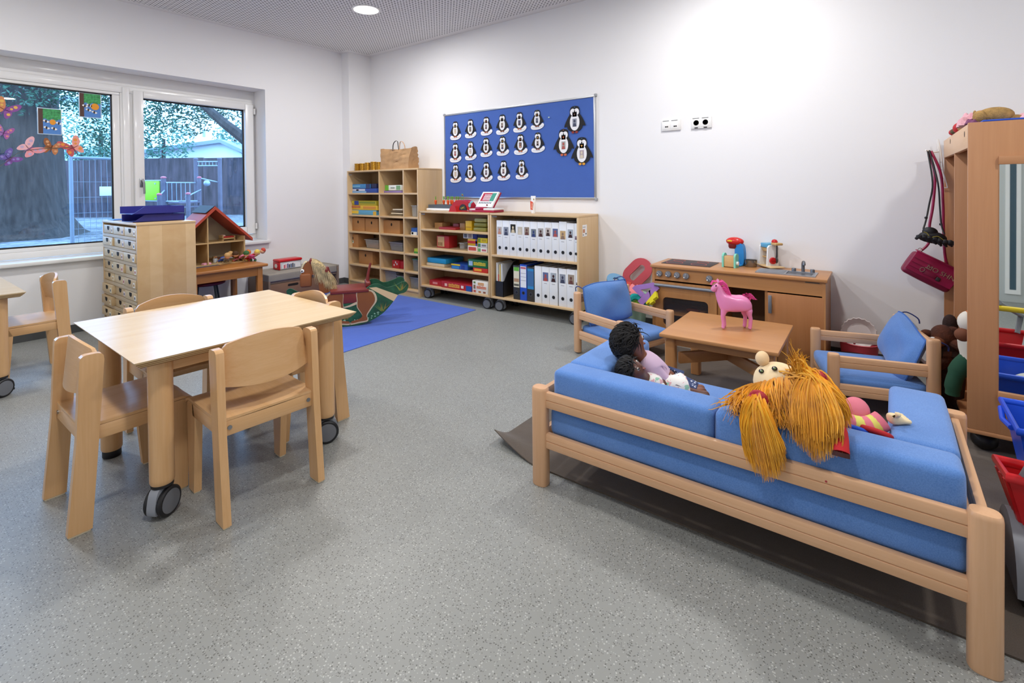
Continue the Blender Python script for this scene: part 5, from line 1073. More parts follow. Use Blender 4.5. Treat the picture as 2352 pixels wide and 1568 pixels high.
# oven door with window
od = bpy.data.objects.new('oven_door', None)
zt_ = KZ-.118; ow = xo+.002-.024
wx0, wz1 = kq(215, 765); wx1, wz0 = kq(742, 1085); wz0 = .13
dr_ = B().ring(rrect(.024, xo, .066, zt_, .004), rrect(wx0, wx1, wz0, wz1, .028), .000, .016).ob('oven_door', KIT('z'), kt_, 20)
B().tube([(.03, -.022, zt_-.022), (xo-.008, -.022, zt_-.022)], .011, 14).cyl((.06, -.022, zt_-.022), (.06, .002, zt_-.022), .006).cyl((xo-.04, -.022, zt_-.022), (xo-.04, .002, zt_-.022), .006).ob('oven_handle', pm('#82868e', .35, .3), dr_)
B().bb(wx0, wx1, .006, .008, wz0, wz1).ob('oven_glass', clearpl('#5a5a60', .15), dr_, 0)
B().bb(.03, xo, .03, KD-.02, wz0+.075, wz0+.087).ob('oven_rack', KIT('x'), kt_)
cd_ = B().bb(xd0, xd1, -.001, .016, .066, zt_+.004, .003).ob('cupboard_door', wood('#b97d4c', '#ab7040', 'z', .42, .8), kt_)
hx_ = xd0+.017; B().bb(hx_-.010, hx_+.010, -.022, -.012, kq(1460, 950)[1], kq(1460, 742)[1], .004).cyl((hx_, -.014, kq(1460, 920)[1]), (hx_, .0, kq(1460, 920)[1]), .004).cyl((hx_, -.014, kq(1460, 770)[1]), (hx_, .0, kq(1460, 770)[1]), .004).ob('door_handle', pm('#7e8288', .35, .3), cd_)
B().bb(KW-.11, KW-.035, .0025, .0035, KZ-.030, KZ-.024).ob('maker_label', pm('#5c5448', .5), kt_, 0)
def kc(x, y, z=KZ): p = onz(*C8(x, y), z); return (KY0-p.y, p.x-KX)
# cooktop
q = [kc(190, 378), kc(760, 422), kc(878, 372), kc(320, 330)]
cx0, cx1, cy0, cy1 = (q[0][0]+q[3][0])/2, (q[1][0]+q[2][0])/2, (q[0][1]+q[1][1])/2, (q[2][1]+q[3][1])/2
ck = B().bb(cx0, cx1, cy0, cy1, KZ, KZ+.003, .001).ob('cooktop', pm('#2b2023', .5), kt_)
for (u, v, r) in ((.22, .3, .055), (.22, .75, .04), (.72, .3, .05), (.72, .75, .038)):
    x_, y_ = cx0+(cx1-cx0)*u, cy0+(cy1-cy0)*v; B().ring(ell(x_, y_, r*1.1, r, 28), ell(x_, y_, r*1.1-.005, r-.005, 28), KZ+.003, KZ+.0036, 'xy').ob('burner_ring', pm('#b5382c', .4), ck, 0)
# sink
q = [kc(1290, 465), kc(2000, 525), kc(2065, 465), kc(1400, 420)]
sx0, sx1, sy0, sy1 = q[0][0]+.01, q[1][0], .035, .21; bx0 = kc(1680, 470)[0]
SNK = pm('#9b9fa6', .35, .5)
sk_ = B().ring([(sx0, sy0), (sx1, sy0), (sx1, sy1), (sx0, sy1)], [(bx0, sy0+.022), (sx1-.02, sy0+.022), (sx1-.02, sy1-.035), (bx0, sy1-.035)], KZ, KZ+.006, 'xy').ob('sink', SNK, kt_, 0)
B().bb(bx0, sx1-.02, sy0+.022, sy1-.035, KZ-.001, KZ+.0015).ob('sink_bowl', pm('#5d6168', .4, .3), sk_, 0)
for i in range(7): B().bb(sx0+.012, bx0-.012, sy0+.03+.019*i, sy0+.038+.019*i, KZ+.006, KZ+.0085, .001).ob('drain_rib', SNK, sk_)
x_, y_ = kc(1880, 445)[0], sy1-.012; TAP = pm('#6f7278', .3, .5)
B().tube(smoothpts([(x_, y_, KZ+.004), (x_, y_, KZ+.05), (x_+.003, y_-.012, KZ+.068), (x_+.008, y_-.032, KZ+.066), (x_+.01, y_-.038, KZ+.052)], 5), [.010]*14+[.009]*7, 12).ob('faucet', TAP, sk_)
for dx in (-.052, .052): B().lathe([(.013, 0), (.013, .016), (.011, .02), (.001, .021)], (x_+dx, y_, KZ+.005), 16).ob('tap_knob', TAP, sk_)
# ---- on the counter
def kat(x, y): u, v = kc(x, y); return (KX+v, KY0-u, KZ)
p = kat(990, 425); ts_ = thing('toy_toaster', 'wooden toy toaster with mint green sides on the play kitchen', 'toy', (p[0]+.02, p[1], KZ), -PI/2-R_(8)); MINT = pm('#7fd3bd', .45)
for sx in (-1, 1): B().prism([(-.03, 0), (.03, 0), (.03, .075)]+[(.03*math.cos(a), .075+.022*math.sin(a)) for a in (.5, 1., 1.57, 2.1, 2.6)]+[(-.03, .075)], sx*.040-.006, sx*.040+.006, 'yz').ob('side', MINT, ts_, 20)
B().bb(-.034, .034, -.026, .026, .004, .078, .003).ob('toaster_body', wood('#d8b47c', '#caa468', 'x', .5), ts_); B().bb(-.022, .022, -.008, .008, .078, .079).ob('slot', pm('#b85a3a', .6), ts_, 0)
B().lathe([(.013, 0), (.013, .012), (.001, .013)], n=18, rot=MX.Rotation(PI/2, 3, 'Y'), at=(.046, -.005, .03)).ob('knob', WHITE, ts_)
p = onx(1692, 600, 3.745); mx_ = thing('toy_mixer', 'red and blue wooden toy stand mixer behind the toaster', 'toy', (3.745, p.y, KZ), -PI/2-R_(10))
B().bb(-.05, .05, -.05, .06, 0, .012, .005).ob('base', pm('#2f8fd0', .4), mx_); B().prism(smoothpts([(.005, .01), (.05, .01), (.058, .06), (.05, .14), (.02, .16), (-.005, .12)], 4, True), -.02, .02, 'xz').ob('stand', pm('#2a86cc', .4), mx_, 40)
B().sph((-.012, 0, .168), (.062, .034, .030), 20, 12).ob('mixer_head', pm('#d02420', .25), mx_); B().lathe([(.028, .118), (.034, .130), (.034, .150), (.001, .150)], (-.022, 0, 0), 20).ob('beater_mount', pm('#7a1a18', .35), mx_)
B().box((-.035, -.031, .172), (.035, .006, .011), .003).ob('yellow_stripe', YELL, mx_)
p = kat(1220, 425); po = thing('cooking_pot', 'small steel toy pot standing on the play kitchen counter', 'pot', (p[0]+.045, p[1], KZ), 0)
B().lathe([(.001, 0), (.036, 0), (.040, .006), (.041, .046), (.043, .048), (.039, .046), (.037, .008), (.001, .005)], n=28).ob('pot_body', pm('#8f8b86', .25, .8), po)
p = kat(1430, 435); cm = thing('toy_coffee_machine', 'white and light blue wooden toy coffee machine beside the sink', 'toy', (p[0]+.045, p[1]-.005, KZ+.008), R_(222), scale=1.12)
B().bb(-.075, .085, -.045, .045, 0, .008, .003).ob('base_board', wood('#dfc396', '#d2b280', 'x', .5), cm)
side_ = [(-.036, .008), (.036, .008), (.036, .11), (.030, .128), (.018, .134), (-.020, .132), (-.030, .12)]
for sx, x in ((0, -.058), (1, .022)): B().prism(side_, x, x+.014, 'yz').ob('side_panel', WHITE, cm, 20)
B().bb(-.046, .022, -.03, .034, .116, .142, .005).ob('blue_top', pm('#5aa6cc', .4), cm); B().bb(-.044, .022, .02, .034, .008, .116).ob('rear_panel', wood('#cfa468', '#c09050', 'z', .5), cm); B().bb(-.044, .022, -.02, .02, .092, .116, .004).ob('brew_head', wood('#dbb47a', '#cfa468', 'x', .5), cm); B().bb(-.044, .022, -.018, .0, .055, .060).ob('cup_ledge', wood('#dbb47a', '#cfa468', 'x', .5), cm)
B().lathe([(.020, 0), (.021, .004), (.019, .012), (.001, .014)], n=22, rot=MX.Rotation(PI/2, 3, 'Y'), at=(.036, -.004, .040)).ob('red_dial', pm('#c01c20', .3), cm); B().bb(.046, .052, -.018, .010, .037, .043, .002).ob('dial_grip', pm('#a01418', .3), cm)
B().bb(.03, .082, -.012, .034, .136, .150, .004).ob('handle_arm', wood('#d2ae74', '#c49a5e', 'x', .5), cm); B().lathe([(.016, 0), (.018, .006), (.012, .016), (.001, .020)], (.036, .01, .150), 18).ob('red_knob', pm('#c81c22', .3), cm)
B().tube([(.055, .012, .136), (.052, .014, .075), (.05, .014, .06)], [.004, .005, .006], 8).sph((.05, .014, .045), (.012, .006, .02), 10, 8).ob('measuring_spoon', pm('#3a3430', .4), cm)
# ---- inside the open bay
bz = .061
def kin(u, v, z=bz): return (KX+v, KY0-u, z)
bay0, bay1 = xo+.02, xd0-.02; bm2 = (bay0+bay1)/2
t = thing('saucepan', 'shiny steel saucepan in the open bay of the play kitchen', 'pot', kin(bay0+.065, .12)); B().lathe([(.001, 0), (.05, 0), (.056, .008), (.058, .06), (.060, .062), (.054, .06), (.052, .01), (.001, .006)], n=28).ob('pan_body', pm('#a8a8a6', .2, .9), t); B().tube([(-.04, -.04, .05), (-.075, -.075, .055)], .006, 8).ob('pan_handle', WHITE, t)
t = thing('metal_tray', 'flat grey tray with dark rim stacked in the open bay', 'tray', kin(bay1-.085, .10, bz+.05), -PI/2+.25); B().bb(-.07, .07, -.06, .06, 0, .014, .004).ob('tray_body', pm('#b8babf', .35), t); B().bb(-.072, .072, -.062, .062, -.006, .002, .004).ob('rim', pm('#2a3352', .4), t)
t = thing('toy_crate', 'low dark box under the grey tray in the open bay', 'box', kin(bay1-.085, .10), -PI/2); B().bb(-.065, .065, -.055, .055, 0, .042, .004).ob('crate', pm('#3a3f4a', .5), t)
t = thing('frying_pan', 'flat steel pan lying on the tray in the open bay', 'pan', kin(bay1-.085, .13, bz+.066)); B().lathe([(.001, 0), (.05, 0), (.060, .014), (.056, .013), (.048, .004), (.001, .003)], n=28).ob('pan_body', pm('#b0b0ae', .2, .9), t)
t = thing('play_food', 'reddish play food lying on the oven rack', 'toy', kin((wx0+wx1)/2+.02, .12, wz0+.0874)); B().sph((0, 0, .018), (.03, .05, .018), 12, 8).ob('food', pm('#7a3a2c', .6), t); B().sph((.02, -.06, .014), (.025, .03, .014), 12, 8).ob('food', pm('#8a5a3a', .6), t)
# ================================================================ foam numbers in a bin
tb2 = ony(1440, 700, 1.49)
fb = thing('foam_bin', 'mint translucent tub full of foam pieces between shelf and play kitchen', 'tub', (3.60, 1.63, 0))
B().lathe([(.001, .004), (.15, .004), (.16, .02), (.185, .28), (.20, .29), (.205, .28), (.20, .265), (.19, .26), (.17, .02), (.16, .0), (.001, 0)], n=32).ob('tub_body', clearpl('#bfe3d6', .65), fb)
def foam(name, label, mat_, builder, px, py, X, rot):
    p = onx(px, py, X); t = thing(name, label, 'foam number' if 'number' in name else 'foam piece', (p.x, p.y, p.z), group='foam pieces in the tub', rot=rot)
    builder().ob('foam', mat_, t, 30); return t
A9 = lambda a: (R_(90)*0, a, -PI/2)
def zero():
    def stad(r, h): return [(r*math.cos(a), h+r*math.sin(a)) for a in [PI*i/12 for i in range(13)]]+[(r*math.cos(a), -h+r*math.sin(a)) for a in [PI+PI*i/12 for i in range(13)]]
    return B().ring(stad(.088, .042), stad(.026, .052), -.011, .011)
foam('foam_number', 'large red foam number zero leaning against the wall', pm('#c4505a', .8), zero, 1464, 626, WX-.06, (R_(-12), R_(42), -PI/2))
def four():
    return B().prism([(-.085, -.005), (.03, .10), (.075, .10), (.075, .015), (.10, -.03), (.075, -.035), (.07, -.10), (.02, -.10), (.02, -.055), (-.085, -.055)], -.010, .010) if 0 else B().ring([(-.095, -.03), (.0, .105), (.07, .105), (.07, -.02), (.10, -.02), (.10, -.065), (.07, -.065), (.07, -.11), (.015, -.11), (.015, -.065), (-.095, -.065)], [(-.035, -.022), (.0, .03), (.022, .06), (.022, .04), (.022, .02), (.022, .0), (.022, -.01), (.022, -.022), (.01, -.022), (0, -.022), (-.02, -.022)], -.010, .010)
foam('foam_number', 'purple foam number four in front of the red zero', pm('#9a72b8', .8), four, 1482, 668, 3.42, (R_(-18), R_(40), -PI/2)).scale = (.82,)*3
def nine():
    o = [(.075*math.cos(a), .05+.06*math.sin(a)) for a in [-.4+1.9*PI*i/20 for i in range(20)]]+[(.02, -.05), (-.06, -.11), (-.02, -.13), (.06, -.09)]
    o = [(.078*math.cos(a), .04+.065*math.sin(a)) for a in [2*PI*i/24 for i in range(24)]]; i_ = [(.03*math.cos(a), .045+.022*math.sin(a)) for a in [2*PI*i/24 for i in range(24)]]
    return B().ring(o, i_, -.010, .010).prism([(.078, .03), (.06, -.06), (-.02, -.115), (-.075, -.105), (-.07, -.07), (-.02, -.075), (.03, -.03)], -.0101, .0101)
foam('foam_number', 'blue grey foam number nine lying at the left of the tub', pm('#6f9fc4', .8), nine, 1408, 652, 3.60, (R_(-58), R_(28), -PI/2))
def arc_():
    o = [(.08*math.cos(a), .05*math.sin(a)) for a in [PI*i/10 for i in range(11)]]; return B().prism(smoothpts([(-.09, -.01), (-.08, .025), (-.03, .035), (.02, .02), (.06, -.015), (.09, -.03), (.075, -.055), (.03, -.045), (-.01, -.01), (-.05, -.005), (-.075, -.03)], 3, True), -.012, .012)
foam('foam_piece', 'turquoise curved foam piece at the front of the tub', pm('#14b5ac', .8), arc_, 1474, 690, 3.44, (R_(-30), R_(10), -PI/2))
def puz(): return B().prism([(-.05, -.03), (-.015, -.03), (-.02, -.05), (.02, -.05), (.015, -.03), (.05, -.03), (.05, .03), (.015, .03), (.02, .048), (-.02, .048), (-.015, .03), (-.05, .03)], -.01, .01)
foam('foam_piece', 'salmon pink foam puzzle piece below the purple four', pm('#ea868a', .8), puz, 1459, 668, 3.50, (R_(-40), R_(30), -PI/2))
foam('foam_piece', 'yellow foam puzzle piece at the right rim of the tub', pm('#d8cc20', .8), puz, 1497, 685, 3.41, (R_(-50), R_(-40), -PI/2))
foam('foam_piece', 'coral red foam piece at the left end of the tub', pm('#e0605a', .8), puz, 1381, 662, 3.64, (R_(-50), R_(-30), -PI/2))
foam('foam_piece', 'red and orange foam piece beside the blue grey nine', pm('#c84a44', .8), puz, 1440, 656, 3.66, (R_(-70), R_(10), -PI/2))
foam('foam_piece', 'lime green foam piece low in the front of the tub', pm('#a9d83a', .8), puz, 1462, 697, 3.47, (R_(-60), R_(0), -PI/2))
# ================================================================ carpet, coffee table, armchairs, sofa
CARP = fabric('#463c32', '#5e5246', 900.)
def carp(u, v):
    x = 1.63+1.80*u; y = 1.37-2.6*v; z = .006
    d = math.hypot((x-1.63)/.16, (y-1.37)/.24)
    if d < 1: z += .055*(1-d)**1.4; x += .05*(1-d)
    return (x, y, z)
tag(B().grid(carp, 60, 60, (0, 0, -.005)).ob('carpet', CARP, None, 40), 'dark brown carpet with curled corner under the play sofa', 'carpet')
cz = .365; cof = thing('play_coffee_table', 'low square beech table with the pink horse on it', 'table', (2.77, .656, .006), R_(1)); ch_ = cz-.006
B().bb(-.275, .275, -.275, .275, ch_-.020, ch_, .005).ob('tabletop', KIT('y'), cof)
for sx in (-1, 1):
    for sy in (-1, 1):
        lg = B().prism([(sx*.228+a, sy*.228+b2) for a, b2 in rrect(-.026, .026, -.026, .026, .012)], .004, ch_-.020, 'xy').ob('leg', KIT('z'), cof, 30); B().bb(sx*.228-.018, sx*.228+.018, sy*.228-.018, sy*.228+.018, 0, .004).ob('glide', DARK, lg)
for rz in (PI/4, -PI/4):
    m = MX.Rotation(rz, 4, 'Z'); b = B().box((0, 0, ch_-.135 if rz > 0 else ch_-.134), (.56, .024, .060), .006); b.v = [tuple(m @ V(p)) for p in b.v]; b.ob('cross_rail', KIT('x'), cof)
for s_ in (-1, 1): B().bb(-.205, .205, s_*.228-.010, s_*.228+.010, ch_-.06, ch_-.02).ob('apron', KIT('x'), cof); B().bb(s_*.228-.010, s_*.228+.010, -.205, .205, ch_-.06, ch_-.02).ob('apron', KIT('y'), cof)
def post(b, x, y, h, rx=.030, ry=.024, z0=0.):
    prof = [(.93, z0), (1., z0+.004), (1., h-.012), (.96, h-.004), (.86, h), (.001, h+.001)]
    vs = []; n = 24; fs = []
    for k, z in prof:
        for j in range(n):
            a = 2*PI*j/n; sg = lambda v: math.copysign(abs(v)**.75, v); vs.append((x+rx*k*sg(math.cos(a)), y+ry*k*sg(math.sin(a)), z))
    for i in range(len(prof)-1):
        for j in range(n): fs.append((i*n+j, i*n+(j+1) % n, (i+1)*n+(j+1) % n, (i+1)*n+j))
    fs.append(tuple(range(n-1, -1, -1))); return b.add(vs, fs)
def railprof(z0, z1, t):
    zm = (z0+z1)/2; h = t/2; r = .005; g = .0022; d = .0035
    rt = [(h-r, z0), (h-r*.3, z0+r*.3), (h, z0+r), (h, zm-g), (h-d, zm), (h, zm+g), (h, z1-r), (h-r*.3, z1-r*.3), (h-r, z1)]
    return rt+[(-x, z) for x, z in reversed(rt)]
def railx(b, x0, x1, y, z0, z1, t=.022):
    """grooved rail along x"""
    return b.prism([(y+p, z) for p, z in railprof(z0, z1, t)], x0, x1, 'yz')
def raily(b, y0, y1, x, z0, z1, t=.022): return b.prism([(x+p, z) for p, z in railprof(z0, z1, t)], y0, y1, 'xz')
def armchair(label, loc, rz, tilt):
    t = thing('play_armchair', label, 'armchair', loc, rz, 'small beech armchairs'); w, d = .233, .196
    for sx in (-1, 1):
        for sy, h in ((1, .294), (-1, .405)):
            lg = post(B(), sx*w, sy*d, h, .022, .026, .003).ob('post', BEE('z'), t); B().bb(sx*w-.014, sx*w+.014, sy*d-.014, sy*d+.014, 0, .003).ob('glide', DARK, lg)
        raily(B(), -d, d, sx*w, .228, .285).ob('arm_rail', BEE('y'), t); raily(B(), -d, d, sx*w, .095, .150).ob('seat_rail', BEE('y'), t)
    railx(B(), -w, w, d, .085, .135).ob('front_rail', BEE('x'), t); railx(B(), -w, w, -d, .095, .150).ob('back_rail', BEE('x'), t); railx(B(), -w, w, -d, .335, .395).ob('back_rail', BEE('x'), t); railx(B(), -w, w, -d, .215, .265).ob('back_rail', BEE('x'), t)
    B().bb(-w+.015, w-.015, -d+.012, d-.012, .105, .118).ob('seat_slats', BEE('x'), t)
    return t
def seat_cushion(label, loc, rz):
    t = thing('seat_cushion', label, 'cushion', loc, rz, 'blue armchair seat cushions')
    B().cushion((0, .012, .031), (.415, .40, .060), .022, .006).ob('cushion_body', BLUE, t)
    B().tube(smoothpts([(-.2, -.19, .03), (-.225, -.2, .01), (-.222, -.19, -.05), (-.225, -.185, -.09)], 4), .003, 6).ob('tie', NAVYC, t)
    return t
def back_cushion(label, loc, rz, lean, roll=0., w=.40, h=.29, th_=.10):
    t = thing('back_cushion', label, 'cushion', loc, group='blue armchair back cushions', rot=(lean, roll, rz))
    def f(u, v, s):
        a, b_ = 2*u-1, 2*v-1; e = (max(0, 1-abs(a)**3.2)*max(0, 1-abs(b_)**3.2))**.5
        dr = .012*(a*a+b_*b_)
        return (a*w/2*(1-.05*b_*b_), s*th_/2*e*(.85+.15*math.sin(3*a+2*b_))+.006*math.sin(5*a)*math.cos(4*b_)*e, h/2+b_*h/2*(1-.07*a*a)+.008*math.sin(2.5*a))
    b = B(); b.grid(lambda u, v: f(u, v, 1), 22, 16); b.grid(lambda u, v: f(u, v, -1), 22, 16)
    bo = b.ob('cushion_body', BLUE, t, 80)
    ed_ = [f(i/22, 0, 0) for i in range(22)]+[f(1, j/16, 0) for j in range(16)]+[f(1-i/22, 1, 0) for i in range(22)]+[f(0, 1-j/16, 0) for j in range(16)]
    B().tube(ed_, .0042, 6, closed=True).ob('piping', pm('#3f6bb2', .8), t)
    for sx in (-1, 1): B().tube(smoothpts([(sx*w*.47, 0, h*.93), (sx*w*.50, -.035, h*1.02), (sx*w*.46, -.085, h*.99), (sx*w*.44, -.10, h*.9)], 4), .0035, 6).ob('tie', NAVYC, t)
    return t
LA, LR = (3.089, 1.392, .006), R_(160.8); RA, RR = (3.139, .06, .006), R_(14.6)
loc2 = lambda base, rz, x, y, z: (base[0]+x*math.cos(rz)-y*math.sin(rz), base[1]+x*math.sin(rz)+y*math.cos(rz), base[2]+z)
armchair('small beech armchair beside the binder shelf, facing the coffee table', LA, LR, 0); armchair('small beech armchair in front of the mirror wardrobe', RA, RR, 0)
seat_cushion('blue seat cushion of the armchair beside the binder shelf', loc2(LA, LR, 0, .0, .119), LR); seat_cushion('blue seat cushion of the armchair in front of the wardrobe', loc2(RA, RR, 0, .0, .119), RR)
back_cushion('blue back cushion slumped in the armchair beside the binder shelf', loc2(LA, LR, -.01, -.115, .185), LR, R_(12), R_(3), .42, .275, .12)
back_cushion('blue back cushion slumped in the armchair by the wardrobe', loc2(RA, RR, .02, -.10, .183), RR, R_(20), R_(-6), .40, .25, .12)
# ---- sofa
so = thing('play_sofa', 'low beech play sofa frame in the foreground carrying blue bolsters', 'sofa', (0, 0, 0)); XA, XB, YA, YB = 1.555, 2.175, -.19, 1.04
for x in (XA, XB):
    for y in (YA, YB): post(B(), x, y, .37, .026, .032, .0 if x == XA else .006).ob('post', BEE('z'), so)
raily(B(), YA+.02, YB-.02, XA, .298, .358).ob('back_rail', BEE('y'), so); raily(B(), YA+.02, YB-.02, XA, .145, .203).ob('back_rail', BEE('y'), so)
raily(B(), YA+.02, YB-.02, XB, .135, .19).ob('front_rail', BEE('y'), so)
for y in (YA, YB): railx(B(), XA+.02, XB-.02, y, .298, .358).ob('arm_rail', BEE('x'), so); railx(B(), XA+.02, XB-.02, y, .145, .203).ob('side_rail', BEE('x'), so)
for i in range(9): B().bb(XA+.012, XB-.012, YA+.07+.135*i, YA+.12+.135*i, .172, .186, .003).ob('slat', BEE('x'), so)
def bolster(name, label, x0, x1, y0, y1, z0, z1, r=.020, puff=.004):
    o = B().cushion(((x0+x1)/2, (y0+y1)/2, (z0+z1)/2), (x1-x0, y1-y0, z1-z0), r, puff).ob(name, BLUE); return tag(o, label, 'cushion', 'blue sofa cushions')
bolster('seat_mattress', 'flat blue seat mattress lying on the sofa slats', 1.572, 2.165, -.165, 1.012, .187, .288, .02, .003)
bolster('bolster', 'long blue back bolster on the far half of the sofa', 1.570, 1.690, .418, .995, .290, .438)
bolster('bolster', 'long blue back bolster on the near half of the sofa under the puppet', 1.570, 1.690, -.160, .412, .290, .438)
bolster('bolster', 'blue arm bolster at the far end of the sofa behind the dolls', 1.694, 2.14, .835, 1.0, .290, .436)
bolster('bolster', 'blue arm bolster at the near right end of the sofa', 1.694, 2.14, -.163, -.018, .290, .436)
B().cyl((XA-.0115, .12, .335), (XA-.0108, .12, .335), .003, n=8).ob('red_mark', pm('#a8353a', .6), so)
# ================================================================ mirror wardrobe
WX0, WX1, WY0, WY1, WZ0, WZ1 = 2.774, 3.79, -.284, -.70, .105, 1.376
wd = thing('mirror_wardrobe', 'tall beech dress-up wardrobe on casters with a mirror on its end panel', 'wardrobe', (WX0, WY0, 0))
wxx = WX1-WX0; wyy = WY1-WY0
B().bb(0, .02, wyy, 0, WZ0, WZ1, .002).ob('end_panel', WAR('z'), wd); B().bb(wxx-.018, wxx, wyy, -.002, WZ0, WZ1-.01, .002).ob('end_panel', WAR('z'), wd)
B().bb(-.002, wxx, wyy, .004, WZ0-.018, WZ0, .004).ob('bottom_board', WAR('x'), wd); B().bb(.02, wxx-.018, wyy, wyy+.012, WZ0, WZ1-.02).ob('back_panel', WAR('z'), wd)
fa = B().bb(.02, wxx, -.020, 0, 1.272, WZ1-.004, .003).ob('fascia', wood('#dfb890', '#d4a97e', 'x', .4), wd)
for px, py in ((2120+518/8.254, 230+780/8.254), (2120+787/8.254, 230+645/8.254)):
    p = ony(px, py, WY0); B().lathe([(.013, .0), (.013, .001), (.001, .001)], n=18, rot=MX.Rotation(PI/2, 3, 'X'), at=(p.x-WX0, .0005, p.z)).ob('bolt_hole', pm('#4a3020', .8), fa)
B().bb(.02, wxx-.018, wyy+.012, -.02, 1.29, 1.306).ob('top_board', WAR('x'), wd)
dx = 3.283-WX0; B().bb(dx-.008, dx+.008, wyy+.012, -.002, WZ0, 1.29, .001).ob('divider', WAR('z'), wd)
for z in (1.048, .812, .573, .34): B().bb(dx+.008, wxx-.018, wyy+.012, -.055, z-.018, z, .001).ob('shelf_board', WAR('x'), wd)
hm_ = B()
for i in range(22):
    z = .40+.04*i
    if all(abs(z-q) > .03 for q in (1.039, .803, .564)): hm_.cyl((wxx-.0185, -.06, z), (wxx-.017, -.06, z), .004, n=8)
hm_.ob('peg_hole', pm('#3a2416', .8), wd)['kind'] = 'stuff'
MIR, nt, b_ = newmat('mirror_glass'); b_.inputs['Base Color'].default_value = (.80, .86, .85, 1); b_.inputs['Metallic'].default_value = 1.; b_.inputs['Roughness'].default_value = .015
B().bb(-.005, 0, -.365, -.093, .280, 1.202).ob('mirror', MIR, wd, 0)
B().bb(-.016, 0, -.38, -.090, 1.200, 1.234, .002).ob('mirror_batten', WAR('y'), wd); B().bb(-.016, 0, -.38, -.090, .252, .282, .002).ob('mirror_batten', WAR('y'), wd)
for x in (.07, wxx-.07):
    for y in (-.06, wyy+.06):
        B().sph((x, y, .046), (.045, .045, .040), 18, 12).cyl((x, y, .07), (x, y, WZ0-.018), .02, n=14).ob('caster', CASB, wd)
# things on top of it (they stand on the top board, hidden behind the rim)
mat_ = tag(B().bb(WX0+.004, WX0+.60, WY1+.02, WY0-.045, WZ1+.0005, WZ1+.008, .002).ob('play_mat', pm('#1f4fc0', .5)), 'thin blue mat lying on top of the wardrobe', 'mat')
PNK = fabric('#d79aa6', '#ecb9c2', 400.)
p = onx(2285, 275, 2.97); pl = thing('plush_toy', 'tan plush animal lying on the wardrobe top', 'plush toy', (2.97, p.y, WZ1+.008), 0)
FURT = pm('#a8854e', .95, var=.3, vs=40., bump=.8, bs=160.)
B().sph((0, 0, .034), (.04, .062, .036), 18, 12).ob('body', FURT, pl); B().sph((-.02, .050, .030), (.026, .024, .028), 14, 10).ob('head', FURT, pl); B().sph((0, -.062, .016), (.02, .03, .016), 12, 8).ob('leg', FURT, pl); B().sph((.02, .062, .05), (.012, .006, .014), 10, 8).ob('ear', FURT, pl)
def cloth(name, label, loc, sx, sy, hgt, mat, seed, rz=0):
    rn = random.Random(seed); ph_ = [rn.uniform(0, 6) for _ in range(6)]
    def f(u, v):
        a, b2 = 2*u-1, 2*v-1; e = max(0, 1-max(abs(a), abs(b2))**3)
        return (a*sx*(1+.08*math.sin(4*b2+ph_[0])), b2*sy*(1+.08*math.sin(5*a+ph_[1])), .002+hgt*e**.6*(.62+.22*math.sin(5*a+ph_[2])*math.cos(4*b2+ph_[3])+.16*math.sin(9*a+6*b2+ph_[4])))
    b = B(); b.grid(f, 30, 30); b.grid(lambda u, v: (f(u, v)[0], f(u, v)[1], 0), 2, 2)
    o = b.ob(name, mat, None, 80); o.location = loc; o.rotation_euler = (0, 0, rz); return tag(o, label, 'cloth', 'dressing-up clothes')
cloth('pink_cloth', 'crumpled pink cloth left of the plush toy on the wardrobe', (3.07, -.33, WZ1+.0085), .07, .05, .075, PNK, 1)
cloth('pink_cloth', 'crumpled pink cloth right of the plush toy on the wardrobe', (3.00, -.53, WZ1+.0085), .09, .07, .06, PNK, 2)
cloth('purple_cloth', 'dark purple scrap poking out under the pink cloth on the wardrobe', (2.96, -.318, WZ1+.0085), .03, .024, .028, pm('#7a4468', .8), 3)
p = onx(2200, 300, 3.2); t = thing('plush_toy', 'small tan plush toy with red hat at the wardrobe front edge', 'plush toy', (3.30, -.30, WZ1-.003), R_(10))
B().sph((-.09, 0, .022), (.05, .024, .022), 14, 10).ob('body', FURT, t); B().sph((-.01, 0, .026), (.026, .022, .026), 14, 10).ob('hat', pm('#b81a24', .6), t); B().sph((.035, 0, .014), (.03, .02, .016), 12, 8).ob('leg', pm('#5d5238', .9), t); B().sph((.068, 0, .012), (.018, .018, .016), 12, 8).ob('shoe', pm('#c01f2a', .5), t)
# wire hook rack
wr_ = thing('wire_rack', 'white wire hook rack hanging over the far edge of the wardrobe', 'rack', (0, 0, 0)); WW = pm('#ece8e2', .4)
A_ = [onx(*q, 3.76) for q in ((2155, 321), (2160, 345), (2167, 395), (2177, 431))]; B_ = [onx(*q, 3.764) for q in ((2153, 323), (2157, 350), (2160, 400), (2163, 432))]
A_[0].z = B_[0].z = WZ1+.004
B().tube(A_, .0035, 8).ob('rail', WW, wr_); B().tube(B_, .0035, 8).ob('rail', WW, wr_)
for ya_, xa_, xb_ in ((372, 2158.5, 2164), (390, 2159.5, 2166.5), (409, 2160.5, 2171), (431, 2163, 2177)): B().tube([onx(xa_, ya_, 3.762), onx(xb_, ya_, 3.762)], .0028, 6).ob('rung', WW, wr_)
B().tube(smoothpts([(3.765, -.262, 1.31), (3.75, -.235, 1.305), (3.72, -.20, 1.318)], 4), .004, 8).ob('hook', WW, wr_)
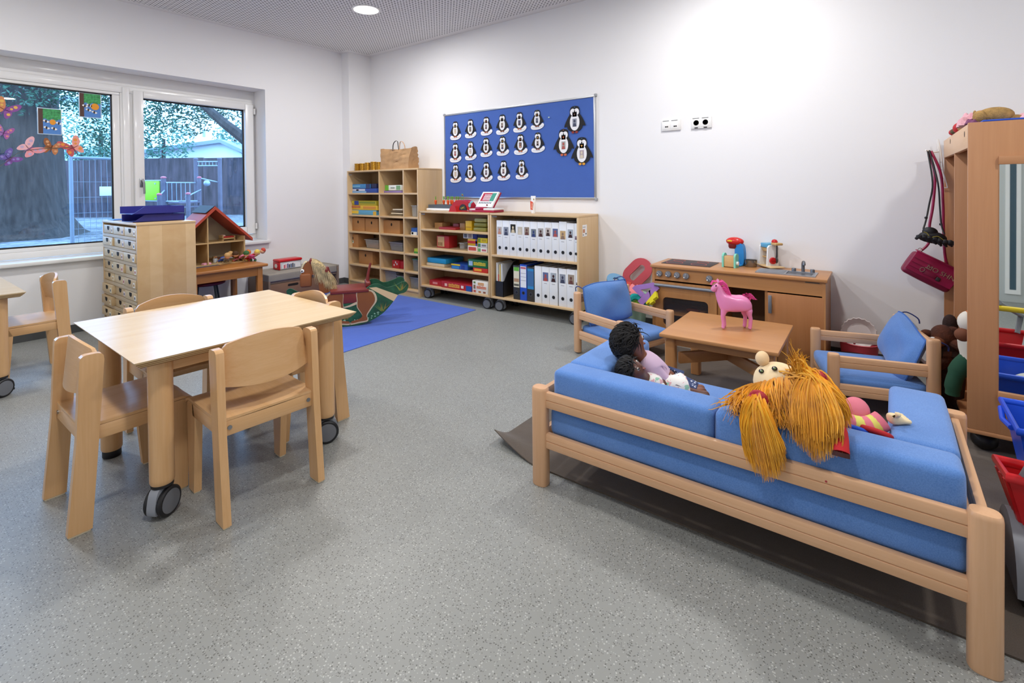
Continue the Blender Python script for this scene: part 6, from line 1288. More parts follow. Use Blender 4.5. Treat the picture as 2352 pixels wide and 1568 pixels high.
# bags hanging from the hook
MAG = pm('#9a1a48', .4, var=.12, vs=20.); MAGD = pm('#7d1239', .45)
c = onx(2138, 622, 3.68); rb_ = thing('handbag', 'magenta handbag with silver letters hanging by the wardrobe', 'bag', tuple(c), rot=(0, R_(29), -PI/2+R_(6)))
B().cushion((0, .012, -.005), (.235, .075, .135), .018, .004).ob('bag_body', MAGD, rb_)
B().grid(lambda u, v: ((u-.5)*.222, -.034-.004*math.sin(PI*v)+.012*max(0, v-.85)/.15, -.045+.117*v), 10, 10, (0, .006, 0)).ob('flap', MAG, rb_); B().bb(-.11, .11, -.03, .05, .066, .074, .004).ob('top_fold', MAG, rb_)
for z in (-.022, .004, .030): B().tube([(-.105, -.040, z), (-.02, -.041, z)], .0012, 5).ob('seam', pm('#5a0c2a', .6), rb_)
SIL = pm('#c8c6c4', .25, .9)
B().text('MO SHN', .036, MX.Translation((.032, -.044, .014)) @ MX.Rotation(PI/2, 4, 'X'), .002).ob('lettering', SIL, rb_, 0)
B().ring(ell(-.045, -.012, .012, .014, 14), ell(-.045, -.012, .009, .011, 14), -.046, -.042).bb(-.04, -.018, -.046, -.042, .004, .009).ob('buckle', SIL, rb_, 0); B().bb(-.03, .028, -.043, -.038, -.03, -.006, .004).ob('loop_patch', MAGD, rb_); B().bb(.03, .05, -.044, -.038, -.034, -.012, .003).ob('clasp', pm('#4a4a4c', .3, .6), rb_)
B().tube(ell_ := [(-.10+.009*math.cos(a), 0, .08+.010*math.sin(a)) for a in [2*PI*i/14 for i in range(14)]], .002, 6, closed=True).ob('strap_ring', SIL, rb_)
hk = V((3.735, -.213, 1.312)); mi = rb_.matrix_basis.inverted()
def strap(b, pts, r, flat): return b.tube([mi @ V(p) for p in smoothpts([tuple(q) for q in pts], 6)], r, 8, flat=flat)
q = lambda x, y, X=3.70: onx(x, y, X)
strap(B(), [hk, q(2147, 400, 3.71), q(2143, 470, 3.70), q(2135, 517, 3.70), q(2132, 560, 3.70), c+V((0, .085, .075))], .0068, 1.).ob('strap', MAG, rb_)
strap(B(), [hk+V((0, -.012, 0)), q(2161, 400, 3.71), q(2166, 470, 3.70), q(2167, 520, 3.70), q(2171, 590, 3.70), q(2186, 632, 3.70)], .0068, 1.).ob('strap', MAG, rb_)
c2 = onx(2142, 545, 3.62); bk = thing('black_bag', 'small black ruffled bag hanging above the magenta handbag', 'bag', tuple(c2), rot=(0, R_(8), -PI/2)); BLK = pm('#15151a', .55, var=.3, vs=30.)
B().sph((0, .0, 0), (.062, .025, .034), 18, 12).sph((-.015, 0, .028), (.035, .02, .028), 14, 10).ob('bag_body', BLK, bk)
rn = random.Random(4)
for i in range(7):
    a = i*.9; x0 = -.07+.022*i; B().tube(smoothpts([(x0, -.018, -.02), (x0+.01, -.03, -.005+.006*math.sin(a)), (x0+.03, -.028, -.015), (x0+.045, -.02, -.03+.01*math.cos(a))], 4), [.008, .013, .011, .006], 8).ob('ruffle', BLK, bk)
B().tube(smoothpts([(-.045, -.036, .026), (-.03, -.036, .022), (-.01, -.038, .002), (.02, -.038, .012), (.06, -.034, -.016)], 5), .0018, 6).ob('gold_piping', pm('#a89a3a', .4, .4), bk)
mi = bk.matrix_basis.inverted()
strap(B(), [hk+V((-.004, .004, .004)), q(2142, 420, 3.67), q(2134, 470, 3.66), q(2127, 505, 3.64), c2+V((0, .04, .045))], .0042, 1.).ob('strap', BLK, bk); strap(B(), [hk+V((-.004, -.004, .004)), q(2154, 420, 3.67), q(2159, 480, 3.66), q(2162, 515, 3.64), c2+V((0, -.05, .02))], .0042, 1.).ob('strap', BLK, bk)
B().sph(tuple(mi @ q(2127, 500, 3.645)), .008, 8, 6).sph(tuple(mi @ q(2161, 515, 3.645)), .008, 8, 6).ob('strap_knot', BLK, bk)
# plush and puppet in the wardrobe bottom
FURB = pm('#4a2413', .95, var=.4, vs=30., bump=.8, bs=120.); FURD = pm('#2a1610', .95, var=.3, vs=30., bump=.8, bs=120.)
c = onx(2166, 772, 3.16); mk = thing('plush_toy', 'dark brown plush animal slumped in front of the wardrobe', 'plush toy', (c.x, c.y, 0))
z0 = c.z
B().sph((0, 0, z0), (.05, .05, .055), 18, 12).ob('head', FURB, mk); B().sph((-.035, .02, z0-.02), (.03, .03, .025), 14, 10).ob('muzzle', pm('#6a3a1e', .9, var=.2), mk)
for dy, dz in ((.06, .005), (-.035, .035)): B().sph((0, dy, z0+dz), (.018, .026, .018), 12, 8).ob('ear', FURB, mk)
B().tube(smoothpts([(0, -.01, z0-.03), (.01, -.02, z0-.12), (0, -.015, z0-.24), (0, 0, .014)], 5), [.045, .06, .065, .06], 14).ob('body', FURD, mk)
B().tube(smoothpts([(0, -.02, z0-.05), (-.04, -.01, z0-.10), (-.03, .02, z0-.16)], 4), [.024, .022, .016], 10).tube(smoothpts([(-.02, -.03, z0-.02), (-.05, -.06, z0-.03), (-.04, -.09, z0-.05)], 4), [.022, .02, .014], 10).ob('arm', FURB, mk)
B().sph((-.045, .04, z0-.004), (.006, .01, .005), 8, 6).ob('teeth', WHITE, mk)
B().sph((.05, -.03, z0+.05), (.03, .03, .05), 14, 10).ob('dark_tuft', FURD, mk)
c = onx(2214, 745, 2.94); wp_ = thing('hand_puppet', 'puppet in white shirt and green trousers hanging in the wardrobe', 'puppet', (2.935, -.30, 0)); z0 = .515
B().sph((0, -.01, z0), (.04, .045, .05), 16, 10).ob('hood', pm('#ddd6c8', .9), wp_); B().sph((0, -.02, z0+.042), (.025, .028, .014), 12, 8).ob('hair', pm('#c8642a', .9), wp_); B().sph((-.02, .012, z0-.055), (.028, .035, .03), 14, 10).ob('face', pm('#6e3d22', .8), wp_)
B().tube(smoothpts([(0, -.01, z0-.04), (0, -.015, z0-.10), (0, -.02, z0-.16)], 4), [.035, .048, .045], 14).ob('shirt', pm('#d9d2c2', .9), wp_)
B().tube(smoothpts([(0, -.02, z0-.15), (0, .02, z0-.20), (-.01, .045, z0-.27), (-.01, .05, z0-.33)], 5), [.04, .036, .03, .026], 14).ob('trousers', pm('#1d4a34', .9, var=.15), wp_)
B().tube([(0, -.06, z0+.02), (0, -.13, .80), (0, -.14, 1.285)], .003, 6).ob('hanging_cord', pm('#d8d2c4', .7), wp_)
# ================================================================ toys at the right picture edge
BBL = pm('#1a4fd0', .3)
def bin_(label, x0, x1, y0, y1, z, wall=.004):
    t = thing('storage_bin', label, 'bin', (x0, y0, .006)); W, D_ = x1-x0, y1-y0; h = z-.006; i = .05
    q = lambda k, zz, o: [(k*i+o, k*i+o, zz), (W-k*i-o, k*i+o, zz), (W-k*i-o, D_-k*i-o, zz), (k*i+o, D_-k*i-o, zz)]
    b = B(); b.add(q(1, 0, 0)+q(0, h, 0)+q(1, .004, wall)+q(0, h, wall), [(3, 2, 1, 0), (8, 9, 10, 11)]+[(k, (k+1) % 4, 4+(k+1) % 4, 4+k) for k in range(4)]+[(8+k, 12+k, 12+(k+1) % 4, 8+(k+1) % 4) for k in range(4)]+[(4+k, 4+(k+1) % 4, 12+(k+1) % 4, 12+k) for k in range(4)]); b.ob('bin_body', BBL, t, 0)
    B().tube([(-.004, -.004, h), (W+.004, -.004, h), (W+.004, D_+.004, h), (-.004, D_+.004, h)], .013, 10, closed=True).ob('rim', BBL, t); B().tube([(.05, D_+.012, h-.01), (W/2, D_+.02, h-.02), (W-.05, D_+.012, h-.01)], .009, 8).ob('grip', BBL, t)
    return t
bin_('bright blue plastic bin in front of the wardrobe mirror', 2.31, 2.60, -.80, -.365, .30)
cloth('white_cloth', 'crumpled white cloth in the blue bin', (2.455, -.56, .22), .08, .10, .075, pm('#d8d6cc', .9), 6)
cloth('brown_cloth', 'dark brown cloth in the blue bin under the white cloth', (2.455, -.58, .10), .085, .16, .10, pm('#4a3020', .9), 7)
ct = thing('toy_cart', 'red toy shopping cart with grey wheels at the right picture edge', 'toy cart', (1.80, -.30, 0)); RP = pm('#c81a22', .3)
B().tube([(.05, .03, .335), (.24, .03, .30), (.24, -.30, .30), (.05, -.30, .335)], .013, 10, closed=True).ob('basket_rim', RP, ct)
for (a, b2) in (((.05, .03, .335), (.24, .03, .30)),):
    pass
for k, (xa, xb, za, zb) in enumerate(((.05, .10, .335, .14), (.24, .20, .30, .14))):
    B().add([(xa, .03, za), (xa, -.30, za), (xb, -.26, zb), (xb, -.02, zb)], [(0, 1, 2, 3)]).ob('basket_wall', RP, ct, 0)
B().add([(.05, .03, .335), (.24, .03, .30), (.20, -.02, .14), (.10, -.02, .14)], [(0, 1, 2, 3)]).ob('basket_wall', RP, ct, 0)
for i in range(3): B().tube([(.07+.06*i, .028-.03*0, .325-.012*i), (.11+.035*i, -.018, .15)], .010, 8).ob('basket_bar', RP, ct)
B().bb(.09, .21, -.27, -.01, .125, .14).ob('basket_floor', RP, ct)
B().tube([(.06, .0, .33), (.02, -.02, .42), (.5, -.14, .56)], .012, 8).tube([(.06, -.27, .33), (.02, -.29, .42), (.5, -.14, .56)], .012, 8).ob('push_bar', pm('#7d8086', .4), ct); B().tube([(.50, -.12, .535), (.50, -.58, .525)], .013, 12).ob('yellow_handle', pm('#e8c81a', .4), ct)
GRC = pm('#7a7d84', .4)
B().prism([(.02, .05)]+[(.02+.11-.14*math.cos(a), .05+.16*math.sin(a)) for a in [PI*i/12 for i in range(13)]]+[(.25, .05)], -.03, .02).ob('wheel_fender', GRC, ct, 40)
B().bb(-.01, .26, -.25, -.04, .06, .12, .02).ob('chassis', GRC, ct)
for x in (.05, .20):
    for y in (.012, -.28): B().lathe([(.001, -.018), (.04, -.018), (.055, -.012), (.055, .012), (.04, .018), (.001, .018)], n=24, rot=MX.Rotation(PI/2, 3, 'X'), at=(x, y-.02, .061)).ob('wheel', CASB, ct)
# ---- behind the right armchair
bk2 = thing('toy_basket', 'red toy bucket with a fluted white dish leaning behind the armchair', 'bucket', (3.70, .115, 0))
B().lathe([(.001, 0), (.085, 0), (.10, .15), (.105, .155), (.10, .158), (.09, .15), (.08, .008), (.001, .006)], n=28).ob('bucket', pm('#d04a56', .45), bk2)
fl2 = B()
prof = [(.001, 0), (.062, 0), (.085, .018), (.092, .022), (.088, .026), (.06, .006), (.001, .006)]
fl2.lathe(prof, n=40)
for i, p in enumerate(fl2.v):
    r = math.hypot(p[0], p[1]); a = math.atan2(p[1], p[0])
    if r > .07: k = 1+.03*math.cos(20*a); fl2.v[i] = (p[0]*k, p[1]*k, p[2])
m = MX.Translation((-.005, 0, .21)) @ MX.Rotation(R_(-78), 4, 'Y'); fl2.v = [tuple(m @ V(p)) for p in fl2.v]
fl2.ob('dish', pm('#e6dcd8', .4), bk2); B().box((-.085, .02, .165), (.012, .012, .012), .003).ob('red_clip', pm('#a8222c', .4), bk2)
bp = thing('black_pouch', 'black pouch with white print lying behind the armchair', 'pouch', (3.58, .16, 0), R_(-72)); B().cushion((0, 0, .055), (.17, .05, .11), .012, .004).ob('pouch_body', pm('#18181b', .6), bp)
pr_ = B()
for k in range(9): pr_.tube([(-.04+.009*k, -.031, .075-.004*(k % 3)), (-.035+.009*k, -.031, .088-.003*(k % 2))], .0012, 5)
pr_.tube([(-.05, -.031, .094), (.05, -.031, .092)], .0012, 5).tube([(-.05, -.031, .070), (.05, -.031, .067)], .0012, 5).ob('white_print', WHITE, bp)['kind'] = 'stuff'
# ================================================================ pink toy horse
f0, f1 = onz(1662, 757, .365), onz(1717, 753, .365); mid = (f0+f1)/2
PKH = pm('#ee8fc0', .35, coat=.2); PKM = pm('#ec4f9a', .55)
hr = thing('toy_horse', 'pink plastic toy horse standing on the low beech table', 'toy horse', (mid.x+.01, mid.y, .3652), math.atan2((f0-f1).y, (f0-f1).x)-R_(18))
N = [((-.046, 0, .140), .056), ((.006, 0, .136), .044), ((.056, 0, .138), .052), ((.078, 0, .172), .030), ((.086, 0, .205), .023), ((.096, 0, .234), .023), ((.110, 0, .216), .0185), ((.121, 0, .194), .014),
     ((.066, .018, .100), .018), ((.074, .018, .066), .0105), ((.070, .018, .035), .009), ((.070, .018, .010), .010), ((.076, .018, .005), .011),
     ((.058, -.018, .100), .018), ((.060, -.018, .066), .0105), ((.054, -.018, .035), .009), ((.053, -.018, .010), .010), ((.059, -.018, .005), .011),
     ((-.062, .020, .105), .022), ((-.060, .020, .078), .012), ((-.068, .020, .062), .0105), ((-.064, .020, .010), .010), ((-.058, .020, .005), .011),
     ((-.050, -.020, .105), .022), ((-.046, -.020, .078), .012), ((-.054, -.020, .062), .0105), ((-.050, -.020, .010), .010), ((-.044, -.020, .005), .011), ((-.072, 0, .148), .034)]
E_ = [(0, 1), (1, 2), (2, 3), (3, 4), (4, 5), (5, 6), (6, 7), (2, 8), (8, 9), (9, 10), (10, 11), (11, 12), (2, 13), (13, 14), (14, 15), (15, 16), (16, 17), (0, 18), (18, 19), (19, 20), (20, 21), (21, 22), (0, 23), (23, 24), (24, 25), (25, 26), (26, 27), (0, 28)]
hb_ = skin('body', N, E_, PKH, hr, 2)
zmin = min((hb_.data.vertices[i].co.z for i in range(len(hb_.data.vertices)))); hb_.location.z = -zmin
rn = random.Random(9); zo = -zmin
def pm_(i):
    t = rn.random(); bx = .088-.028*t; bz = .245-.085*t+zo
    s = rn.choice((-1, 1)); L = rn.uniform(.03, .055)
    return [V((bx, 0, bz)), V((bx-.018, s*.012, bz+.010)), V((bx-.035, s*.018, bz-.006)), V((bx-.035-.4*L, s*.018, bz-.02-L*.6))]
strands(pm_, 60, .005).ob('mane', PKM, hr)['kind'] = 'stuff'
strands(lambda i: [V((.10, 0, .25+zo)), V((.118, rn.uniform(-.01, .01), .252+zo)), V((.128, rn.uniform(-.014, .014), .232+zo))], 20, .005).ob('forelock', PKM, hr)['kind'] = 'stuff'
strands(lambda i: [V((-.066, 0, .150+zo)), V((-.074, rn.uniform(-.01, .01), .172+zo)), V((-.060+rn.uniform(-.02, .03), rn.uniform(-.014, .014), .180+zo+rn.uniform(-.006, .012))), V((-.088+rn.uniform(-.016, .004), rn.uniform(-.012, .012), .158+zo))], 36, .006).ob('tail', PKM, hr)['kind'] = 'stuff'
for s in (-1, 1): B().sph((.106, s*.0165, .230+zo), (.0042, .0030, .005), 10, 8).ob('eye', BLACK, hr); B().lathe([(.006, 0), (.005, .01), (.001, .018)], (.092, s*.009, .246+zo), 8).ob('ear', PKH, hr)
# ================================================================ dolls on the sofa
HAIRB = pm('#120f10', .6, var=.3, vs=40.)
def doll(label, P, skinc, topc, legc, seed, hairlen, hair_r, dress=False):
    hip, chest, neck, head = (V(P[k]) for k in ('hip', 'chest', 'neck', 'head')); rt = V((hip.x, hip.y, .289))
    t = thing('baby_doll', label, 'doll', tuple(rt), group='dolls lying on the sofa'); L = lambda p: tuple(V(p)-rt)
    hr_ = P['hr']; nodes = [(L(hip), .038), (L(chest), .043), (L(neck), .026), (L(head-V(P['up']).normalized()*hr_*.35), hr_*1.0), (L(head+V(P['up']).normalized()*hr_*.30), hr_*1.12), (L(head+V(P['up']).normalized()*hr_*.72), hr_*.7)]; ed = [(0, 1), (1, 2), (2, 3), (3, 4), (4, 5)]
    for arm in P['arms']:
        b0 = len(nodes)
        for p, r in zip(arm, (.024, .020, .016, .016)): nodes.append((L(p), r))
        ed += [(1, b0), (b0, b0+1), (b0+1, b0+2), (b0+2, b0+3)]
        hd_ = V(arm[3]); dr_ = (hd_-V(arm[2])).normalized(); sd = dr_.cross(V((0, 0, 1))).normalized()
        for k in range(5):
            n0 = len(nodes); o_ = (k-2)*.0052 if k < 4 else .013; ln = (.014, .017, .017, .014, .010)[k]
            nodes.append((L(hd_+dr_*.010+sd*o_), .0042)); nodes.append((L(hd_+dr_*(.010+ln*.6)+sd*o_*1.15), .0036)); nodes.append((L(hd_+dr_*(.010+ln)+sd*o_*1.15-V((0, 0, .004))), .003)); ed += [(b0+3, n0), (n0, n0+1), (n0+1, n0+2)]
    for leg in P['legs']:
        b0 = len(nodes)
        for p, r in zip(leg, (.033, .027, .021, .019, .016)): nodes.append((L(p), r))
        ed += [(0, b0), (b0, b0+1), (b0+1, b0+2), (b0+2, b0+3), (b0+3, b0+4)]
    skin('body', nodes, ed, pm(skinc, .4, coat=.15), t, 2)
    fwd = V(P['face']).normalized(); up = V(P['up']); up = (up-fwd*up.dot(fwd)).normalized(); sd = fwd.cross(up)
    hc = head-rt
    B().sph(hc+fwd*hr_*.88-up*hr_*.12, (hr_*.14,)*3, 10, 8).ob('nose', pm(skinc, .4), t)
    for s in (-1, 1):
        e = B().sph(hc+fwd*hr_*.83+up*hr_*.12+sd*s*hr_*.34, (hr_*.13,)*3, 10, 8).ob('eye', pm('#e8e0d8', .3), t); B().sph(hc+fwd*hr_*.92+up*hr_*.12+sd*s*hr_*.35, (hr_*.075,)*3, 8, 6).ob('pupil', BLACK, e)
        B().sph(hc+sd*s*hr_*.92-up*hr_*.1, (hr_*.16,)*3, 10, 8).ob('ear', pm(skinc, .4), t)
    B().sph(hc+fwd*hr_*.82-up*hr_*.42, (hr_*.2, hr_*.2, hr_*.08), 10, 8).ob('mouth', pm('#7c3a34', .4), t)
    rn = random.Random(seed); sc_ = B()
    # scalp cap: half sphere looking along up-fwd*.4
    ax = (up-fwd*.75).normalized(); qx = ax.to_track_quat('Z', 'Y').to_matrix()
    cap = B().sph((0, 0, 0), hr_*1.06, 20, 14); cap.f = [f for f in cap.f if sum(cap.v[i][2] for i in f)/len(f) > -hr_*.10]
    cap.v = [tuple(hc+qx @ V(p)) for p in cap.v]; cap.ob('scalp', HAIRB, t)
    def hs(i):
        while True:
            d = V((rn.gauss(0, 1), rn.gauss(0, 1), rn.gauss(0, 1))).normalized()
            if d.dot(ax) > -.12: break
        p0 = hc+d*hr_*1.0; tan = (V((0, 0, -1))*.35-fwd*.9+V((rn.gauss(0, .5), rn.gauss(0, .5), rn.gauss(0, .3)))); tan = (tan-d*tan.dot(d)).normalized()
        return [p0, p0+d*hr_*.16+tan*hairlen*.3, p0+d*hr_*.2+tan*hairlen*.7, p0+d*hr_*.12+tan*hairlen]
    strands(hs, 620, hair_r, sides=3).ob('hair', HAIRB, t)['kind'] = 'stuff'
    # clothes as slightly larger skins
    cn = [(L(hip), .050), (L(chest), .055), (L(V(neck)), .046)]; ce = [(0, 1), (1, 2)]
    for arm in P['arms']:
        b0 = len(cn)
        for p, r in zip(arm[:3 if not dress else 2], (.032, .028, .024)): cn.append((L(p), r))
        ce += [(1, b0)]+[(b0+k, b0+k+1) for k in range(len(cn)-b0-1)]
    if dress: cn += [(L(V(P['hem'])), .078)]; ce += [(0, len(cn)-1)]
    skin('dress' if dress else 'shirt', cn, ce, topc, t, 2)
    if not dress:
        pn = [(L(hip), .048)]; pe = []
        for leg in P['legs']:
            b0 = len(pn)
            for p, r in zip(leg[:4], (.040, .034, .029, .026)): pn.append((L(p), r))
            pe += [(0, b0)]+[(b0+k, b0+k+1) for k in range(3)]
        skin('trousers', pn, pe, legc, t, 2)
        B().tube([V(L(V(hip)+V(P['waist'])*math.cos(a)*.042+V((0, 0, 1))*math.sin(a)*.040)) for a in [2*PI*i/16 for i in range(16)]], .009, 8, closed=True).ob('white_hem', WHITE, t)
    B().tube([V(L(V(neck)*.8+V(chest)*.2+V((.026*math.cos(a), .016*math.sin(a), .020*math.sin(a))))) for a in [2*PI*i/14 for i in range(14)]], .006, 8, closed=True).ob('collar', WHITE, t)
    return t
def dots(base, dot, s, thr):
    m, nt, b_ = newmat('dotted'); tc = nd(nt, 'ShaderNodeTexCoord'); vo = nd(nt, 'ShaderNodeTexVoronoi', {'Vector': tc.outputs['Object'], 'Scale': s, 'Randomness': .25})
    nt.links.new(mixc(nt, mth(nt, 'LESS_THAN', vo.outputs['Distance'], thr), srgb(base), srgb(dot)), b_.inputs['Base Color']); b_.inputs['Roughness'].default_value = .9; return m
def floral():
    m, nt, b_ = newmat('floral'); tc = nd(nt, 'ShaderNodeTexCoord'); n1 = nd(nt, 'ShaderNodeTexNoise', {'Vector': tc.outputs['Object'], 'Scale': 45., 'Detail': 2.}); n2 = nd(nt, 'ShaderNodeTexNoise', {'Vector': tc.outputs['Object'], 'Scale': 38., 'Detail': 1., 'W': 3.}, noise_dimensions='4D')
    c = mixc(nt, mth(nt, 'GREATER_THAN', n1.outputs[0], .60), srgb('#f3f0ea'), srgb('#e6b4b8')); nt.links.new(mixc(nt, mth(nt, 'GREATER_THAN', n2.outputs[0], .63), c, srgb('#9fcdb4')), b_.inputs['Base Color']); b_.inputs['Roughness'].default_value = .9; return m
P1 = dict(hip=(1.950, .700, .345), chest=(1.890, .756, .422), neck=(1.873, .779, .448), head=(1.850, .808, .503), hr=.058, face=(.60, -.72, .34), up=(-.25, .35, .85),
          arms=[[(1.870, .715, .405), (1.885, .690, .370), (1.905, .665, .350), (1.925, .650, .345)], [(1.940, .760, .405), (1.965, .755, .375), (1.98, .74, .35), (1.985, .72, .345)]],
          legs=[[(1.950, .672, .335), (1.955, .640, .330), (1.958, .605, .322), (1.962, .572, .318), (1.985, .560, .322)], [(1.985, .690, .335), (2.0, .65, .328), (2.0, .61, .320), (2.0, .58, .316), (2.02, .565, .318)]], waist=(.6, .8, 0))
doll('dark-haired doll in lilac shirt and dotted navy trousers on the sofa', P1, '#7d4c36', pm('#d3b7d0', .9), dots('#3d4a72', '#c9cfe0', 75., .30), 5, .05, .0028).location.z += .003
P2 = dict(hip=(1.900, .665, .325), chest=(1.850, .712, .350), neck=(1.815, .740, .372), head=(1.772, .765, .412), hr=.050, face=(-.10, -.66, .66), up=(-.62, .62, .35),
          arms=[[(1.835, .690, .350), (1.845, .665, .335), (1.855, .645, .325), (1.87, .635, .32)], [(1.875, .735, .350), (1.90, .735, .335), (1.915, .72, .325), (1.92, .70, .32)]],
          legs=[[(1.905, .640, .322), (1.925, .605, .316), (1.945, .575, .312), (1.958, .548, .309), (1.975, .538, .314)], [(1.935, .655, .322), (1.955, .62, .316), (1.97, .59, .312), (1.985, .565, .309), (2.0, .555, .314)]], hem=(1.945, .615, .330), waist=(.6, .8, 0))
doll('curly dark-haired doll in white flowered dress beside the back bolster', P2, '#5f3a2e', floral(), WHITE, 6, .035, .0030, True).location.z += .007
# ================================================================ puppet with long orange hair
pu = thing('hand_puppet', 'big puppet with long orange hair lying on the near sofa bolsters', 'puppet', (1.76, .16, .289)); O = V((1.76, .16, .289)); Lp = lambda p: tuple(V(p)-O)
hc = V((1.712, .258, .512)); HR = .068; SKN = pm('#ecd3a8', .8)
B().sph(Lp(hc), (HR*1.0, HR*1.05, HR*.92), 24, 16).ob('head', SKN, pu)
def onhead(x, y, k=1.):
    d = ray(x, y).normalized(); oc = cC-hc; r = HR*k; b2 = oc.dot(d); c_ = oc.dot(oc)-r*r; q_ = b2*b2-c_
    return cC+d*(-b2-math.sqrt(max(q_, 0)))
nz = onhead(1754, 838)+V((.012, .006, .016)); B().sph(Lp(nz), (.020, .020, .023), 18, 12, rot=Euler((0, R_(35), 0)).to_matrix()).ob('nose', pm('#e8c79a', .8), pu)
for (x, y) in ((1749, 852), (1779, 846)):
    e = onhead(x, y); eo = B().sph(Lp(e), (.011, .008, .006), 14, 10).ob('eye', BLACK, pu); d = (cC-e).normalized(); B().sph(Lp(e+d*.007), (.0045, .004, .003), 10, 8).ob('iris', pm('#6a8a5a', .2), eo); B().sph(Lp(e+d*.009+V((0, .002, .003))), .0016, 8, 6).ob('glint', WHITE, eo)
HAIR = pm('#f0a41a', .6, var=.35, vs=14., sheen=.3); rn = random.Random(21)
def bez(a, b2, c, d, n=9):
    return [(1-t)**3*a+3*(1-t)**2*t*b2+3*(1-t)*t*t*c+t**3*d for t in [i/n for i in range(n+1)]]
def jit(s): return V((rn.gauss(0, s), rn.gauss(0, s), rn.gauss(0, s)))
def clampb(p):
    # stay on the camera side of the bolsters and rails
    if p.z < .444 and p.x > 1.535 and p.x < 1.70: p = V((1.535 if p.z < .43 else p.x, p.y, max(p.z, .444) if p.z > .43 else p.z))
    return p-O
def crown(i):
    x = rn.uniform(1716, 1838); y0_ = 884-(x-1716)*.26; p0 = onhead(x, rn.uniform(y0_, y0_+46), 1.02) if i % 4 else hc+V((-.045, rn.uniform(-.05, .05), -.02))
    d = (p0-hc).normalized(); out = V((-.55, (p0.y-hc.y)*3., .10)).normalized()
    e = V((rn.uniform(1.545, 1.60), hc.y+(p0.y-hc.y)*1.45+rn.gauss(-.02, .025), rn.uniform(.436, .47)))
    return [clampb(p) for p in bez(p0, p0+out*.04, (p0+e)/2+V((-.035, (p0.y-hc.y)*.35, .012))+jit(.008), e+jit(.010))]
hmass = strands(crown, 900, .0030, sides=3); hmass.ob('hair_crown', HAIR, pu)['kind'] = 'stuff'
t1 = onx(1742, 916, 1.572); t2 = V((1.690, .165, .548))
def pt1(i):
    a = rn.uniform(-1, 1); w_ = rn.uniform(0, 1); e = V((1.512+.022*rn.random(), .262+a*.052, .293+.05*abs(a)**2+rn.uniform(0, .07)))
    p0 = t1+jit(.006)
    return [clampb(p) for p in bez(p0, p0+V((-.045, a*.02, .012)), V((1.515+.02*rn.random(), .285+a*.062, .43)), e)]
strands(pt1, 520, .0030, sides=3).ob('ponytail', HAIR, pu)['kind'] = 'stuff'
def pt2(i):
    a = rn.uniform(-1, 1); e = V((1.528+.02*rn.random(), .140+a*.06, .395+.05*abs(a)+rn.uniform(-.02, .05))); p0 = t2+jit(.008)
    return [clampb(p) for p in bez(p0, p0+V((-.05, a*.03, .025)), V((1.56, .145+a*.075, .53)), e)]
strands(pt2, 620, .0030, sides=3).ob('ponytail', HAIR, pu)['kind'] = 'stuff'
def tuft(i):
    p0 = V((1.675, .190, .565))+jit(.010); return [p-O for p in bez(p0, p0+V((0, 0, .02)), p0+V((-.01, .01, .04))+jit(.008), p0+V((-.005, .012, .055))+jit(.014), 5)]
strands(tuft, 60, .0026).ob('hair_tuft', HAIR, pu)['kind'] = 'stuff'
def back_(i):
    p0 = hc+V((-.02, -.055, .015))+jit(.02); a = rn.uniform(-1, 1); e = V((1.60+.05*rn.random(), .085+rn.uniform(-.02, .05), .455+rn.uniform(0, .05)))
    return [clampb(p) for p in bez(p0, p0+V((-.02, -.03, .05)), e+V((0, .01, .07)), e)]
strands(back_, 320, .0030, sides=3).ob('hair_side', HAIR, pu)['kind'] = 'stuff'
BOW = pm('#a3202c', .7, var=.15)
for tt, nm in ((t1, 0), (t2+V((-.0, -.012, .008)), 1)):
    b = B()
    for k in range(3): a = k*2.1; b.sph(Lp(tt+V((-.008, .013*math.cos(a), .013*math.sin(a)))), (.012, .016, .012), 12, 8)
    b.tube([Lp(tt+V((0, .018*math.cos(a), .018*math.sin(a)))) for a in [2*PI*i/12 for i in range(12)]], .009, 8, closed=True); b.ob('hair_tie', BOW, pu)
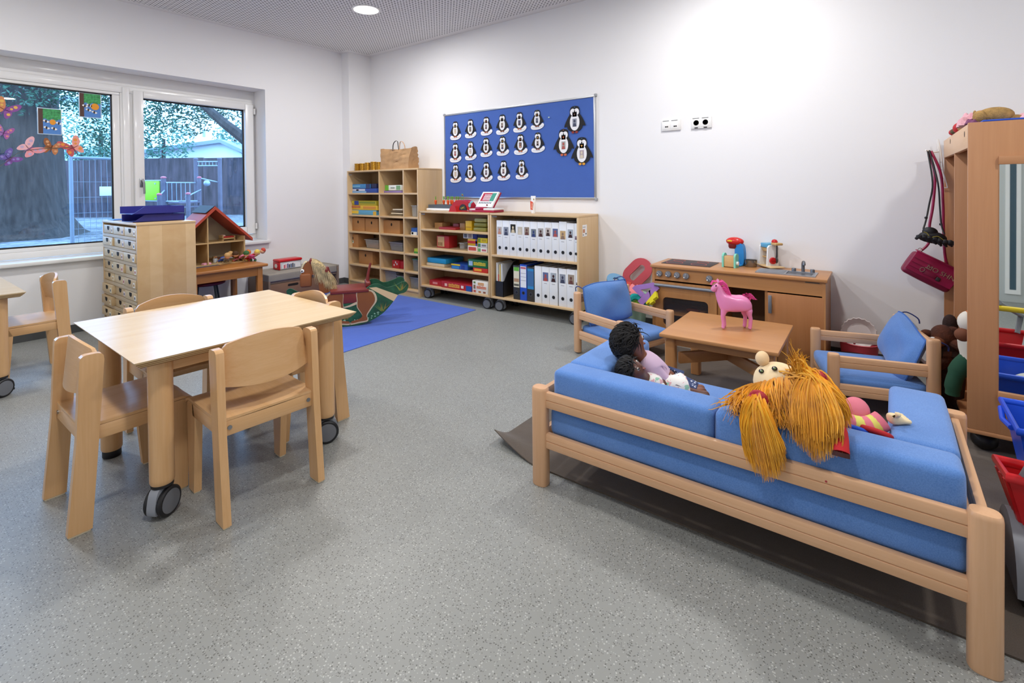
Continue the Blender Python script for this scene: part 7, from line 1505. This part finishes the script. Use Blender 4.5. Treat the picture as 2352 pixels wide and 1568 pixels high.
# body, arms and clothes on the seat
PINKC = pm('#dd7a8c', .9, var=.12); YLC = pm('#d8d36a', .9)
B().tube([Lp(p) for p in smoothpts([(1.735, .215, .46), (1.77, .15, .40), (1.79, .07, .365)], 5)], [.045, .06, .065, .06], 16).ob('body', pm('#c8232c', .9, var=.1), pu)
B().sph(Lp((1.80, .064, .447)), (.046, .036, .036), 18, 12).ob('puffed_sleeve', PINKC, pu); B().sph(Lp((1.79, .09, .40)), (.05, .045, .05), 16, 10).ob('sleeve_base', PINKC, pu)
arm_pts = smoothpts([(1.71, .125, .450), (1.725, .085, .432), (1.742, .050, .424), (1.760, .022, .428), (1.774, .000, .442)], 6); n = len(arm_pts)
for k in range(6):
    a0, a1 = int(k*(n-1)/6), int((k+1)*(n-1)/6)
    B().tube([Lp(p) for p in arm_pts[a0:a1+1]], .0285, 14).ob('sleeve_stripe', PINKC if k % 2 else YLC, pu)
hd0 = V((1.776, -.010, .448)); hb = [(Lp(hd0), .018), (Lp(hd0+V((.012, -.018, .004))), .019)]; he = [(0, 1)]
for k in range(5):
    o_ = (k-2)*.009; n0 = len(hb); dv = V((.016, -.016, .0)) if k < 4 else V((-.012, -.008, .012)); sdv = V((.6, .6, .25))*o_
    if k == 4: sdv = V((-.012, .004, .008))
    hb += [(Lp(hd0+V((.014, -.022, .004))+sdv+dv*.5), .0075), (Lp(hd0+V((.014, -.022, .004))+sdv*1.1+dv*1.4), .0065)]; he += [(1, n0), (n0, n0+1)]
skin('hand', hb, he, pm('#ecd8ae', .85), pu, 2)
B().tube([Lp(p) for p in smoothpts([(1.66, .11, .455), (1.61, .095, .455), (1.565, .088, .45), (1.538, .086, .425)], 4)], [.02, .019, .018, .019], 12).ob('red_sleeve', pm('#c01d24', .8), pu); B().tube([Lp((1.535, .086, .428)), Lp((1.531, .086, .418))], [.0195, .020], 14).ob('dark_cuff', pm('#3a1412', .8), pu)
B().cushion(Lp((1.708, .060, .425)), (.04, .05, .012), .005, .002, Euler((.3, .6, .5)).to_matrix()).ob('blue_patch', pm('#2456c8', .8), pu); B().cushion(Lp((1.712, .012, .430)), (.04, .07, .014), .005, .003, Euler((0, .5, -.3)).to_matrix()).ob('red_patch', pm('#b0171e', .8), pu)
